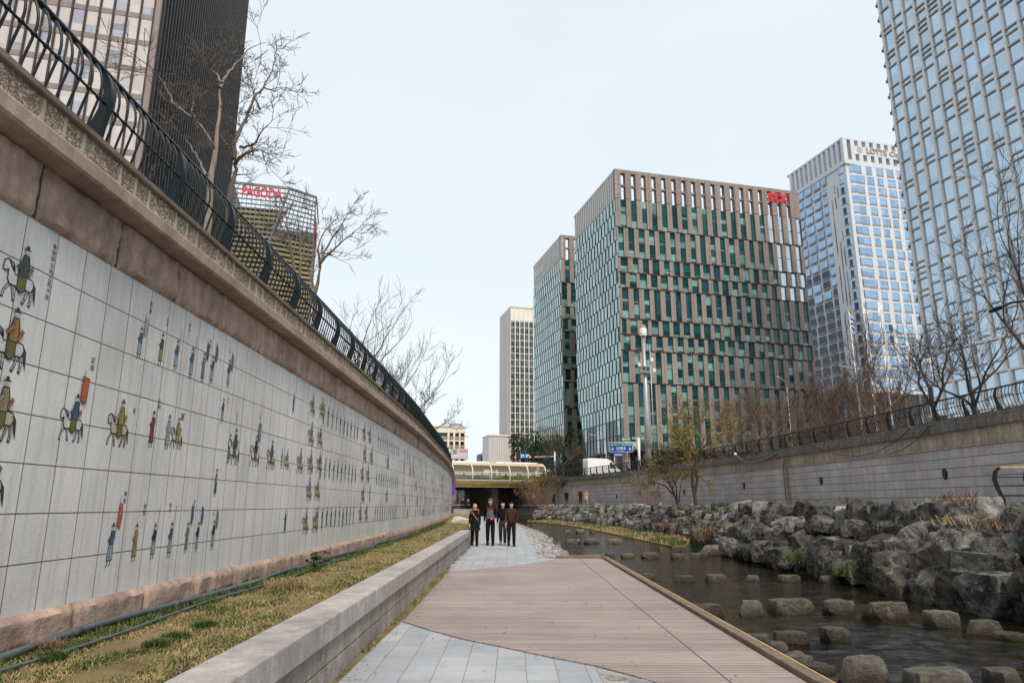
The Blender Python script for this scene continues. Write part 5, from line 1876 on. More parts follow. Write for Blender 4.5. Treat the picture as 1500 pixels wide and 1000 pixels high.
def bare_tree(label, base, height, seed, limbs=4, r=0.09, bark='bark', twig='twig', lean=(0, 0), levels=3, spread=0.75, kids=4, r_min=0.005, trunk_frac=0.35, group=None, leaves=None, cat='tree', name='bare_tree'):
    rng = random.Random(seed)
    base = Vector(base)
    root = thing(name, label, cat, base, group)
    A, T = MB(), MB()
    tr = height * trunk_frac
    pts, q = [base - Z * 0.1], base.copy()
    for i in range(5):
        q = q + Vector((lean[0] * tr / 5 + rng.gauss(0, 0.03), lean[1] * tr / 5 + rng.gauss(0, 0.03), tr / 5))
        pts.append(q.copy())
    A.tube(pts, [r * 1.25] + [r * (1 - 0.05 * i) for i in range(5)], 8)
    for k in range(limbs):
        a_ = 2 * PI * (k + rng.uniform(-0.3, 0.3)) / limbs
        d = Vector((math.cos(a_) * spread + lean[0], math.sin(a_) * spread + lean[1], 1.0))
        b_ = pts[rng.choice([3, 4, 5, 5])]
        sprout(rng, b_, d, height * rng.uniform(0.36, 0.5), r * 0.6, levels, A, T, spread, 0.22, 0.16, kids, r_min)
    A.build('trunk', M[bark], root, smooth=True); T.build('crown', M[twig], root)
    if leaves:
        mat, count, size = leaves
        L_ = MB()
        n = len(T.v)
        for i in range(count):
            p = Vector(T.v[rng.randrange(n)]) + Vector((rng.gauss(0, 0.06), rng.gauss(0, 0.06), rng.gauss(0, 0.05)))
            leaf(L_, rng, p, size)
        L_.build('leaves', M[mat], root)
    return root


def leaf(mb, rng, p, size):
    a = Vector((rng.gauss(0, 1), rng.gauss(0, 1), rng.gauss(0, 1))).normalized()
    b = a.orthogonal().normalized()
    s = size * rng.uniform(0.6, 1.3)
    mb.add([p - a * s, p + b * s * 0.45, p + a * s, p - b * s * 0.45], [(0, 1, 2, 3)])


def limb_tree(label, base, limbs, Xs, seed, bark='bark', twig='twig', r0=0.085, r_min=0.004, levels=2, kids=4, tl=0.9):
    """a tree whose main limbs follow the photograph; limbs: lists of (px, py, depth offset)"""
    rng = random.Random(seed)
    root = thing('bare_tree', label, 'tree', base)
    A, T = MB(), MB()
    for li, (r, pts) in enumerate(limbs):
        P = []
        for px, py, dX in pts:
            P.append(at_y(px, py, base[1] + dX))
        # refine
        Q = []
        for i in range(len(P) - 1):
            for k in range(3):
                Q.append(P[i].lerp(P[i + 1], k / 3) + Vector((rng.gauss(0, 0.012), rng.gauss(0, 0.012), rng.gauss(0, 0.012))))
        Q.append(P[-1])
        n = len(Q)
        rs = [max(r * (1 - 0.8 * i / (n - 1)), r_min) for i in range(n)]
        A.tube(Q, rs, 7, cap=False)
        for i in range(2 if li else n // 2, n):
            if rng.random() < 0.62:
                d = (Q[min(i + 1, n - 1)] - Q[max(i - 1, 0)]).normalized()
                side = Vector((rng.gauss(0, 1), rng.gauss(0, 1), rng.gauss(0, 1)))
                side = (side - d * side.dot(d)).normalized()
                sprout(rng, Q[i], d * 0.55 + side + Z * 0.15, tl * rng.uniform(0.5, 1.15), max(rs[i] * 0.45, r_min), levels, A, T, 0.8, 0.15, 0.22, kids, r_min)
        sprout(rng, Q[-1], (Q[-1] - Q[-2]), tl, rs[-1], levels, A, T, 0.8, 0.15, 0.22, kids + 1, r_min)
    A.build('trunk', M[bark], root, smooth=True); T.build('crown', M[twig], root)
    return root


# street trees behind the left railing
limb_tree('bare tree with pale forking trunk in front of the dark finned tower', (-6.2, 13.0, STREET), [
    (0.085, [(301, 352, 0), (305, 310, 0), (311, 255, 0), (318, 205, 0), (322, 160, 0), (322, 130, 0.1)]),
    (0.035, [(322, 130, 0.1), (330, 112, 0.2), (345, 95, 0.4), (362, 74, 0.6), (382, 64, 0.8)]),
    (0.05, [(311, 212, 0), (297, 190, -0.2), (284, 176, -0.3), (268, 164, -0.5), (252, 148, -0.6), (243, 128, -0.7), (232, 112, -0.8)]),
    (0.03, [(303, 258, 0), (294, 238, 0.3), (284, 220, 0.5), (272, 204, 0.6)]),
    (0.03, [(284, 176, -0.3), (282, 160, -0.1), (284, 148, 0.0)]),
    (0.025, [(326, 122, 0.1), (316, 108, 0.3), (308, 102, 0.4)])], None, 3, bark='bark_pale', twig='twig', r_min=0.005, kids=3, tl=0.8)
limb_tree('bare tree with curving trunk against the sky beside the dark tower edge', (-6.1, 14.6, STREET), [
    (0.10, [(333, 372, 0), (336, 310, 0), (339, 276, 0), (345, 248, 0), (343, 232, 0)]),
    (0.055, [(343, 232, 0), (343, 205, 0.1), (351, 190, 0.3), (361, 172, 0.4), (371, 146, 0.5), (386, 128, 0.7), (395, 112, 0.8), (403, 88, 0.9)]),
    (0.05, [(345, 240, 0), (356, 226, -0.2), (372, 220, -0.3), (384, 221, -0.4)]),
    (0.035, [(350, 216, 0.2), (362, 214, 0.0), (375, 210, -0.1), (384, 190, -0.2), (396, 180, -0.3)]),
    (0.02, [(384, 221, -0.4), (388, 236, -0.5), (400, 252, -0.6)]),
    (0.02, [(343, 225, 0), (330, 208, 0.3), (322, 198, 0.4)]),
    (0.022, [(386, 128, 0.7), (402, 134, 0.6), (416, 128, 0.6)]),
    (0.025, [(382, 160, 0.5), (374, 148, 0.2), (366, 118, 0.1)])], None, 7, bark='bark', twig='twig', r_min=0.005, kids=3, tl=0.5)
limb_tree('bare tree of many upright stems in front of the gold louvred block', (-6.6, 20.5, STREET), [
    (0.07, [(437, 450, 0), (432, 400, 0), (428, 370, 0), (423, 345, 0), (416, 325, 0)]),
    (0.05, [(437, 430, 0), (441, 390, 0), (440, 350, 0.2), (436, 318, 0.3)]),
    (0.03, [(428, 372, 0), (416, 352, 0.3), (405, 330, 0.5)]),
    (0.03, [(440, 360, 0.2), (450, 340, 0.2), (455, 322, 0.2)])], None, 9, bark='bark', twig='twig', r_min=0.006, tl=0.8, kids=3)
limb_tree('bare tree with fanning branches leaning out over the railing beside the gold louvred block', (-6.4, 23.0, STREET), [
    (0.10, [(461, 470, 0), (462, 430, 0), (466, 405, 0), (470, 385, 0)]),
    (0.05, [(470, 385, 0), (473, 372, 0.1), (485, 352, 0.2), (500, 330, 0.3), (512, 310, 0.4)]),
    (0.045, [(470, 385, 0), (482, 372, -0.2), (497, 358, -0.3), (515, 343, -0.4), (530, 330, -0.5)]),
    (0.04, [(468, 392, 0), (466, 365, 0.2), (474, 340, 0.3), (488, 325, 0.3)]),
    (0.04, [(462, 425, 0), (452, 395, 0.4), (440, 370, 0.6)]),
    (0.03, [(473, 372, 0.1), (490, 368, 0.0), (510, 372, 0.0)])], None, 12, bark='bark', twig='twig', r_min=0.006, tl=0.62, kids=3)
bare_tree('bare spreading tree rising behind the middle of the left railing', (-7.4, 33.0, STREET), 6.2, 21, 5, 0.11, 'bark', 'twig', (0.03, 0), 3, 0.8, 3, 0.007)
bare_tree('bare tree between the two spreading trees behind the left railing', (-7.8, 40.0, STREET), 6.4, 22, 5, 0.11, 'bark', 'twig', (0.03, 0), 3, 0.75, 3, 0.008)
bare_tree('bare tree with dense twigs further along the left railing', (-7.6, 47.5, STREET), 6.8, 23, 5, 0.11, 'bark', 'twig', (0.03, 0), 3, 0.75, 3, 0.010)
bare_tree('last small bare tree where the left railing curves out of sight', (-8.0, 58.0, STREET), 7.0, 24, 5, 0.12, 'bark', 'twig', (0.02, 0), 3, 0.75, 3, 0.014)

# trees and scrub behind the railing across the stream
def rstreet(px, o, z=STREET):
    """a point o metres behind the far wall, on the sight line of photo column px"""
    d = ray(px, 690)
    Y = 8
    while Y < 110 and d.x / d.y * Y < RW.off(RW.at_Y(Y), o).x: Y += 0.1
    return Vector((d.x / d.y * Y, Y, z))


for i, (px, o, h, sd, r, tw, lab) in enumerate([
    (1072, 4.0, 7.0, 31, 0.09, 'twig_red', 'slim bare tree with pale stem behind the railing beside the yellow leaved bank tree'),
    (1108, 5.0, 7.4, 32, 0.09, 'twig_red', 'bare tree of thin reddish twigs in front of the broad brown tower'),
    (1122, 2.5, 6.0, 33, 0.07, 'twig_red', 'short pale stemmed bare tree close behind the far railing'),
    (1160, 6.0, 8.0, 34, 0.10, 'twig_red', 'bushy bare tree below the right end of the broad brown tower'),
    (1196, 4.0, 7.0, 35, 0.10, 'twig_red', 'many-stemmed bare tree with reddish twigs behind the ladder'),
    (1226, 5.5, 6.2, 36, 0.10, 'twig_red', 'bare tree of tangled brown twigs just before the first flagpole'),
    (1268, 6.5, 7.5, 37, 0.11, 'twig', 'bare tree between the flagpoles below the hotel'),
    (1300, 3.5, 8.2, 38, 0.12, 'twig', 'upright dark bare tree beside the third flagpole'),
    (1328, 6.0, 6.0, 39, 0.09, 'twig_red', 'low bare tree in front of the sloping blue roof')]):
    bare_tree(lab, rstreet(px, o), h * 0.86, sd, 5, r, 'bark_pale' if i in (0, 2) else 'bark', tw, (0, 0), 3, 0.6, 4, 0.010, 0.22)
bare_tree('dark bare tree with forked trunk in front of the gridded glass tower', rstreet(1383, 3.0), 6.3, 41, 4, 0.12, 'bark_dark', 'twig_dark', (-0.03, 0), 3, 0.75, 4, 0.008, 0.38)
bare_tree('dark wide bare tree with long side branches near the street lamp', rstreet(1446, 2.6), 5.6, 47, 5, 0.11, 'bark_dark', 'twig_dark', (-0.05, 0), 3, 0.9, 4, 0.007, 0.3)
bare_tree('tall dark bare tree reaching in at the right edge of the gridded tower', rstreet(1560, 3.4), 9.5, 43, 5, 0.14, 'bark_dark', 'twig_dark', (-0.06, 0), 3, 0.8, 4, 0.008, 0.3)


def twig_bush(name, label, base, h, w, n, seed, mat, r=0.008, cat='shrub', bend=0.5, kids=2, group=None):
    rng = random.Random(seed)
    base = Vector(base)
    root = thing(name, label, cat, base, group)
    S_, T = MB(), MB()
    for i in range(n):
        a_ = rng.uniform(0, 2 * PI)
        o = base + Vector((math.cos(a_), math.sin(a_), 0)) * rng.uniform(0, w * 0.45)
        d = Vector((math.cos(a_) * bend * rng.uniform(0.3, 1.2), math.sin(a_) * bend * rng.uniform(0.3, 1.2), 1))
        sprout(rng, o, d, h * rng.uniform(0.5, 0.85), r, 2, S_, S_ if i % 2 else T, 0.55, 0.2, 0.14, kids, r * 0.55)
    S_.build('bare_stems', M[mat], root); T.build('crown', M[mat], root)  # both parts hold bare stems with their twigs, shared out by turns
    return root


rng = random.Random(50)
for i, px in enumerate((1046, 1066, 1088, 1112, 1134, 1158, 1182, 1206, 1230, 1254, 1280, 1305, 1330)):
    o = 1.6 + (i * 37 % 5) * 0.8
    twig_bush('bare_shrub', 'tangled reddish brown leafless shrub in the hedge behind the far railing', rstreet(px, o), 1.5 + (i % 3) * 0.4, 3.4, 18, 60 + i, 'twig_red', 0.012, group='leafless shrubs massed behind the far railing')


def leaf_mass(name, label, c, rad, n, size, mat, seed, cat, stem=True, core=True, group=None):
    rng = random.Random(seed)
    c = Vector(c)
    root = thing(name, label, cat, (c.x, c.y, c.z - rad[2]), group)
    L_ = MB()
    lob = [(Vector((rng.gauss(0, 0.45) * rad[0], rng.gauss(0, 0.45) * rad[1], rng.uniform(-0.75, 0.75) * rad[2])), rng.uniform(0.28, 0.5)) for _ in range(16)]
    for i in range(n):
        o, k = rng.choice(lob)
        v = Vector((rng.gauss(0, 1), rng.gauss(0, 1), rng.gauss(0, 1))).normalized() * rng.uniform(0.6, 1.05) * k
        leaf(L_, rng, c + o + Vector((v.x * rad[0], v.y * rad[1], v.z * rad[2])), size)
    L_.build('foliage', M[mat], root)
    if stem:
        S_ = MB(); S_.tube([c - Z * rad[2] * 1.05, c + Z * rad[2] * 0.3], [0.16, 0.05], 7); S_.build('trunk', M['bark_dark'], root)
    return root


# evergreen by the twin tower and dark growth beside the road
ec = at_y(836, 655, 100)
def conifer(label, base, h, w, n, seed, group=None):
    rng = random.Random(seed)
    base = Vector(base)
    root = thing('evergreen_tree', label, 'tree', base, group)
    L_, S_ = MB(), MB()
    S_.tube([base, base + Z * h * 0.95], [0.18, 0.03], 7)
    for i in range(n):
        t = rng.random() ** 0.8
        z = h * (0.12 + 0.88 * t)
        a_ = rng.uniform(0, 2 * PI)
        lump = 0.72 + 0.28 * math.sin(a_ * 3 + z * 2.1 + seed) * math.sin(z * 3.3)
        rr_ = w * (1 - t) ** 0.7 * lump * math.sqrt(rng.uniform(0.15, 1)) + 0.1
        leaf(L_, rng, base + Vector((rr_ * math.cos(a_), rr_ * math.sin(a_), z - 0.25 * rr_)), 0.24)
    L_.build('foliage', M['evergreen'], root); S_.build('trunk', M['bark_dark'], root)
    return root
conifer('dark dense evergreen tree below the narrow tower, behind the far railing', (at_y(838, 690, 104).x, 104, STREET), 8.2, 2.9, 3000, 5)
bare_tree('pale thin bare tree standing against the dark evergreen', (at_y(826, 690, 101).x, 101, STREET), 6.5, 61, 5, 0.08, 'bark_pale', 'twig', (0, 0), 3, 0.7, 4, 0.015, 0.3)
leaf_mass('dark_tree', 'dark evergreen crown in front of the slim columned tower', at_y(778, 662, 128), (4.6, 3.5, 4.4), 2600, 0.3, 'evergreen', 71, 'tree')
leaf_mass('dark_tree', 'dark evergreen crown behind the traffic signal arm', at_y(800, 668, 134), (3.6, 3, 4.0), 1800, 0.3, 'evergreen', 72, 'tree')
leaf_mass('hedge', 'low dark hedge behind the railing above the far end of the grey wall', at_y(832, 684, 99), (5.5, 1.2, 1.0), 2400, 0.12, 'hedge', 73, 'hedge', stem=False)
leaf_mass('hedge', 'low dark hedge at the right end of the footbridge', at_y(797, 689, 101), (1.3, 1.2, 1.3), 900, 0.12, 'hedge', 74, 'hedge', stem=False)
leaf_mass('hedge', 'dark clipped hedge behind the railing near the tall mast', at_y(985, 668, 72), (4.0, 1.2, 1.1), 1800, 0.12, 'hedge', 75, 'hedge', stem=False)

# trees on the rock bank
def bank_at(px, o, z=WALK):
    d = ray(px, 735)
    Y = 8
    while Y < 115 and d.x / d.y * Y < BF.off(BF.at_Y(Y), o).x: Y += 0.1
    return Vector((d.x / d.y * Y, Y, z))


bt = bank_at(1020, 2.2)
limb_tree2 = None
rngt = random.Random(15)
def bank_tree(label, base, limbs, seed, leafmat, nleaf, twig='twig', bark='bark_dark', tl=1.3, lsize=0.05):
    rng = random.Random(seed)
    root = thing('bank_tree', label, 'tree', base)
    A, T, L_ = MB(), MB(), MB()
    for r, pts in limbs:
        P = [at_y(px, py, base[1] + dy) for px, py, dy in pts]
        n = len(P)
        Q = []
        for i in range(n - 1):
            for k in range(3): Q.append(P[i].lerp(P[i + 1], k / 3) + Vector((rng.gauss(0, 0.02), rng.gauss(0, 0.02), 0)))
        Q.append(P[-1]); n = len(Q)
        rs = [max(r * (1 - 0.75 * i / (n - 1)), 0.012) for i in range(n)]
        A.tube(Q, rs, 7, cap=False)
        for i in range(n // 2, n):
            if rng.random() < 0.8:
                d = (Q[min(i + 1, n - 1)] - Q[max(i - 1, 0)]).normalized()
                side = Vector((rng.gauss(0, 1), rng.gauss(0, 1), rng.gauss(0, 0.6))).normalized()
                sprout(rng, Q[i], d * 0.6 + side, tl * rng.uniform(0.6, 1.2), max(rs[i] * 0.5, 0.012), 2, A, T, 0.7, 0.25, 0.2, 4, 0.008)
    for i in range(nleaf):
        p = Vector(T.v[rng.randrange(len(T.v))]) + Vector((rng.gauss(0, 0.1), rng.gauss(0, 0.1), rng.gauss(0, 0.08)))
        leaf(L_, rng, p, lsize)
    A.build('trunk', M[bark], root, smooth=True); T.build('crown', M[twig], root)
    if nleaf: L_.build('leaves', M[leafmat], root)
    return root


bank_tree('crooked double trunked tree with thin yellow green leaves on the rock bank', bt, [
    (0.13, [(1020, 748, 0), (1018, 725, 0), (1014, 708, 0), (1013, 690, 0.2), (1020, 678, 0.3), (1024, 660, 0.4), (1032, 640, 0.4)]),
    (0.10, [(1018, 722, 0), (1022, 700, -0.3), (1018, 684, -0.4), (1021, 668, -0.4), (1012, 645, -0.5), (1002, 622, -0.6)]),
    (0.06, [(1024, 660, 0.4), (1040, 645, 0.6), (1052, 632, 0.7)]), (0.05, [(1020, 670, -0.4), (1006, 655, -0.8), (990, 645, -1.0)])], 81, 'oliveleaf', 5200, 'twig', 'bark_dark', 1.7, 0.075)
bank_tree('slanting many-stemmed dark tree beside the crooked tree on the rock bank', bank_at(994, 2.0), [
    (0.10, [(996, 748, 0), (988, 725, 0), (980, 705, 0), (974, 690, 0.2)]), (0.06, [(992, 735, 0), (990, 712, 0.2), (984, 690, 0.4), (976, 672, 0.5)]),
    (0.06, [(990, 728, 0), (975, 712, -0.3), (960, 706, -0.4), (950, 708, -0.5)]), (0.05, [(994, 735, 0), (997, 712, 0.3), (1000, 692, 0.4)]), (0.05, [(985, 715, 0), (992, 700, -0.2), (1000, 690, -0.3)])], 82, 'oliveleaf', 1700, 'twig_dark', 'bark_dark', 1.3, 0.07)
for i, (px, h, w, sd, lab) in enumerate([(955, 2.0, 2.0, 91, 'reddish leafless shrub on the bank top left of the slanting tree'), (795, 2.6, 2.6, 92, 'pinkish leafless shrub at the end of the rock bank by the footbridge'), (782, 2.0, 1.6, 93, 'small pink twiggy shrub under the yellow tree by the footbridge')]):
    twig_bush('twiggy_shrub', lab, bank_at(px, 1.9, 1.35), h, w, 34, sd, 'pinkbush', 0.012, bend=0.8)
# yellow spring trees by the bridge
yb = bank_at(776, 1.9, 1.2)
bare_tree('small tree dusted with yellow blossom in front of the footbridge', yb, 4.4, 95, 6, 0.10, 'bark', 'twig', (0, 0), 3, 0.95, 4, 0.013, 0.35, leaves=('yellowleaf', 2200, 0.06))
yb = bank_at(812, 3.2, 1.45)
bare_tree('small yellowish bare tree beside the walker by the grey wall', yb, 4.0, 96, 5, 0.07, 'bark', 'twig', (0, 0), 3, 0.9, 4, 0.013, 0.4, leaves=('yellowleaf', 700, 0.05))


# ================================================================ rocks
def rock_mesh(seed, squash, cuts, amp, n=9, round_=0.5):
    rng = random.Random(seed)
    bm = bmesh.new()
    bmesh.ops.create_cube(bm, size=2.0)
    bmesh.ops.subdivide_edges(bm, edges=bm.edges[:], cuts=n + 4, use_grid_fill=True)
    planes = []
    for i in range(cuts):
        v = Vector((rng.gauss(0, 1), rng.gauss(0, 1), rng.gauss(0, 0.8))).normalized()
        planes.append((v, rng.uniform(0.66, 1.0) if round_ > 0.3 else rng.uniform(0.78, 1.2)))
    off = Vector((rng.uniform(0, 50), rng.uniform(0, 50), rng.uniform(0, 50)))
    for v in bm.verts:
        p = v.co.copy()
        s = p.normalized() * 1.15
        p = p.lerp(s, round_)
        for nn_, d in planes + ([(Vector((0, 0, 1)), 0.72)] if 300 <= seed < 400 else []):
            k = p.dot(nn_) - d
            if k > 0: p -= nn_ * k * 0.93
        nz = noise.fractal(p * 1.1 + off, 0.8, 2.0, 5)
        fn = noise.noise(p * 4.5 + off) + 0.6 * (0.5 - abs(noise.noise(p * 2.6 + off * 2))) + 0.35 * noise.noise(p * 9 + off)
        p += p.normalized() * (nz * amp + fn * amp * 0.32)
        v.co = Vector((p.x * squash[0], p.y * squash[1], p.z * squash[2]))
    me = bpy.data.meshes.new('rock')
    bm.to_mesh(me); bm.free()
    me.polygons.foreach_set('use_smooth', [True] * len(me.polygons))
    me.set_sharp_from_angle(angle=math.radians(24))
    return me


def rock_obj(name, me, loc, size, rz, label, cat, group, mat, tilt=(0, 0)):
    o = bpy.data.objects.new(name, me)
    C.objects.link(o)
    o.location = loc
    o.scale = size
    o.rotation_euler = (tilt[0], tilt[1], rz)
    tag(o, label, cat, group)
    return o


BANKM = []
for i in range(14):
    me = rock_mesh(100 + i, (0.5, 0.5, 0.5), 7, 0.12, 9, 0.2); me.materials.append(M['rock']); BANKM.append(me)
BANKP = []
for i in range(6):
    me = rock_mesh(200 + i, (0.5, 0.5, 0.5), 7, 0.11, 9, 0.2); me.materials.append(M['rock_tan' if i in (1, 4) else 'rock_pale']); BANKP.append(me)
STONE = []
for i in range(9):
    me = rock_mesh(300 + i, (0.5, 0.5, 0.5), 5, 0.08, 9, 0.45); me.materials.append(M['boulder']); STONE.append(me)

rng = random.Random(33)
marks = [(26, 'beside the curved guard rail'), (33, 'left of the big dark rock'), (41, 'below the steel ladder'), (50, 'right of the crooked bank tree'), (60, 'below the crooked bank tree'), (72, 'under the reddish shrub'), (84, 'below the two dark coated walkers'), (200, 'near the footbridge')]
tiers = [(0.30, 0.05, 'half in the water', 0.95), (0.75, 0.48, 'in the lower tier', 0.95), (1.22, 0.88, 'in the middle tier', 0.9), (1.72, 1.20, 'along the top of the bank', 0.9)]
count = 0
s = BF.at_Y(5.5)
slots = []
for ti, (o, z, tn, k) in enumerate(tiers):
    s = BF.at_Y(-4) + 0.3 * ti
    while s < BF.at_Y(90):
        p = BF.off(s, o, z)
        Y = p.y
        size = (0.78 if Y < 22 else 0.7 if Y < 36 else 0.68) * rng.uniform(0.55, 1.35) * k
        slots.append((ti, s, o, z, size, tn))
        s += size * (0.8 if Y < 40 else 0.9)
slots.sort(key=lambda q: q[1])
seg_of = lambda px: next(n_ for lim, n_ in [(800, 'by the footbridge'), (900, 'below the walkers in dark coats'), (985, 'under the reddish shrub'), (1060, 'below the crooked bank tree'), (1140, 'between the crooked tree and the ladder'), (1215, 'below the steel ladder'), (1330, 'right of the ladder'), (1430, 'left of the curved guard rail'), (1e9, 'under the curved guard rail')] if px < lim)
far_rocks = MB()
rocks_made = 0
for i, (ti, s, o, z, size, tn) in enumerate(slots):
    p = BF.off(s, o + rng.uniform(-0.22, 0.22), z + rng.uniform(-0.14, 0.14))
    pale = rng.random() < (0.3 if p.y < 30 else 0.6)
    me = rng.choice(BANKP if pale else BANKM)
    d = p - Vector((0, 0, CAM_H))
    px = 750 + FOC * d.x / max(d.y * math.cos(PITCH) + d.z * math.sin(PITCH), 0.5)
    seg = seg_of(px)
    lab = f"{'pale veined' if pale else 'dark grey'} boulder {tn}, {seg}"
    zz = rng.uniform(0.85, 1.3)
    sc_ = (size * rng.uniform(0.9, 1.4), size * rng.uniform(0.8, 1.05), size * zz * 0.82)
    rz, t1, t2 = rng.choice([0, PI / 2, PI]) + rng.gauss(0.1, 0.4), rng.gauss(0, 0.17), rng.gauss(0, 0.17)
    if rocks_made < 285 and px < 1570 and p.y > 7:
        rocks_made += 1
        rock_obj('bank_boulder', me, p, sc_, rz, lab, 'boulder', f"{'pale' if pale else 'dark'} bank boulders {tn}, {seg}", None, (t1, t2))
    else:
        mt = Matrix.LocRotScale(p, Matrix.Rotation(rz, 3, 'Z') @ Matrix.Rotation(t1, 3, 'X'), Vector(sc_))
        far_rocks.add([mt @ v.co for v in me.vertices], [tuple(q.vertices) for q in me.polygons], 1 if pale else 0)
o_ = far_rocks.build('far_boulders', [M['rock'], M['rock_pale']], smooth=True, sharp=30); kind(o_, 'stuff')
# standout bank rocks
for px, py, z, sx, sy, sz, me, lab in [
    (1362, 770, 0.95, 1.75, 1.3, 1.5, BANKM[3], 'largest near-black boulder bulging out at the top of the rock bank'),
    (1330, 812, 0.55, 1.9, 1.3, 0.8, BANKP[1], 'long flat pale boulder below the near-black one'),
    (1300, 790, 0.7, 1.0, 0.9, 1.15, BANKM[5], 'squared upright dark block left of the near-black boulder'),
    (1470, 830, 0.35, 1.9, 1.2, 0.7, BANKP[2], 'long pale slab boulder below the guard rail'),
    (1468, 870, 0.0, 1.5, 1.2, 0.95, BANKP[3], 'pale rust-stained squared boulder below the long slab'),
    (1319, 858, -0.1, 0.95, 0.9, 0.95, BANKP[4], 'pale pointed boulder standing at the foot of the bank in the water'),
    (1447, 800, 0.8, 1.6, 1.2, 0.65, BANKP[5], 'flat topped grey boulder just under the guard rail'),
    (1390, 860, 0.1, 1.5, 1.2, 1.0, BANKM[7], 'broad dark boulder at the waterline between two pale ones'),
    (1430, 880, 0.0, 1.1, 1.0, 1.3, BANKM[8], 'tall dark wet boulder left of the rust-stained block')]:
    p = at_z(px, py, z)
    b_ = BF.at_Y(p.y)
    d = ray(px, py)
    Y = 6
    off_ = {0.95: 1.7, 0.55: 1.0, 0.7: 1.2, 0.35: 0.9, 0.0: 0.35, -0.1: 0.0, 0.8: 1.6, 0.1: 0.4}[z]
    while Y < 60 and d.x / d.y * Y < BF.off(BF.at_Y(Y), off_).x: Y += 0.05
    p = Vector((d.x / d.y * Y, Y, CAM_H + d.z / d.y * Y))
    rock_obj('bank_boulder', me, p, (sx * 0.78, sy * 0.8, sz * 0.76), 0.25, lab, 'boulder', None, None)

# stepping stones in the stream: photo x, waterline y, width, height, label
SS = [
 (1101, 901, 34, 26, 0, 'rounded boulder nearest the timber kerb in the middle row of stream boulders'),
 (1040, 903, 40, 23, 1, 'flat rounded boulder partly hidden behind the timber kerb'),
 (1163, 898, 58, 25, 2, 'widest blocky pale topped boulder in the middle row of stream boulders'),
 (1233, 899, 48, 25, 3, 'blocky brown boulder right of the widest one in the stream'),
 (1303, 908, 54, 33, 4, 'boulder with sloping top in the middle row of stream boulders'),
 (1386, 917, 42, 27, 5, 'brown boulder in the stream right of the sloping topped one'),
 (1445, 928, 46, 24, 6, 'pale low boulder in the stream below the rust-stained bank rock'),
 (1486, 937, 40, 7, 7, 'thin flat stone barely above the water at the end of the row'),
 (1121, 948, 34, 22, 8, 'round boulder touching the timber kerb, first of a close pair'),
 (1143, 962, 28, 25, 0, 'round boulder touching the timber kerb, second of a close pair'),
 (1163, 942, 42, 21, 1, 'low domed brown boulder in front of the widest stream boulder'),
 (1229, 937, 34, 22, 5, 'small knobbly yellowish boulder alone in mid stream'),
 (1175, 982, 44, 29, 3, 'streaked rounded boulder against the kerb near the bottom of the view'),
 (1203, 986, 38, 8, 7, 'flat grey stone awash beside the streaked boulder'),
 (1269, 1003, 64, 48, 6, 'large rounded boulder with wet dark base in the nearest row'),
 (1385, 1020, 84, 46, 2, 'long mossy boulder cut by the lower edge of the view'),
 (1490, 1012, 48, 36, 8, 'boulder in the lower right corner of the view'),
 (1158, 851, 30, 12, 2, 'flat boulder in the far row nearest the mossy bank rock'),
 (1220, 853, 34, 13, 3, 'low flat boulder with green tuft behind it at the bank foot'),
 (1103, 850, 20, 10, 0, 'small boulder in the far row before the flat one'),
 (1050, 851, 26, 13, 2, 'pale boulder in the far row, third from the kerb'),
 (1003, 851, 27, 11, 1, 'flat boulder in the far row, second from the kerb'),
 (951, 848, 20, 11, 3, 'small boulder in the far row, touching the kerb'),
 (894, 815, 12, 8, 5, 'small pale boulder just beyond the boardwalk end'),
 (920, 817, 18, 9, 2, 'small blocky boulder second from the boardwalk end'),
 (955, 817, 27, 10, 3, 'wide blocky boulder third from the boardwalk end'),
 (993, 817, 18, 9, 4, 'yellowish boulder at the tip of the grassy islet'),
 (1025, 816, 22, 9, 1, 'low boulder between the islet tip and the pale slab'),
 (1050, 813, 42, 19, 6, 'big pale slab boulder at the foot of the rock bank'),
 (840, 796, 18, 9, 2, 'blocky boulder in the upstream row, nearest the stony shore'),
 (868, 796, 22, 9, 3, 'widest blocky boulder in the upstream row'),
 (901, 796, 18, 9, 1, 'boulder in the upstream row, nearest the islet'),
 (831, 781, 8, 7, 0, 'tiny boulder upstream next to the shore'),
 (850, 781, 11, 8, 5, 'tiny dark boulder upstream in mid channel'),
 (869, 781, 9, 5, 8, 'tiny boulder upstream next to the islet'),
 (800, 793, 20, 8, 6, 'low pale rock on the stony shore beside the water'),
 (815, 800, 16, 10, 4, 'brown rock with dry tuft on the shore edge')]
for px, py, w_, h_, mi, lab in SS:
    p = at_z(px, py, -0.25)
    dep = p.y * math.cos(PITCH) + (p.z - CAM_H) * math.sin(PITCH)
    W_ = w_ / FOC * dep; H_ = h_ / FOC * dep
    D_ = max(W_ * 0.7, 0.35)
    hz = max(H_ * 0.92, 0.12)
    rock_obj('stream_boulder', STONE[mi], (p.x, p.y + D_ * 0.35, -0.25 + hz * 0.5 - 0.12), (W_ * 1.06, D_, hz * 1.0 + 0.26), 0.12 * math.sin(px), lab, 'boulder', 'boulders standing in the shallow stream', None)

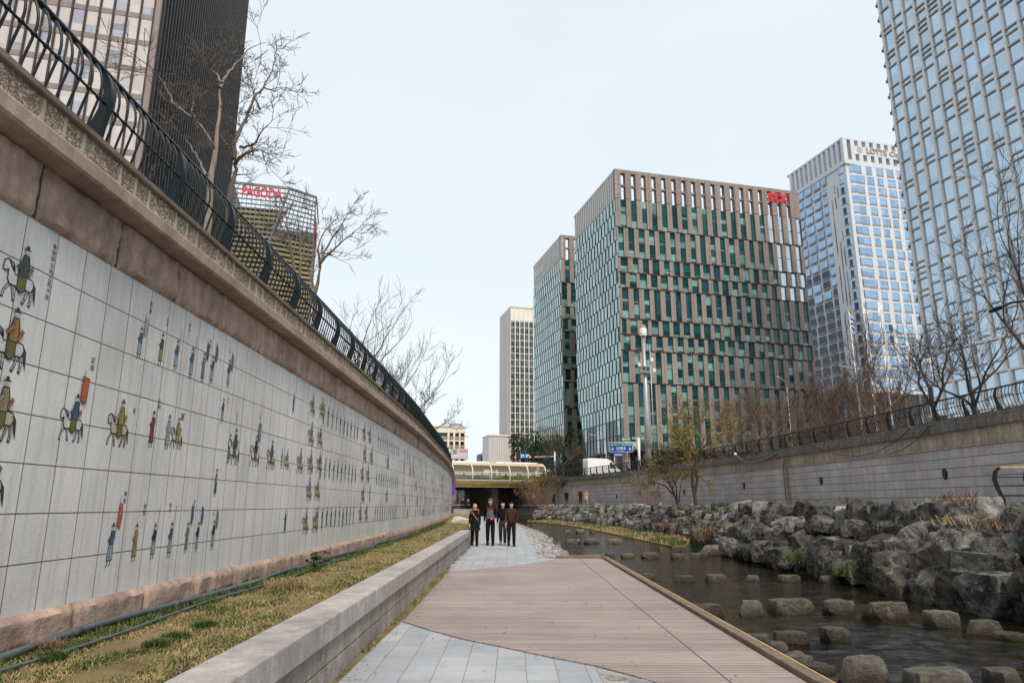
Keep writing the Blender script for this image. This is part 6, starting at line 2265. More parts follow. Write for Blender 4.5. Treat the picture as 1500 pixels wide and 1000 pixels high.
# loose cobbles along the shore: uncountable
sp = MB()
rng = random.Random(70)
for i in range(700):
    y = 22 + 40 * rng.random() ** 1.5
    x = rng.uniform(pave_right(y) + 0.05, wl(y) + 0.15)
    f_ = (x - pave_right(y)) / max(wl(y) - pave_right(y), 0.2)
    s_ = rng.uniform(0.035, 0.09) * (1 + 1.2 * f_ * f_)
    k = rng.uniform(0, 6.28)
    a, b_ = Vector((math.cos(k), math.sin(k), 0)) * s_, Vector((-math.sin(k), math.cos(k), 0)) * s_ * rng.uniform(0.5, 0.9)
    z0 = 0.0 - 0.07 * f_ - (0.2 if f_ > 0.9 else 0)
    c = Vector((x, y, z0))
    h = s_ * rng.uniform(0.12, 0.45)
    top = [c + a * 0.7 + Z * h, c + b_ * 0.75 + Z * h * 0.9, c - a * 0.65 + Z * h, c - b_ * 0.7 + Z * h * 1.1]
    bot_ = [c + a - Z * 0.05, c + b_ - Z * 0.05, c - a - Z * 0.05, c - b_ - Z * 0.05]
    sp.add(bot_ + top, [(4, 5, 6, 7), (0, 1, 5, 4), (1, 2, 6, 5), (2, 3, 7, 6), (3, 0, 4, 7)])
kind(sp.build('shore_cobbles', M['cobble']), 'stuff')


# ================================================================ grass
def blade(mb, rng, p, h, w, lean):
    a_ = rng.uniform(0, 2 * PI)
    d = Vector((math.cos(a_), math.sin(a_), 0))
    s = Vector((-d.y, d.x, 0)) * w
    m = p + d * h * lean * 0.4 + Z * h * 0.6
    t = p + d * h * lean + Z * h * (1 - 0.35 * lean)
    mb.add([p - s, p + s, m + s * 0.6, m - s * 0.6, t], [(0, 1, 2, 3), (3, 2, 4)])


rng = random.Random(90)
dry, grn = MB(), MB()
patches = []
for i in range(360):
    Y = 2.6 + 42 * rng.random() ** 1.8
    f_ = rng.random() ** 1.7
    patches.append((Y, f_, rng.uniform(0.07, 0.3)))
for Y in [3.5 + 0.35 * i for i in range(110)]:
    patches.append((Y + rng.uniform(-0.2, 0.2), rng.uniform(0.02, 0.2), rng.uniform(0.08, 0.3)))
pl = lambda Y, f_: Vector((lp(Y) + 0.1 + ((-1.99 if Y < 28 else lp(Y) + 2.0) - lp(Y) - 0.12) * f_, Y, VZ - 0.03 * (1 - f_)))
for i in range(100000):
    Y = 2.8 + 46 * rng.random() ** 2.1
    f_ = rng.random()
    p = pl(Y, f_)
    nn_ = noise.noise(Vector((p.x * 1.3, p.y * 1.3, 3)))
    if nn_ < -0.1 and rng.random() < 0.3: continue
    blade(dry, rng, p, rng.uniform(0.012, 0.05), 0.002 + 0.0004 * Y, rng.uniform(0.8, 2.4))
for Y, f_, r_ in patches:
    c = pl(Y, f_)
    n = int(700 * r_ * (1.0 if Y < 14 else 0.55) * (1.0 if f_ < 0.22 else 0.6))
    for k in range(n):
        q = c + Vector((rng.gauss(0, r_ * 0.4), rng.gauss(0, r_ * 0.5), 0))
        if q.x < lp(q.y) + 0.06 or q.x > -1.99 and q.y < 28: continue
        blade(grn, rng, q, rng.uniform(0.02, 0.075) * (1.3 if f_ < 0.2 else 0.8), 0.0032 + 0.0004 * Y, rng.uniform(0.2, 1.1))
kind(dry.build('dry_grass', M['dry']), 'stuff')
kind(grn.build('green_grass', M['green']), 'stuff')
# weeds along the low wall foot
wd = MB(); wd2 = MB()
for i in range(2600):
    Y = rng.uniform(6, 27)
    if noise.noise(Vector((Y * 1.1, 0, 7))) < 0.0: continue
    p = Vector((-1.66 + abs(rng.gauss(0, 0.05)), Y, 0.005))
    blade(wd if rng.random() < 0.45 else wd2, rng, p, rng.uniform(0.02, 0.085), 0.004, rng.uniform(0.3, 1.2))
kind(wd.build('green_weeds', M['green']), 'stuff'); kind(wd2.build('straw_weeds', M['dry']), 'stuff')


def tuft(name, label, c, n, h, r, mat, seed, cat='grass tuft', lean=(0.3, 1.3), w=0.006, group=None, droop=0):
    rng = random.Random(seed)
    mb = MB()
    c = Vector(c)
    for i in range(n):
        q = c + Vector((max(-r, min(r, rng.gauss(0, r * 0.4))), max(-r, min(r, rng.gauss(0, r * 0.4))), 0))
        blade(mb, rng, q, h * rng.uniform(0.4, 1.1), w, rng.uniform(*lean))
    return tag(mb.build(name, M[mat]), label, cat, group)


# leafy weed and straw heap by the pipe
q = at_z(463, 836, 0.5)
rng = random.Random(6)
t = thing('leafy_weed', 'dark green leafy weed growing beside the grey pipe', 'plant', q)
lf, stm = MB(), MB()
for i in range(16):
    a_ = rng.uniform(0, 2 * PI); h = rng.uniform(0.08, 0.32); o = rng.uniform(0.02, 0.17)
    tip = Vector(q) + Vector((math.cos(a_) * o, math.sin(a_) * o, h))
    stm.tube([Vector(q) + Vector((math.cos(a_) * 0.03, math.sin(a_) * 0.03, -0.02)), tip], 0.004, 4)
    for k in range(6):
        b_ = rng.uniform(0, 2 * PI); d = Vector((math.cos(b_), math.sin(b_), rng.uniform(-0.3, 0.5))); s_ = Vector((-d.y, d.x, 0)) * 0.035
        L_ = rng.uniform(0.06, 0.10)
        lf.add([tip, tip + d * L_ * 0.5 + s_, tip + d * L_ - Z * 0.02, tip + d * L_ * 0.5 - s_], [(0, 1, 2, 3)])
lf.build('leaves', M['leaf'], t); stm.build('stems', M['green'], t)
tuft('straw_heap', 'tangled heap of pale straw beside the grey pipe', at_z(425, 862, 0.5), 420, 0.22, 0.30, 'straw', 14, 'dead grass', (0.8, 2.2), 0.004)
tuft('straw_heap', 'small brown tuft of dead weed near the broken end of the pipe', at_z(72, 952, 0.5), 120, 0.12, 0.12, 'rust', 15, 'dead grass', (0.6, 1.8), 0.004)
for i, (px, py, lab) in enumerate([(75, 965, 'bright green grass tuft at the near end of the pipe'), (258, 935, 'round green grass tuft in the dry verge'), (232, 946, 'flat green tuft in the dry verge near the wide low wall cap'), (300, 918, 'small green tuft midway across the dry verge')]):
    tuft('grass_tuft', lab, at_z(px, py, 0.5), 420, 0.08, 0.12, 'green', 130 + i, w=0.005)
# grassy islet and bank tufts across the stream
isl = MB()
rng = random.Random(95)
pts = [at_z(*p_, -0.25) for p_ in ((772, 764), (820, 768), (862, 775), (905, 784), (950, 794), (985, 801), (1006, 800), (1012, 790), (980, 782), (930, 772), (880, 765), (820, 760))]
isl.poly([p_ + Z * 0.06 for p_ in pts], thick=(0, 0, -0.3)); kind(isl.build('islet', M['soil']), 'structure')
ig, idr = MB(), MB()
def inpoly(p, P):
    c = False; j = len(P) - 1
    for i in range(len(P)):
        if ((P[i].y > p.y) != (P[j].y > p.y)) and p.x < (P[j].x - P[i].x) * (p.y - P[i].y) / (P[j].y - P[i].y) + P[i].x: c = not c
        j = i
    return c
xs, ysl = [p_.x for p_ in pts], [p_.y for p_ in pts]
k = 0
while k < 9000:
    p_ = Vector((rng.uniform(min(xs), max(xs)), min(ysl) + (max(ysl) - min(ysl)) * rng.random() ** 2.0, -0.2))
    if not inpoly(p_, pts): k += 0.2; continue
    g_ = noise.noise(Vector((p_.x * 0.7, p_.y * 0.35, 1)))
    blade(ig if g_ > -0.05 else idr, rng, p_, rng.uniform(0.06, 0.27), 0.018, rng.uniform(0.2, 1.0)); k += 1
kind(ig.build('islet_grass', M['green']), 'stuff'); kind(idr.build('islet_dry_grass', M['straw']), 'stuff')
def bankspot(px, py, o):
    d = ray(px, py); Y = 6
    while Y < 110 and d.x / d.y * Y < BF.off(BF.at_Y(Y), o).x: Y += 0.1
    return Vector((d.x / d.y * Y, Y, CAM_H + d.z / d.y * Y))
for i, (px, py, o, n, h, r, mt, lab) in enumerate([
    (1038, 790, 0.2, 420, 0.9, 0.7, 'rust', 'rusty brown clump of dead grass at the bank foot right of the crooked tree'),
    (985, 772, 0.7, 340, 0.8, 0.8, 'rust', 'reddish brown dead grass sprawling over boulders below the slanting tree'),
    (990, 795, -0.3, 240, 0.7, 0.4, 'straw', 'pale straw clump at the edge of the islet'),
    (1412, 740, 1.75, 260, 0.42, 0.3, 'straw', 'pale dead grass drooping over the near-black boulder'),
    (1402, 790, 0.9, 120, 0.5, 0.25, 'rust', 'rusty trailing plant hanging between boulders below the guard rail'),
    (1400, 768, 1.2, 60, 0.5, 0.5, 'straw', 'thin dry stems with seed heads beside the near-black boulder'),
    (1450, 775, 1.3, 160, 0.4, 0.5, 'rust', 'dead leaves and twigs on the flat topped boulder'),
    (1240, 737, 1.8, 100, 0.4, 0.25, 'rust', 'dark rusty tuft on top of the bank right of the ladder'),
    (1296, 775, 1.1, 90, 0.4, 0.2, 'rust', 'small rusty tuft on the squared upright block'),
    (1164, 824, -0.2, 150, 0.5, 0.25, 'green', 'yellow green tuft at the waterline below the ladder'),
    (1234, 843, -0.3, 150, 0.35, 0.25, 'green', 'green tuft behind the low flat boulder'),
    (1022, 803, -0.3, 200, 0.4, 0.3, 'leaf', 'bright leafy tuft beside the big pale slab boulder'),
    (1380, 733, 1.9, 60, 0.5, 0.2, 'rust', 'upright reddish dead stems on the bank top'),
    (1425, 733, 2.0, 80, 0.5, 0.22, 'pinkbush', 'pinkish feathery dead stems on the bank top before the wall'),
    (805, 748, 0.6, 200, 0.9, 0.9, 'rust', 'brown dead grass on the far end of the bank')]):
    tuft('bank_plant', lab, bankspot(px, py, o - 0.4), int(n * 0.7), h * (0.62 if py < 800 and px > 1100 else 1), r, mt, 150 + i, 'plant', (0.4, 1.6) if mt != 'leaf' else (0.2, 0.9), 0.009 if py < 800 else 0.008)
# ================================================================ people
def skin_mesh(verts, edges, radii, root=0, sub=2):
    me = bpy.data.meshes.new('figure')
    me.from_pydata([tuple(v) for v in verts], edges, [])
    ob = bpy.data.objects.new('figure', me)
    C.objects.link(ob)
    ob.modifiers.new('s', 'SKIN').use_smooth_shade = True
    if not me.skin_vertices:
        bpy.context.view_layer.objects.active = ob
        bpy.ops.mesh.customdata_skin_add()
    sv = me.skin_vertices[0].data
    for i, r in enumerate(radii):
        sv[i].radius = r if isinstance(r, tuple) else (r, r)
        sv[i].use_root = i == root
    m = ob.modifiers.new('d', 'SUBSURF'); m.levels = sub; m.render_levels = sub
    bpy.context.view_layer.update()
    ev = ob.evaluated_get(bpy.context.evaluated_depsgraph_get())
    out = bpy.data.meshes.new_from_object(ev)
    bpy.data.objects.remove(ob)
    bpy.data.meshes.remove(me)
    out.polygons.foreach_set('use_smooth', [True] * len(out.polygons))
    return out


def link_mesh(name, me, mat, parent):
    me.materials.clear(); me.materials.append(mat)
    o = bpy.data.objects.new(name, me)
    C.objects.link(o)
    o.parent = parent
    return o


CLOTH = {}
def cloth(name, col, rough=0.8):
    if name not in CLOTH: CLOTH[name] = plain(name, col, rough, 0.25, 30, bump=0.15, spec=0.1)
    return CLOTH[name]


SKIN = plain('light_skin', (0.52, 0.31, 0.22), 0.5, 0.08, 30)


def person(label, base, height, face, stride=0.5, arms=('down', 'down'), top=None, legs=None, shoes=None, hair=None, hairstyle='short', coat=0.0, beanie=None, sit=False, extras=None, panel=None, scarf=None, group=None, slim=1.0):
    """face: direction the figure looks (plan angle, 0 = +x). Local figure looks along -y."""
    root = thing('person', label, 'person', base, group)
    root.rotation_euler = (0, 0, face + PI / 2)
    H_ = height
    V = lambda x, y, z: Vector((x * H_, y * H_, z * H_))
    sg = stride
    drop = -0.29 if sit else 0.0
    hip = {s: V(0.052 * s, 0, 0.50 + drop) for s in (-1, 1)}
    knee, ank, toe = {}, {}, {}
    for s in (-1, 1):
        f = sg * 0.10 * s
        if sit:
            knee[s] = V(0.075 * s, -0.23, 0.25); ank[s] = V(0.07 * s, -0.20, 0.045)
        else:
            knee[s] = V(0.056 * s, -0.03 - f * 0.55, 0.28); ank[s] = V(0.058 * s, -f * 1.1 + (0.02 if f < 0 else 0), 0.045 + (0.035 if f < 0 else 0))
        toe[s] = ank[s] + V(0, -0.055, -0.022 - (0.03 if f < 0 and not sit else 0))
    b = {}
    pel, wai, che, nb, nk = V(0, 0, 0.53 + drop), V(0, 0.004, 0.63 + drop), V(0, 0.0, 0.74 + drop), V(0, 0.006, 0.815 + drop), V(0, -0.004, 0.862 + drop)
    jaw, mid, crn = V(0, -0.020, 0.885 + drop), V(0, -0.010, 0.928 + drop), V(0, -0.004, 0.968 + drop)
    sho = {s: V(0.086 * slim * s, 0.006, 0.806 + drop) for s in (-1, 1)}
    elb, wri, hand = {}, {}, {}
    for i, s in enumerate((-1, 1)):
        a = arms[i]
        sw = -sg * 0.07 * s
        if a == 'down':
            elb[s] = V(0.122 * slim * s, 0.022 - sw * 0.4, 0.64 + drop); wri[s] = V(0.122 * slim * s, -0.025 - sw, 0.50 + drop); hand[s] = Vector((0, -0.25, -1))
        elif a == 'hold':
            elb[s] = V(0.130 * s, 0.025, 0.64 + drop); wri[s] = V(0.09 * s, -0.11, 0.575 + drop); hand[s] = Vector((-0.6 * s, -0.8, -0.1))
        elif a == 'pocket':
            elb[s] = V(0.135 * s, 0.04, 0.65 + drop); wri[s] = V(0.105 * s, -0.035, 0.535 + drop); hand[s] = Vector((-0.2 * s, -0.3, -1))
    # body, one continuous surface with fingers
    vs, es, rs = [], [], []
    def add(p, r, par=None):
        vs.append(p); rs.append(r * H_ if not isinstance(r, tuple) else (r[0] * H_, r[1] * H_))
        if par is not None: es.append((par, len(vs) - 1))
        return len(vs) - 1
    p0 = add(pel, (0.078, 0.055)); p1 = add(wai, (0.068, 0.048), p0); p2 = add(che, (0.088, 0.055), p1); p3 = add(nb, (0.05, 0.04), p2)
    p4 = add(nk, 0.030, p3); p5 = add(jaw, (0.040, 0.044), p4); p6 = add(mid, (0.050, 0.057), p5); p7 = add(crn, (0.043, 0.049), p6)
    add(mid + V(0, -0.058, -0.012), 0.008, p6)
    for s in (-1, 1): add(mid + V(0.046 * s, 0.006, -0.004), (0.007, 0.014), p6)
    for s in (-1, 1):
        k = add(sho[s], 0.036, p2); k = add(elb[s], 0.025, k); k = add(wri[s], 0.017, k)
        hd = hand[s].normalized()
        palm = add(wri[s] + hd * 0.045 * H_, (0.021, 0.016), k)
        side = hd.cross(Vector((s, 0, 0))).normalized()
        for fi, (off, ln) in enumerate(((-0.016, 0.038), (-0.005, 0.044), (0.006, 0.041), (0.016, 0.032))):
            q = wri[s] + hd * 0.066 * H_ + side * off * H_
            a_ = add(q, 0.0062, palm); a_ = add(q + hd * ln * 0.55 * H_ + Vector((-s, 0, 0)) * 0.006 * H_, 0.0055, a_); add(q + hd * ln * H_ + Vector((-s, 0, 0)) * 0.018 * H_, 0.0045, a_)
        q = wri[s] + hd * 0.030 * H_ - side * 0.022 * H_
        a_ = add(q, 0.008, palm); add(q + (hd * 0.7 - side * 0.5).normalized() * 0.035 * H_, 0.006, a_)
        k = add(hip[s], 0.052, p0); k = add(knee[s], 0.033, k); k = add(ank[s], 0.020, k); add(toe[s], 0.013, k)
    link_mesh('body', skin_mesh(vs, es, rs), SKIN, root)
    # clothing
    vs, es, rs = [], [], []
    hem = V(0, 0, 0.475 + drop)
    c0 = add(hem, (0.094, 0.074)); c1 = add(wai, (0.090 * slim, 0.066), c0); c2 = add(che, (0.104 * slim, 0.070), c1); c3 = add(nb + V(0, 0, 0.014), (0.058, 0.050), c2)
    for s in (-1, 1):
        k = add(sho[s] + V(0.0, 0, 0.0), 0.042, c2); k = add(elb[s], 0.032, k); add(wri[s] + (elb[s] - wri[s]) * 0.02, 0.025, k)
    link_mesh('jacket', skin_mesh(vs, es, rs), top, root)
    if coat:
        mb = MB()
        prof = []
        n = 14
        zs = [0.62, 0.52, 0.50 - coat * 0.5, 0.50 - coat]
        vv, ff_ = [], []
        for i, z in enumerate(zs):
            rx, ry = 0.094 + 0.016 * i, 0.072 + 0.017 * i
            for j in range(n):
                a_ = 2 * PI * j / n
                vv.append(V(rx * math.cos(a_), ry * math.sin(a_) * (1 + 0.06 * math.sin(3 * a_)), z + drop))
        for i in range(3):
            for j in range(n): ff_.append((i * n + j, (i + 1) * n + j, (i + 1) * n + (j + 1) % n, i * n + (j + 1) % n))
        mb.add(vv, ff_)
        o = mb.build('coat_skirt', top, root, smooth=True); o.matrix_parent_inverse = Matrix()
    vs, es, rs = [], [], []
    k00 = add(wai + V(0, 0, -0.02), (0.078, 0.056)); k0 = add(pel + V(0, 0, -0.005), (0.088, 0.066), k00)
    for s in (-1, 1):
        k = add(hip[s] + V(0, 0, -0.02), 0.062, k0); k = add(knee[s], 0.046, k); add(ank[s] + V(0, 0.005, -0.022), 0.036, k)
    link_mesh('trousers', skin_mesh(vs, es, rs), legs, root)
    for s in (-1, 1):
        mb = MB()
        a, t_ = ank[s], toe[s]
        d = (t_ - a).normalized()
        mb.ball((0, 0, 0), (0.035 * H_, 0.085 * H_, 0.032 * H_), nu=12, nv=8)
        c = a + d * 0.045 * H_ + V(0, 0, -0.012)
        tl = math.atan2(d.z, -d.y)
        R3 = Matrix.Rotation(-tl * 0.8, 3, 'X')
        mb.v = [tuple(R3 @ Vector(v) + c) for v in mb.v]
        o = mb.build('shoe', shoes, root, smooth=True); o.matrix_parent_inverse = Matrix()
    # hair or hat
    def shell(name, mat, fn, rx=0.050, ry=0.058, rz=0.050, up=0.012, back=0.006):
        mb = MB()
        nu, nv = 16, 10
        vv, ff_ = [], []
        for i in range(nv + 1):
            a_ = PI * i / nv - PI / 2
            for j in range(nu):
                b_ = 2 * PI * j / nu
                vv.append(mid + V(rx * math.cos(a_) * math.cos(b_), back + ry * math.cos(a_) * math.sin(b_), up + rz * math.sin(a_)))
        for i in range(nv):
            for j in range(nu):
                q = (vv[i * nu + j] + vv[(i + 1) * nu + (j + 1) % nu]) / 2 - mid
                if fn(q / H_): ff_.append((i * nu + j, i * nu + (j + 1) % nu, (i + 1) * nu + (j + 1) % nu, (i + 1) * nu + j))
        mb.add(vv, ff_)
        o = mb.build(name, mat, root, smooth=True); o.matrix_parent_inverse = Matrix()
    if beanie: shell('knit_hat', beanie, lambda q: q.z > 0.008, 0.056, 0.062, 0.058, 0.014, 0.002)
    if hairstyle == 'short': shell('hair', hair, lambda q: q.z > 0.030 - 0.012 * abs(math.sin(q.x * 160)) - (0.045 if q.y > -0.008 else 0) - (0.02 if q.y > 0.02 else 0), 0.052, 0.058, 0.052)
    elif hairstyle == 'long':
        shell('hair', hair, lambda q: q.z > 0.028 or q.y > -0.020 or (abs(q.x) > 0.042 and q.y > -0.045), 0.055, 0.060, 0.068, -0.008, 0.008)
    # face details
    for s in (-1, 1):
        mb = MB(); mb.ball(mid + V(0.018 * s, -0.057, 0.004), 0.0055 * H_, nu=8, nv=5); o = mb.build('eye', M['black'], root, smooth=True); o.matrix_parent_inverse = Matrix()
    mb = MB(); mb.ball(jaw + V(0, -0.040, 0.012), (0.014 * H_, 0.004 * H_, 0.004 * H_), nu=8, nv=5); o = mb.build('mouth', plain('lip', (0.35, 0.12, 0.10), 0.5), root, smooth=True); o.matrix_parent_inverse = Matrix()
    if scarf:
        mb = MB(); mb.tube([nb + V(0.052 * math.cos(a_), 0.050 * math.sin(a_) - 0.006, 0.03) for a_ in [2 * PI * i / 12 for i in range(13)]], 0.020 * H_, 8); o = mb.build('scarf', scarf, root, smooth=True); o.matrix_parent_inverse = Matrix()
    if panel:
        for (zz, rr_, mt) in panel:
            mb = MB()
            n = 14
            vv, ff_ = [], []
            for i, z in enumerate(zz):
                rx, ry = rr_
                for j in range(n):
                    a_ = PI + PI * (0.12 + 0.76 * j / (n - 1))
                    vv.append(V(rx * math.cos(a_), ry * math.sin(a_), z + drop))
            for i in range(len(zz) - 1):
                for j in range(n - 1): ff_.append((i * n + j, i * n + j + 1, (i + 1) * n + j + 1, (i + 1) * n + j))
            mb.add(vv, ff_); o = mb.build('jacket_panel', mt, root, smooth=True); o.matrix_parent_inverse = Matrix()
    if extras: extras(root, V, dict(wri=wri, che=che, sho=sho))
    return root


def local(root, name, mb, mat, smooth=True):
    o = mb.build(name, mat, root, smooth=smooth); o.matrix_parent_inverse = Matrix(); return o


black_c, char_c, brown_c, grey_c = cloth('black_wool', (0.010, 0.010, 0.012)), cloth('charcoal_cloth', (0.045, 0.043, 0.043)), cloth('dark_brown_wool', (0.055, 0.028, 0.016)), cloth('grey_fleece', (0.13, 0.125, 0.13))
maroon_c, dark_shoe, pale_shoe = cloth('maroon_cloth', (0.17, 0.022, 0.03)), cloth('black_leather', (0.012, 0.012, 0.012), 0.4), cloth('pale_canvas', (0.42, 0.38, 0.32))
blond, blackhair, brownhair = cloth('blonde_hair', (0.52, 0.33, 0.13)), cloth('black_hair', (0.012, 0.010, 0.009), 0.5), cloth('brown_hair', (0.07, 0.04, 0.025))


def bag_strap(root, V, J):
    mb = MB(); mb.tube([V(-0.07, -0.055, 0.80), V(-0.02, -0.082, 0.72), V(0.05, -0.085, 0.62), V(0.10, -0.06, 0.54)], 0.008 * 1.65, 6); local(root, 'bag_strap', mb, cloth('tan_strap', (0.42, 0.30, 0.15)))
    mb = MB(); mb.box(V(0.095, -0.085, 0.525), (0.16, 0.07, 0.13)); local(root, 'shoulder_bag', mb, cloth('navy_bag', (0.012, 0.016, 0.045)), False)
    for s in (-1, 1):
        mb = MB(); mb.tube([V(0.085 * s, -0.035, 0.835), V(0.09 * s, -0.066, 0.78), V(0.088 * s, -0.066, 0.73)], 0.018, 6); local(root, 'rucksack_strap', mb, cloth('red_strap', (0.42, 0.05, 0.06)))


def held_red(root, V, J):
    mb = MB(); mb.box(J['wri'][1] + V(-0.035, -0.05, 0.0), (0.20, 0.04, 0.10), 0.4); local(root, 'folded_map', mb, cloth('red_booklet', (0.40, 0.05, 0.07)), False)
    for s in (-1, 1):
        mb = MB(); mb.tube([V(0.075 * s, 0.02, 0.85), V(0.082 * s, -0.075, 0.79), V(0.085 * s, -0.07, 0.70), V(0.095 * s, -0.02, 0.63)], 0.022, 6); local(root, 'rucksack_strap', mb, black_c)


FD = -PI / 2      # towards the camera
gp = lambda px, py: at_z(px, py, 0.0)
person('person in black coat with blonde hair, tan bag strap and red rucksack straps', gp(695, 799), 1.64, FD + 0.05, 0.55, ('down', 'down'), black_c, black_c, dark_shoe, blond, 'long', 0.14, extras=bag_strap, scarf=cloth('tan_scarf', (0.33, 0.24, 0.15)))
person('tall person in knit hat and grey and maroon jacket holding something red', gp(718, 798.5), 1.84, FD, 0.35, ('down', 'hold'), black_c, black_c, dark_shoe, brownhair, 'short', beanie=cloth('taupe_knit', (0.12, 0.095, 0.085)), extras=held_red,
       panel=[((0.56, 0.60, 0.66, 0.72, 0.755), (0.0985, 0.079), grey_c), ((0.757, 0.775, 0.80, 0.815), (0.106, 0.078), maroon_c)])
person('person in black jacket, grey trousers and pale shoes walking half hidden', gp(736.5, 797.5), 1.70, FD - 0.1, 0.6, ('down', 'down'), black_c, char_c, pale_shoe, blackhair, 'long')
person('person in dark brown jacket and black trousers at the end of the group of four', gp(749, 799.5), 1.70, FD + 0.06, 0.5, ('down', 'down'), brown_c, black_c, dark_shoe, blackhair, 'short', slim=1.08)


def walkpt(px, o=2.2):
    d = ray(px, 735); Y = 8
    while Y < 125 and d.x / d.y * Y < RW.off(RW.at_Y(Y), -o).x: Y += 0.1
    return Vector((d.x / d.y * Y, Y, WALK))


olive_c = cloth('dark_olive_cloth', (0.03, 0.03, 0.025))
person('person in dark clothes with raised elbows walking by the grey wall', walkpt(811.5), 1.68, 2.6, 0.5, ('hold', 'hold'), olive_c, black_c, dark_shoe, blackhair, 'short')
person('person in black hooded coat standing by the grey wall', walkpt(830), 1.72, 1.4, 0.25, ('pocket', 'pocket'), black_c, char_c, dark_shoe, blackhair, 'short', 0.06)
person('person in dark brown jacket walking next to the one in a tan coat', walkpt(850.5), 1.80, -1.6, 0.6, ('down', 'down'), cloth('deep_brown_cloth', (0.03, 0.022, 0.02)), black_c, dark_shoe, blackhair, 'short')
person('person with long hair in a tan coat walking on the raised walkway', walkpt(859), 1.66, -1.6, 0.5, ('down', 'pocket'), cloth('tan_wool', (0.42, 0.26, 0.13)), cloth('beige_trousers', (0.36, 0.27, 0.18)), dark_shoe, brownhair, 'long', 0.16)
person('person in a cream top walking under the footbridge end', walkpt(781.5, 1.5), 1.66, 1.2, 0.4, ('down', 'down'), cloth('cream_knit', (0.62, 0.52, 0.42)), cloth('brown_trousers', (0.14, 0.10, 0.08)), dark_shoe, blackhair, 'long')
# seated pair on the steps below the bridge
st_ = MB()
st_.box((-5.2, 82, 0.74), (2.6, 5.0, 0.62))
kind(st_.build('stone_step', M['granite']), 'structure')
person('seated person in black with dark hair on the stone step below the footbridge', (-5.55, 80.2, 1.05), 1.68, FD, 0, ('hold', 'hold'), black_c, black_c, dark_shoe, blackhair, 'short', sit=True)
person('seated person in black with pale collar on the stone step below the footbridge', (-4.95, 80.4, 1.05), 1.66, FD + 0.3, 0, ('hold', 'hold'), olive_c, black_c, dark_shoe, blackhair, 'long', sit=True, scarf=cloth('pale_scarf', (0.5, 0.48, 0.46)))
t = MB(); q0 = at_y(676, 768, 47)
wb = at_z(675, 766, 0.5)
rm = rock_mesh(401, (0.5, 0.5, 0.5), 2, 0.03, 6, 0.12); rm.materials.append(M['white_stone'])
rock_obj('stone_block', rm, (wb.x, wb.y, 0.62), (1.0, 0.6, 0.42), -0.4, 'pale slanted stone block lying on the grass at the end of the low wall', 'stone', None, None, (0.0, 0.22))

# ================================================================ footbridge
BA = math.radians(21)
BU, BN = Vector((math.cos(BA), math.sin(BA), 0)), Vector((math.sin(BA), -math.cos(BA), 0))
E = Vector((4.0, 98.6, 0))
LB = 21.0
root = thing('footbridge', 'tubular glass footbridge with gold belly and curved white ribs over the stream', 'bridge', (E.x - 10, E.y - 3, 4))
ZC, RA, RB = 5.42, 2.0, 1.6
ell_ = lambda a_: BN * (RA * math.cos(a_)) + Z * (ZC + RB * math.sin(a_))
M['rib_gold'] = plain('pale_gold_rib', (0.72, 0.64, 0.50), 0.4, 0.1, 2)
def shell_part(name, mat, a0, a1, n=14, o=0.0):
    mb = MB()
    for i in range(n):
        p0_, p1_ = a0 + (a1 - a0) * i / n, a0 + (a1 - a0) * (i + 1) / n
        A_, B_ = E + ell_(p0_) * 1.0, E + ell_(p1_) * 1.0
        mb.quad(A_ - BU * LB, A_, B_, B_ - BU * LB)
    return mb.build(name, mat, root, smooth=True)
gt = NT('warm_clear_glass')
tr = gt.n('ShaderNodeBsdfTransparent', Color=(0.93, 0.88, 0.76))
gl = gt.n('ShaderNodeBsdfGlossy', Color=(0.9, 0.80, 0.60), Roughness=0.08)
fx = gt.n('ShaderNodeFresnel', IOR=1.55)
mx = gt.n('ShaderNodeMixShader', Fac=gt.math('ADD', fx.outputs[0], 0.10, True), i1=tr.outputs[0], i2=gl.outputs[0])
gt.t.links.new(mx.outputs[0], gt.t.nodes['Material Output'].inputs['Surface'])
shell_part('glass_shell', gt.mat, math.radians(-28), math.radians(52), 10)
shell_part('roof_shell', plain('pale_gold_panel', (0.62, 0.43, 0.19), 0.3, 0.15, 0.8, metal=0.2), math.radians(52), math.radians(150), 12)
shell_part('gold_belly', M['gold'], math.radians(-150), math.radians(-28), 14)
shell_part('back_glazing', gt.mat, math.radians(150), math.radians(210), 6)
for k in range(9):
    mb = MB()
    c = E - BU * (0.05 + LB * k / 8)
    mb.tube([c + ell_(a_) * 1.0 for a_ in [math.radians(-100 + 280 * i / 20) for i in range(21)]], 0.09, 6)
    mb.build('rib', M['rib_gold'], root, smooth=True)
for a_ in (-27, 10, 52):
    mb = MB(); q = ell_(math.radians(a_)); mb.tube([E + q, E + q - BU * LB], 0.05, 6); mb.build('longitudinal_rail', M['rib_gold'], root)
for k in range(5):
    mb = MB(); q = BN * 1.55 + Z * (4.72 + 0.22 * k); mb.tube([E + q, E + q - BU * LB], 0.02, 5); mb.build('handrail', M['steel'], root)
mb = MB(); mb.obox(E - BU * LB - BN * 1.7 + Z * 4.45, BU * LB, BN * 3.4, Z * 0.15); mb.build('deck', M['walk'], root)
mb = MB(); q = BN * 1.0 + Z * 3.84; mb.tube([E + q, E + q - BU * LB], 0.05, 6); mb.build('bottom_pipe', M['white_metal'], root)
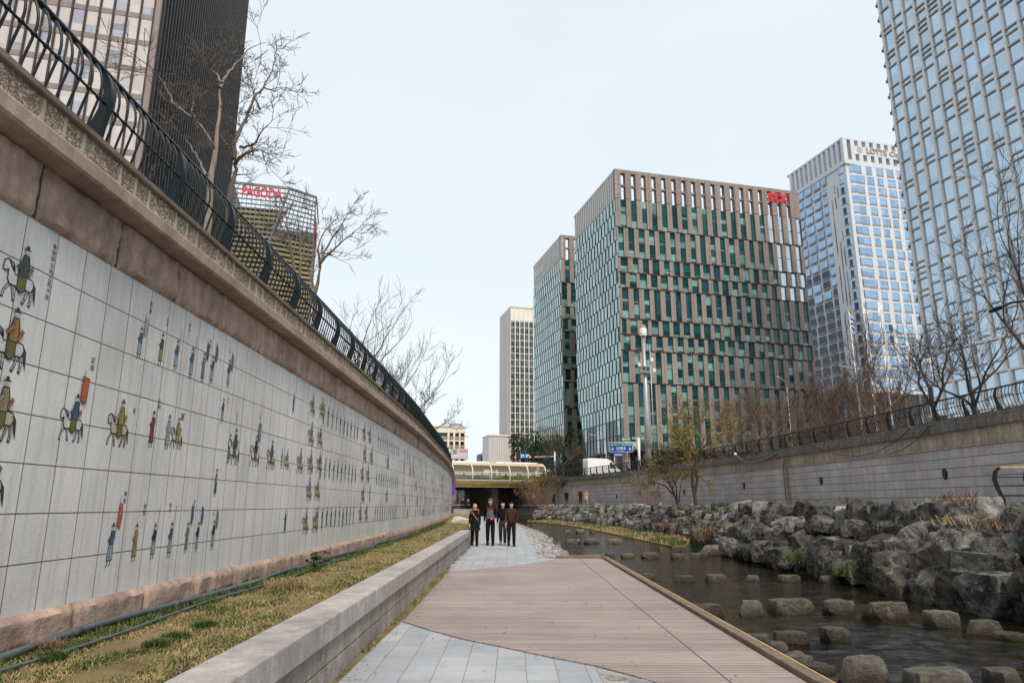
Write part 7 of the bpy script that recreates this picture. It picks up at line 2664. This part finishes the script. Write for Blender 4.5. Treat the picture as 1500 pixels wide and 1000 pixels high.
# road bridge behind it
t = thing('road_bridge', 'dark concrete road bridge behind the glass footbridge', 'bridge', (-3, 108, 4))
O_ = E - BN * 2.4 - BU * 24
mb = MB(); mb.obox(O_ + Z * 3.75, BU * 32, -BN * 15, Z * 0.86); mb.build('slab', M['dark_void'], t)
mb = MB(); mb.obox(O_ + Z * 4.62, BU * 32, -BN * 15, Z * 0.02); mb.build('carriageway', M['asphalt'], t)
for s in (0.3, 14.5):
    mb = MB(); mb.obox(O_ - BN * s + Z * 4.65, BU * 32, -BN * 0.25, Z * 0.5); mb.build('parapet', M['concrete'], t)
for k in range(2):
    mb = MB(); mb.obox(O_ + BU * (9 + 9 * k) - BN * 1.0 - Z * 1.0, BU * 0.9, -BN * 13, Z * 4.75); mb.build('pier', M['concrete'], t)

# bus crossing behind the glass
def bus(label, c, u, n, L_, body, strip):
    root = thing('bus', label, 'bus', c)
    c = Vector(c)
    P = lambda a, b_, z: c + u * a + n * b_ + Z * z
    mb = MB(); mb.obox(P(-L_ / 2, -1.2, 0.35), u * L_, n * 2.4, Z * 2.6); mb.build('body', body, root, bevel=0.15)
    mb = MB(); mb.obox(P(-L_ / 2 + 0.3, 1.19, 1.35), u * (L_ - 1.2), n * 0.03, Z * 1.05); mb.build('side_window', G['dark_win'], root)
    mb = MB(); mb.obox(P(-L_ / 2 + 0.05, 1.19, 0.5), u * (L_ - 0.1), n * 0.025, Z * 0.5); mb.build('stripe_panel', strip, root)
    mb = MB(); mb.obox(P(L_ / 2 - 0.02, -1.0, 1.1), u * 0.04, n * 2.0, Z * 1.5); mb.build('windscreen', G['dark_win'], root)
    for a in (-L_ * 0.3, L_ * 0.32):
        for s in (-1, 1):
            mb = MB(); mb.tube([P(a, s * 1.0, 0.48), P(a, s * 1.24, 0.48)], 0.48, 16); w_ = mb.build('wheel', M['black'], root)
            mb = MB(); mb.tube([P(a, s * 1.2, 0.48), P(a, s * 1.26, 0.48)], 0.24, 12); mb.build('hub', M['steel'], w_)
    return root
bc = E - BN * 7.0 - BU * 11
bus('white and blue city bus crossing the road bridge behind the glass tube', (bc.x, bc.y, 4.64), BU, BN, 11, M['white_paint'], M['sky_sign'])
bc = E - BN * 7.2 - BU * 1.0
bus('green and white city bus behind the stream-end of the glass tube', (bc.x, bc.y, 4.64), BU, BN, 7, M['white_paint'], M['green_sign'])
for i, s in enumerate((3.2, 5.3)):
    q = E - BU * s + BN * 0.4
    person(['person in pale blue jacket crossing inside the glass footbridge', 'person in white coat crossing inside the glass footbridge'][i], (q.x, q.y, 4.60), 1.68, BA + PI * i, 0.5, ('down', 'down'), [cloth('pale_blue_cloth', (0.22, 0.38, 0.55)), cloth('white_cloth', (0.6, 0.6, 0.6))][i], char_c, dark_shoe, blackhair, 'short')

# purple banner at the wall's end
q = at_y(663.5, 727, 78)
t = thing('banner', 'tall purple fabric banner on a dark pole at the end of the painted wall', 'banner', (q.x, 78, 0.5))
zt = at_y(663, 698, 78).z; zb = at_y(663, 727, 78).z
mb = MB()
mb.poly([(q.x - 0.22, 78, zb), (q.x + 0.26, 78, zb + 0.25), (q.x + 0.26, 78, zt - 0.05), (q.x - 0.22, 78, zt)], thick=(0, 0.02, 0)); mb.build('cloth', M['purple'], t)
mb = MB(); mb.tube([(q.x - 0.25, 78.01, 0.4), (q.x - 0.25, 78.01, zt + 0.2)], 0.035, 8); mb.build('pole', M['iron'], t)
mb = MB(); mb.tube([(q.x - 0.25, 78.01, zt + 0.02), (q.x + 0.28, 78.01, zt - 0.03)], 0.02, 6); mb.build('arm', M['iron'], t)

# ================================================================ street furniture across the stream
def pole_tube(name, pts, r, mat, root, n=8):
    mb = MB(); mb.tube(pts, r, n); return mb.build(name, mat, root, smooth=True)


# tall grey mast
q = rstreet(951, 2.0)
YM = q.y
t = thing('camera_mast', 'tall grey mast with white camera head and bracket ring before the brown tower', 'mast', q)
bx = q.x
zt = at_y(945, 492, YM).z
zm = at_y(947, 540, YM).z
pole_tube('pole', [(bx, YM, STREET), (bx, YM, STREET + 6), (bx, YM, zt)], [0.34, 0.27, 0.13], M['steel'], t, 12)
mb = MB(); mb.lathe((bx, YM, zt), [(0.36, 0.0), (0.38, 0.1), (0.38, 0.75), (0.30, 0.85)], 14); mb.build('camera_head', M['white_metal'], t, smooth=True, sharp=40)
mb = MB(); mb.lathe((bx, YM, zt + 0.86), [(0.30, 0.0), (0.34, 0.15), (0.2, 0.3)], 12); mb.build('cap', M['timber_worn'], t)
mb = MB()
for zz in (zm - 0.5, zm + 0.1): mb.lathe((bx, YM, zz), [(0.22, 0), (0.62, 0.02), (0.62, 0.12), (0.22, 0.14)], 14)
for k in range(8):
    a_ = 2 * PI * k / 8; mb.tube([(bx + 0.58 * math.cos(a_), YM + 0.58 * math.sin(a_), zm - 0.4), (bx + 0.58 * math.cos(a_), YM + 0.58 * math.sin(a_), zm + 1.0)], 0.03, 5)
mb.build('bracket_ring', M['steel'], t)
for dx, dz in ((0.75, 0.9), (0.95, -0.2), (-0.55, 0.4)):
    mb = MB(); mb.box((bx + dx, YM - 0.1, zm + dz), (0.3, 0.3, 0.4)); mb.build('floodlight', M['white_metal'], t, bevel=0.04)
pole_tube('cable_conduit', [(bx + 0.62, YM, STREET), (bx + 0.62, YM, zm + 2.6)], 0.05, M['steel'], t)

# blue road sign on a gantry
YS = 78.0
t = thing('road_sign', 'blue direction sign with green header and white arrows on a pale gantry', 'road sign', (at_y(935, 690, YS).x, YS, STREET))
q0, q1 = at_y(893, 662, YS), at_y(926.5, 653, YS)
xp = at_y(936, 660, YS).x
ztop = at_y(936, 641, YS).z; za = at_y(915, 648, YS).z
pole_tube('post', [(xp, YS, STREET), (xp, YS, ztop)], 0.14, M['white_metal'], t)
for dz in (0.0, -0.22): pole_tube('arm', [(xp + 0.2, YS, za + dz), (q0.x - 0.1, YS, za + dz)], 0.045, M['white_metal'], t)
pole_tube('brace', [(xp, YS, za - 0.9), (at_y(928, 650, YS).x, YS, za - 0.1)], 0.04, M['white_metal'], t)
w_ = q1.x - q0.x; h_ = q1.z - q0.z
mb = MB(); mb.box(((q0.x + q1.x) / 2, YS - 0.12, (q0.z + q1.z) / 2), (w_, 0.05, h_)); mb.build('blue_panel', M['blue_sign'], t)
mb = MB(); mb.box(((q0.x + q1.x) / 2, YS - 0.115, q1.z + 0.13), (w_, 0.05, 0.24)); mb.build('green_panel', M['green_sign'], t)
mb = MB()
yf = YS - 0.149
for (xa, xb, z0_, z1_) in ((q0.x, q1.x, q0.z, q0.z + 0.035), (q0.x, q0.x + 0.035, q0.z, q1.z), (q1.x - 0.035, q1.x, q0.z, q1.z)): mb.quad((xa, yf, z0_), (xb, yf, z0_), (xb, yf, z1_), (xa, yf, z1_))
mb.build('border', M['white_paint'], t)
mb = MB(); X_, Zu = Vector((1, 0, 0)), Z
letter(mb, '남대문로', (q0.x + w_ * 0.29, yf, q0.z + h_ * 0.45), X_, Zu, w_ * 0.40, h_ * 0.38, bold=0.02)
letter(mb, 'Namdaemun-ro', (q0.x + w_ * 0.32, yf, q0.z + h_ * 0.2), X_, Zu, w_ * 0.34, h_ * 0.14)
letter(mb, '을지로1가', (q0.x + w_ * 0.06, yf + 0.002, q1.z + 0.06), X_, Zu, w_ * 0.34, 0.13, bold=0.01)
letter(mb, '종로2가 청계천', (q0.x + w_ * 0.52, yf + 0.002, q1.z + 0.06), X_, Zu, w_ * 0.42, 0.13, bold=0.01)
for s, xc in ((-1, q0.x + w_ * 0.12), (1, q0.x + w_ * 0.88)):
    zc_ = q0.z + h_ * 0.5; k = h_ * 0.24
    mb.poly([(xc + s * k * 0.7, yf, zc_), (xc - s * k * 0.3, yf, zc_ + k), (xc - s * k * 0.75, yf, zc_ + k * 0.7), (xc + s * 0.02, yf, zc_), (xc - s * k * 0.75, yf, zc_ - k * 0.7), (xc - s * k * 0.3, yf, zc_ - k)])
mb.build('lettering', M['white_paint'], t)
def sheet_sign(label, px0, py0, px1, py1, Y, mat, txt=None, pole_px=None, cat='sign', group=None):
    a, b_ = at_y(px0, py1, Y), at_y(px1, py0, Y)
    t = thing('street_sign', label, cat, (a.x, Y, STREET), group)
    mb = MB(); mb.box(((a.x + b_.x) / 2, Y, (a.z + b_.z) / 2), (b_.x - a.x, 0.06, b_.z - a.z)); mb.build('panel', mat, t, bevel=0.01)
    if txt:
        mb = MB(); letter(mb, txt, (a.x + (b_.x - a.x) * 0.12, Y - 0.036, a.z + (b_.z - a.z) * 0.25), X_, Zu, (b_.x - a.x) * 0.76, (b_.z - a.z) * 0.5, bold=0.02); mb.build('lettering', M['white_paint'], t)
    xp = at_y(pole_px if pole_px else (px0 + px1) / 2, py1, Y).x
    pole_tube('post', [(xp, Y + 0.07, STREET), (xp, Y + 0.07, b_.z)], 0.05, M['steel'], t)
    return t
sheet_sign('green street sign with white letters above the blue direction sign', 910, 640.5, 924, 645.5, 90, M['green_sign'], '을지로', 918)
sheet_sign('small light blue sign just below the blue direction sign', 899, 664, 912, 667.5, 86, M['sky_sign'], '청계천로', 900)
# traffic signal gantry
YT = 108.0
t = thing('traffic_signal', 'overhead signal arm with two blue signs between red lights above the footbridge', 'traffic light', (at_y(813, 690, YT).x, YT, STREET))
xp = at_y(813, 690, YT).x
pole_tube('post', [(xp, YT, STREET), (xp, YT, at_y(813, 661, YT).z)], 0.12, M['white_metal'], t)
za = at_y(780, 669, YT).z; x0 = at_y(753, 669, YT).x
pole_tube('arm', [(xp, YT, za + 0.05), (x0, YT, za)], 0.06, M['white_metal'], t)
for px in (757, 778.5):
    c = at_y(px, 669.5, YT)
    mb = MB(); mb.box((c.x, YT - 0.15, c.z), (0.95, 0.2, 0.36)); h = mb.build('signal_head', M['black'], t, bevel=0.05)
    rl = NT('red_signal_lamp'); rl.out((0.6, 0.03, 0.02)); rl.b.inputs['Emission Color'].default_value = (1, 0.09, 0.05, 1); rl.b.inputs['Emission Strength'].default_value = 3.0
    mb = MB(); mb.tube([(c.x - 0.2, YT - 0.25, c.z), (c.x - 0.2, YT - 0.30, c.z)], 0.13, 12); mb.build('lamp', rl.mat, h)
    for dx in (0.08, 0.33):
        mb = MB(); mb.tube([(c.x + dx, YT - 0.25, c.z), (c.x + dx, YT - 0.29, c.z)], 0.11, 12); mb.build('lens', M['dark_void'], h)
for px in (765, 772):
    c = at_y(px, 667.5, YT)
    mb = MB(); mb.box((c.x, YT - 0.14, c.z), (0.66, 0.05, 0.66)); p_ = mb.build('blue_panel', M['sky_sign'], t, bevel=0.02)
    mb = MB(); mb.poly([(c.x - 0.16, YT - 0.17, c.z - 0.2), (c.x - 0.04, YT - 0.17, c.z - 0.2), (c.x - 0.02, YT - 0.17, c.z + 0.02), (c.x + 0.12, YT - 0.17, c.z + 0.0), (c.x + 0.12, YT - 0.17, c.z - 0.1), (c.x + 0.26, YT - 0.17, c.z + 0.08), (c.x + 0.12, YT - 0.17, c.z + 0.24), (c.x + 0.12, YT - 0.17, c.z + 0.13), (c.x - 0.12, YT - 0.17, c.z + 0.14)]); mb.build('arrow', M['white_paint'], p_)
c = at_y(789, 668, YT)
mb = MB(); mb.poly([(c.x - 0.3, YT - 0.14, c.z - 0.28), (c.x + 0.3, YT - 0.14, c.z - 0.28), (c.x, YT - 0.14, c.z + 0.3)], thick=(0, 0.03, 0)); mb.build('warning_triangle', plain('faded_red_sign', (0.30, 0.10, 0.09), 0.6, 0.2, 5), t)
sheet_sign('upper blue street sign on the signal post', 812, 675.5, 822, 679.5, 106, M['sky_sign'], None, 814)
sheet_sign('dark blue sign on its own post right of the signal post', 825, 672, 832, 678, 104, M['blue_sign'], None, 825)
sheet_sign('lower blue street sign on the signal post', 815, 684.5, 824, 687.5, 105, M['sky_sign'], None, 814)
sheet_sign('small round-looking pale sign beside the footbridge end', 801, 687, 805, 691.5, 103, M['white_metal'], None, 803)

# white van behind the railing
q = at_y(883, 690, 88)
t = thing('van', 'white box-bodied van parked behind the railing under the blue sign', 'van', (q.x, 89, STREET))
u, n = Vector((0.97, 0.25, 0)), Vector((0.25, -0.97, 0))
c = Vector((q.x, 89, STREET))
P = lambda a, b_, z: c + u * a + n * b_ + Z * z
mb = MB()
prof = [(-2.2, 0.4), (2.3, 0.4), (2.35, 1.0), (1.75, 1.35), (1.0, 2.25), (0.4, 2.5), (-2.1, 2.55), (-2.2, 2.3)]
mb.poly([P(a, 0.9, z) for a, z in prof], thick=-n * 1.8); mb.build('body', M['white_paint'], t, bevel=0.08)
mb = MB(); mb.poly([P(0.75, 0.915, 1.35), P(1.6, 0.915, 1.35), P(1.02, 0.915, 2.05), P(0.75, 0.915, 2.1)], thick=n * 0.01); mb.build('side_window', G['dark_win'], t)
mb = MB(); mb.poly([P(1.78, 0.75, 1.36), P(1.78, -0.75, 1.36), P(1.05, -0.7, 2.2), P(1.05, 0.7, 2.2)], thick=(u + Z * 0.8) * 0.03); mb.build('windscreen', G['dark_win'], t)
mb = MB(); mb.box(P(2.36, 0.65, 0.85), (0.06, 0.3, 0.16), math.atan2(u.y, u.x)); mb.build('headlight', M['steel'], t)
for a in (-1.4, 1.5):
    for s in (0.78, -0.78):
        mb = MB(); mb.tube([P(a, s - 0.1, 0.36), P(a, s + 0.13, 0.36)], 0.36, 16); w_ = mb.build('wheel', M['black'], t)
        mb = MB(); mb.tube([P(a, s + 0.1, 0.36), P(a, s + 0.14, 0.36)], 0.19, 12); mb.build('hub', M['steel'], w_)
# dark motorcycle-like parked scooter near the mast
q = at_y(930, 688, 80)
t = thing('scooter', 'dark scooter with white fairing parked behind the railing near the tall mast', 'scooter', (q.x, 80, STREET))
P = lambda a, b_, z: Vector((q.x + a, 80 + b_, STREET + z))
for a in (-0.6, 0.6):
    mb = MB(); mb.tube([P(a, -0.05, 0.26), P(a, 0.05, 0.26)], 0.26, 14); mb.build('wheel', M['black'], t)
mb = MB(); mb.poly([P(-0.75, -0.14, 0.35), P(0.35, -0.14, 0.3), P(0.6, -0.14, 0.95), (P(0.45, -0.14, 1.0)), P(0.25, -0.14, 0.55), P(-0.1, -0.14, 0.55), P(-0.2, -0.14, 0.8), P(-0.8, -0.14, 0.85)], thick=(0, 0.28, 0)); mb.build('body', M['black'], t, bevel=0.03)
mb = MB(); mb.box(P(0.62, 0, 0.8), (0.12, 0.34, 0.5)); mb.build('fairing', M['white_paint'], t, bevel=0.03)
mb = MB(); mb.tube([P(0.5, -0.3, 1.05), P(0.52, 0, 1.1), P(0.5, 0.3, 1.05)], 0.02, 6); mb.build('handlebar', M['steel'], t)
mb = MB(); mb.box(P(-0.45, 0, 0.86), (0.6, 0.26, 0.1)); mb.build('seat', M['black'], t, bevel=0.03)

# street lamps
def lamp(label, base, head, mat, Hp, r=0.07, rise=0.5):
    t = thing('street_lamp', label, 'street lamp', base)
    base, head = Vector(base), Vector(head)
    topp = Vector((base.x, base.y, Hp))
    mid_ = topp.lerp(head, 0.35) + Z * rise * 0.6
    pole_tube('pole', [base, base + Z * 2, topp], [r * 1.3, r, r * 0.8], mat, t)
    pole_tube('arm', [topp, topp.lerp(mid_, 0.5) + Z * rise * 0.3, mid_, mid_.lerp(head, 0.5) + Z * 0.06, head], r * 0.6, mat, t, 6)
    d = (head - mid_); d.z = 0; d.normalize()
    mb = MB(); mb.ball((0, 0, 0), (0.42, 0.15, 0.09), nu=12, nv=7)
    a_ = math.atan2(d.y, d.x); R3 = Matrix.Rotation(a_, 3, 'Z')
    mb.v = [tuple(R3 @ Vector(v) + head + d * 0.3) for v in mb.v]
    mb.build('lamp_head', mat, t, smooth=True)
    return t
hb = at_y(1466, 450, 26.5)
lb = rstreet(1560, 1.6)
lamp('black street lamp arching in over the dark bare tree', (lb.x, lb.y, STREET), hb, M['iron'], hb.z - 0.7, 0.08, 0.6)
hb = at_y(1141, 553, 76); lb = Vector((at_y(1152, 560, 78).x, 78, STREET))
lamp('thin grey street lamp with curved arm in front of the brown tower', lb, hb, M['steel'], hb.z - 0.6, 0.06)
hb = at_y(869, 637, 95); lb = Vector((at_y(887, 640, 96).x, 96, STREET))
lamp('thin grey street lamp with long arm in front of the glass face', lb, hb, M['steel'], hb.z - 0.8, 0.06)

# flagpoles
for i, (px, py, txt, mat_, lab) in enumerate([(1243, 455, 0, M['white_paint'], 'flagpole with limp white and blue flag beside the hotel'), (1263, 447, 1, M['white_paint'], 'middle flagpole with limp white flag'), (1285, 440, 2, M['white_paint'], 'flagpole with limp white flag nearest the gridded tower')]):
    Yf = 78 - 1.5 * i
    tp = at_y(px, py, Yf)
    t = thing('flagpole', lab, 'flagpole', (tp.x, Yf, STREET))
    pole_tube('pole', [(tp.x, Yf, STREET), (tp.x, Yf, tp.z)], [0.10, 0.05], M['white_metal'], t)
    mb = MB(); mb.ball((tp.x, Yf, tp.z), 0.09); mb.build('finial', M['gold'], t)
    mb = MB()
    n = 8
    for k in range(n):
        z0_, z1_ = tp.z - 0.15 - 0.28 * k, tp.z - 0.15 - 0.28 * (k + 1)
        for j in range(4):
            wv = lambda z, j_: Vector((tp.x - 0.06 + 0.14 * j_ * (0.6 + 0.5 * math.sin((tp.z - z) * 1.3 + i)), Yf - 0.05 - 0.10 * math.sin(j_ * 1.9 + (tp.z - z) * 2.2), z - 0.1 * j_))
            mb.quad(wv(z0_, j), wv(z0_, j + 1), wv(z1_, j + 1), wv(z1_, j), 1 if (i == 0 and 2 <= k <= 6 and j > 0 and k % 2 == 0) else 0)
    mb.build('flag', [M['white_paint'], M['blue_sign']], t, smooth=True)
# ================================================================ light, sky, camera
SUN_EL, SUN_AZ = math.radians(52), math.radians(155)      # azimuth from +Y towards +X: behind the camera, to the right
w = bpy.data.worlds.new('World')
bpy.context.scene.world = w
w.use_nodes = True
nt = w.node_tree
bg = nt.nodes['Background']
sky = nt.nodes.new('ShaderNodeTexSky')
sky.sky_type = 'NISHITA'
sky.sun_disc = False
sky.sun_elevation = SUN_EL
sky.sun_rotation = SUN_AZ
sky.altitude = 50
sky.air_density = 1.0
sky.dust_density = 2.5
sky.ozone_density = 1.0
hs = nt.nodes.new('ShaderNodeHueSaturation')
hs.inputs['Saturation'].default_value = 0.55
nt.links.new(sky.outputs[0], hs.inputs['Color'])
mx = nt.nodes.new('ShaderNodeMix'); mx.data_type = 'RGBA'
mx.inputs[0].default_value = 0.7                      # a thin bright veil of high cloud
mx.inputs[7].default_value = (7.4, 8.1, 8.6, 1)
nt.links.new(hs.outputs[0], mx.inputs[6])
tc = nt.nodes.new('ShaderNodeTexCoord')
mp = nt.nodes.new('ShaderNodeMapping'); mp.inputs['Scale'].default_value = (1.2, 1.2, 4.0)
cn = nt.nodes.new('ShaderNodeTexNoise'); cn.inputs['Scale'].default_value = 1.6; cn.inputs['Detail'].default_value = 5.0
cr = nt.nodes.new('ShaderNodeValToRGB')
cr.color_ramp.elements[0].position = 0.3; cr.color_ramp.elements[0].color = (0.965, 0.98, 0.99, 1)
cr.color_ramp.elements[1].position = 0.72; cr.color_ramp.elements[1].color = (1.03, 1.025, 1.02, 1)
cm = nt.nodes.new('ShaderNodeMix'); cm.data_type = 'RGBA'; cm.blend_type = 'MULTIPLY'; cm.inputs[0].default_value = 1.0
nt.links.new(tc.outputs['Generated'], mp.inputs[0]); nt.links.new(mp.outputs[0], cn.inputs['Vector']); nt.links.new(cn.outputs['Fac'], cr.inputs[0])
nt.links.new(mx.outputs[2], cm.inputs[6]); nt.links.new(cr.outputs[0], cm.inputs[7])
nt.links.new(cm.outputs[2], bg.inputs['Color'])
bg.inputs['Strength'].default_value = 0.132

sl = bpy.data.lights.new('sun', 'SUN')
sl.energy = 2.7
sl.angle = math.radians(12)
sl.color = (1.0, 0.90, 0.78)
so = bpy.data.objects.new('sun', sl)
C.objects.link(so)
dirv = Vector((math.sin(SUN_AZ) * math.cos(SUN_EL), math.cos(SUN_AZ) * math.cos(SUN_EL), math.sin(SUN_EL)))
so.rotation_euler = (-dirv).to_track_quat('-Z', 'Y').to_euler()

cam = bpy.data.cameras.new('camera')
co = bpy.data.objects.new('camera', cam)
C.objects.link(co)
co.location = (0, 0, CAM_H)
co.rotation_euler = (PI / 2 + PITCH, 0, 0)
cam.sensor_width = 36
cam.lens = 36 * FOC / 1500
cam.clip_end = 5000
cam.clip_start = 0.05
sc = bpy.context.scene
sc.camera = co
sc.view_settings.view_transform = 'Standard'
sc.view_settings.look = 'None'
sc.view_settings.exposure = 0.1
sc.view_settings.gamma = 1.0
sc.cycles.max_bounces = 6
sc.cycles.transparent_max_bounces = 12
sc.cycles.use_denoising = True
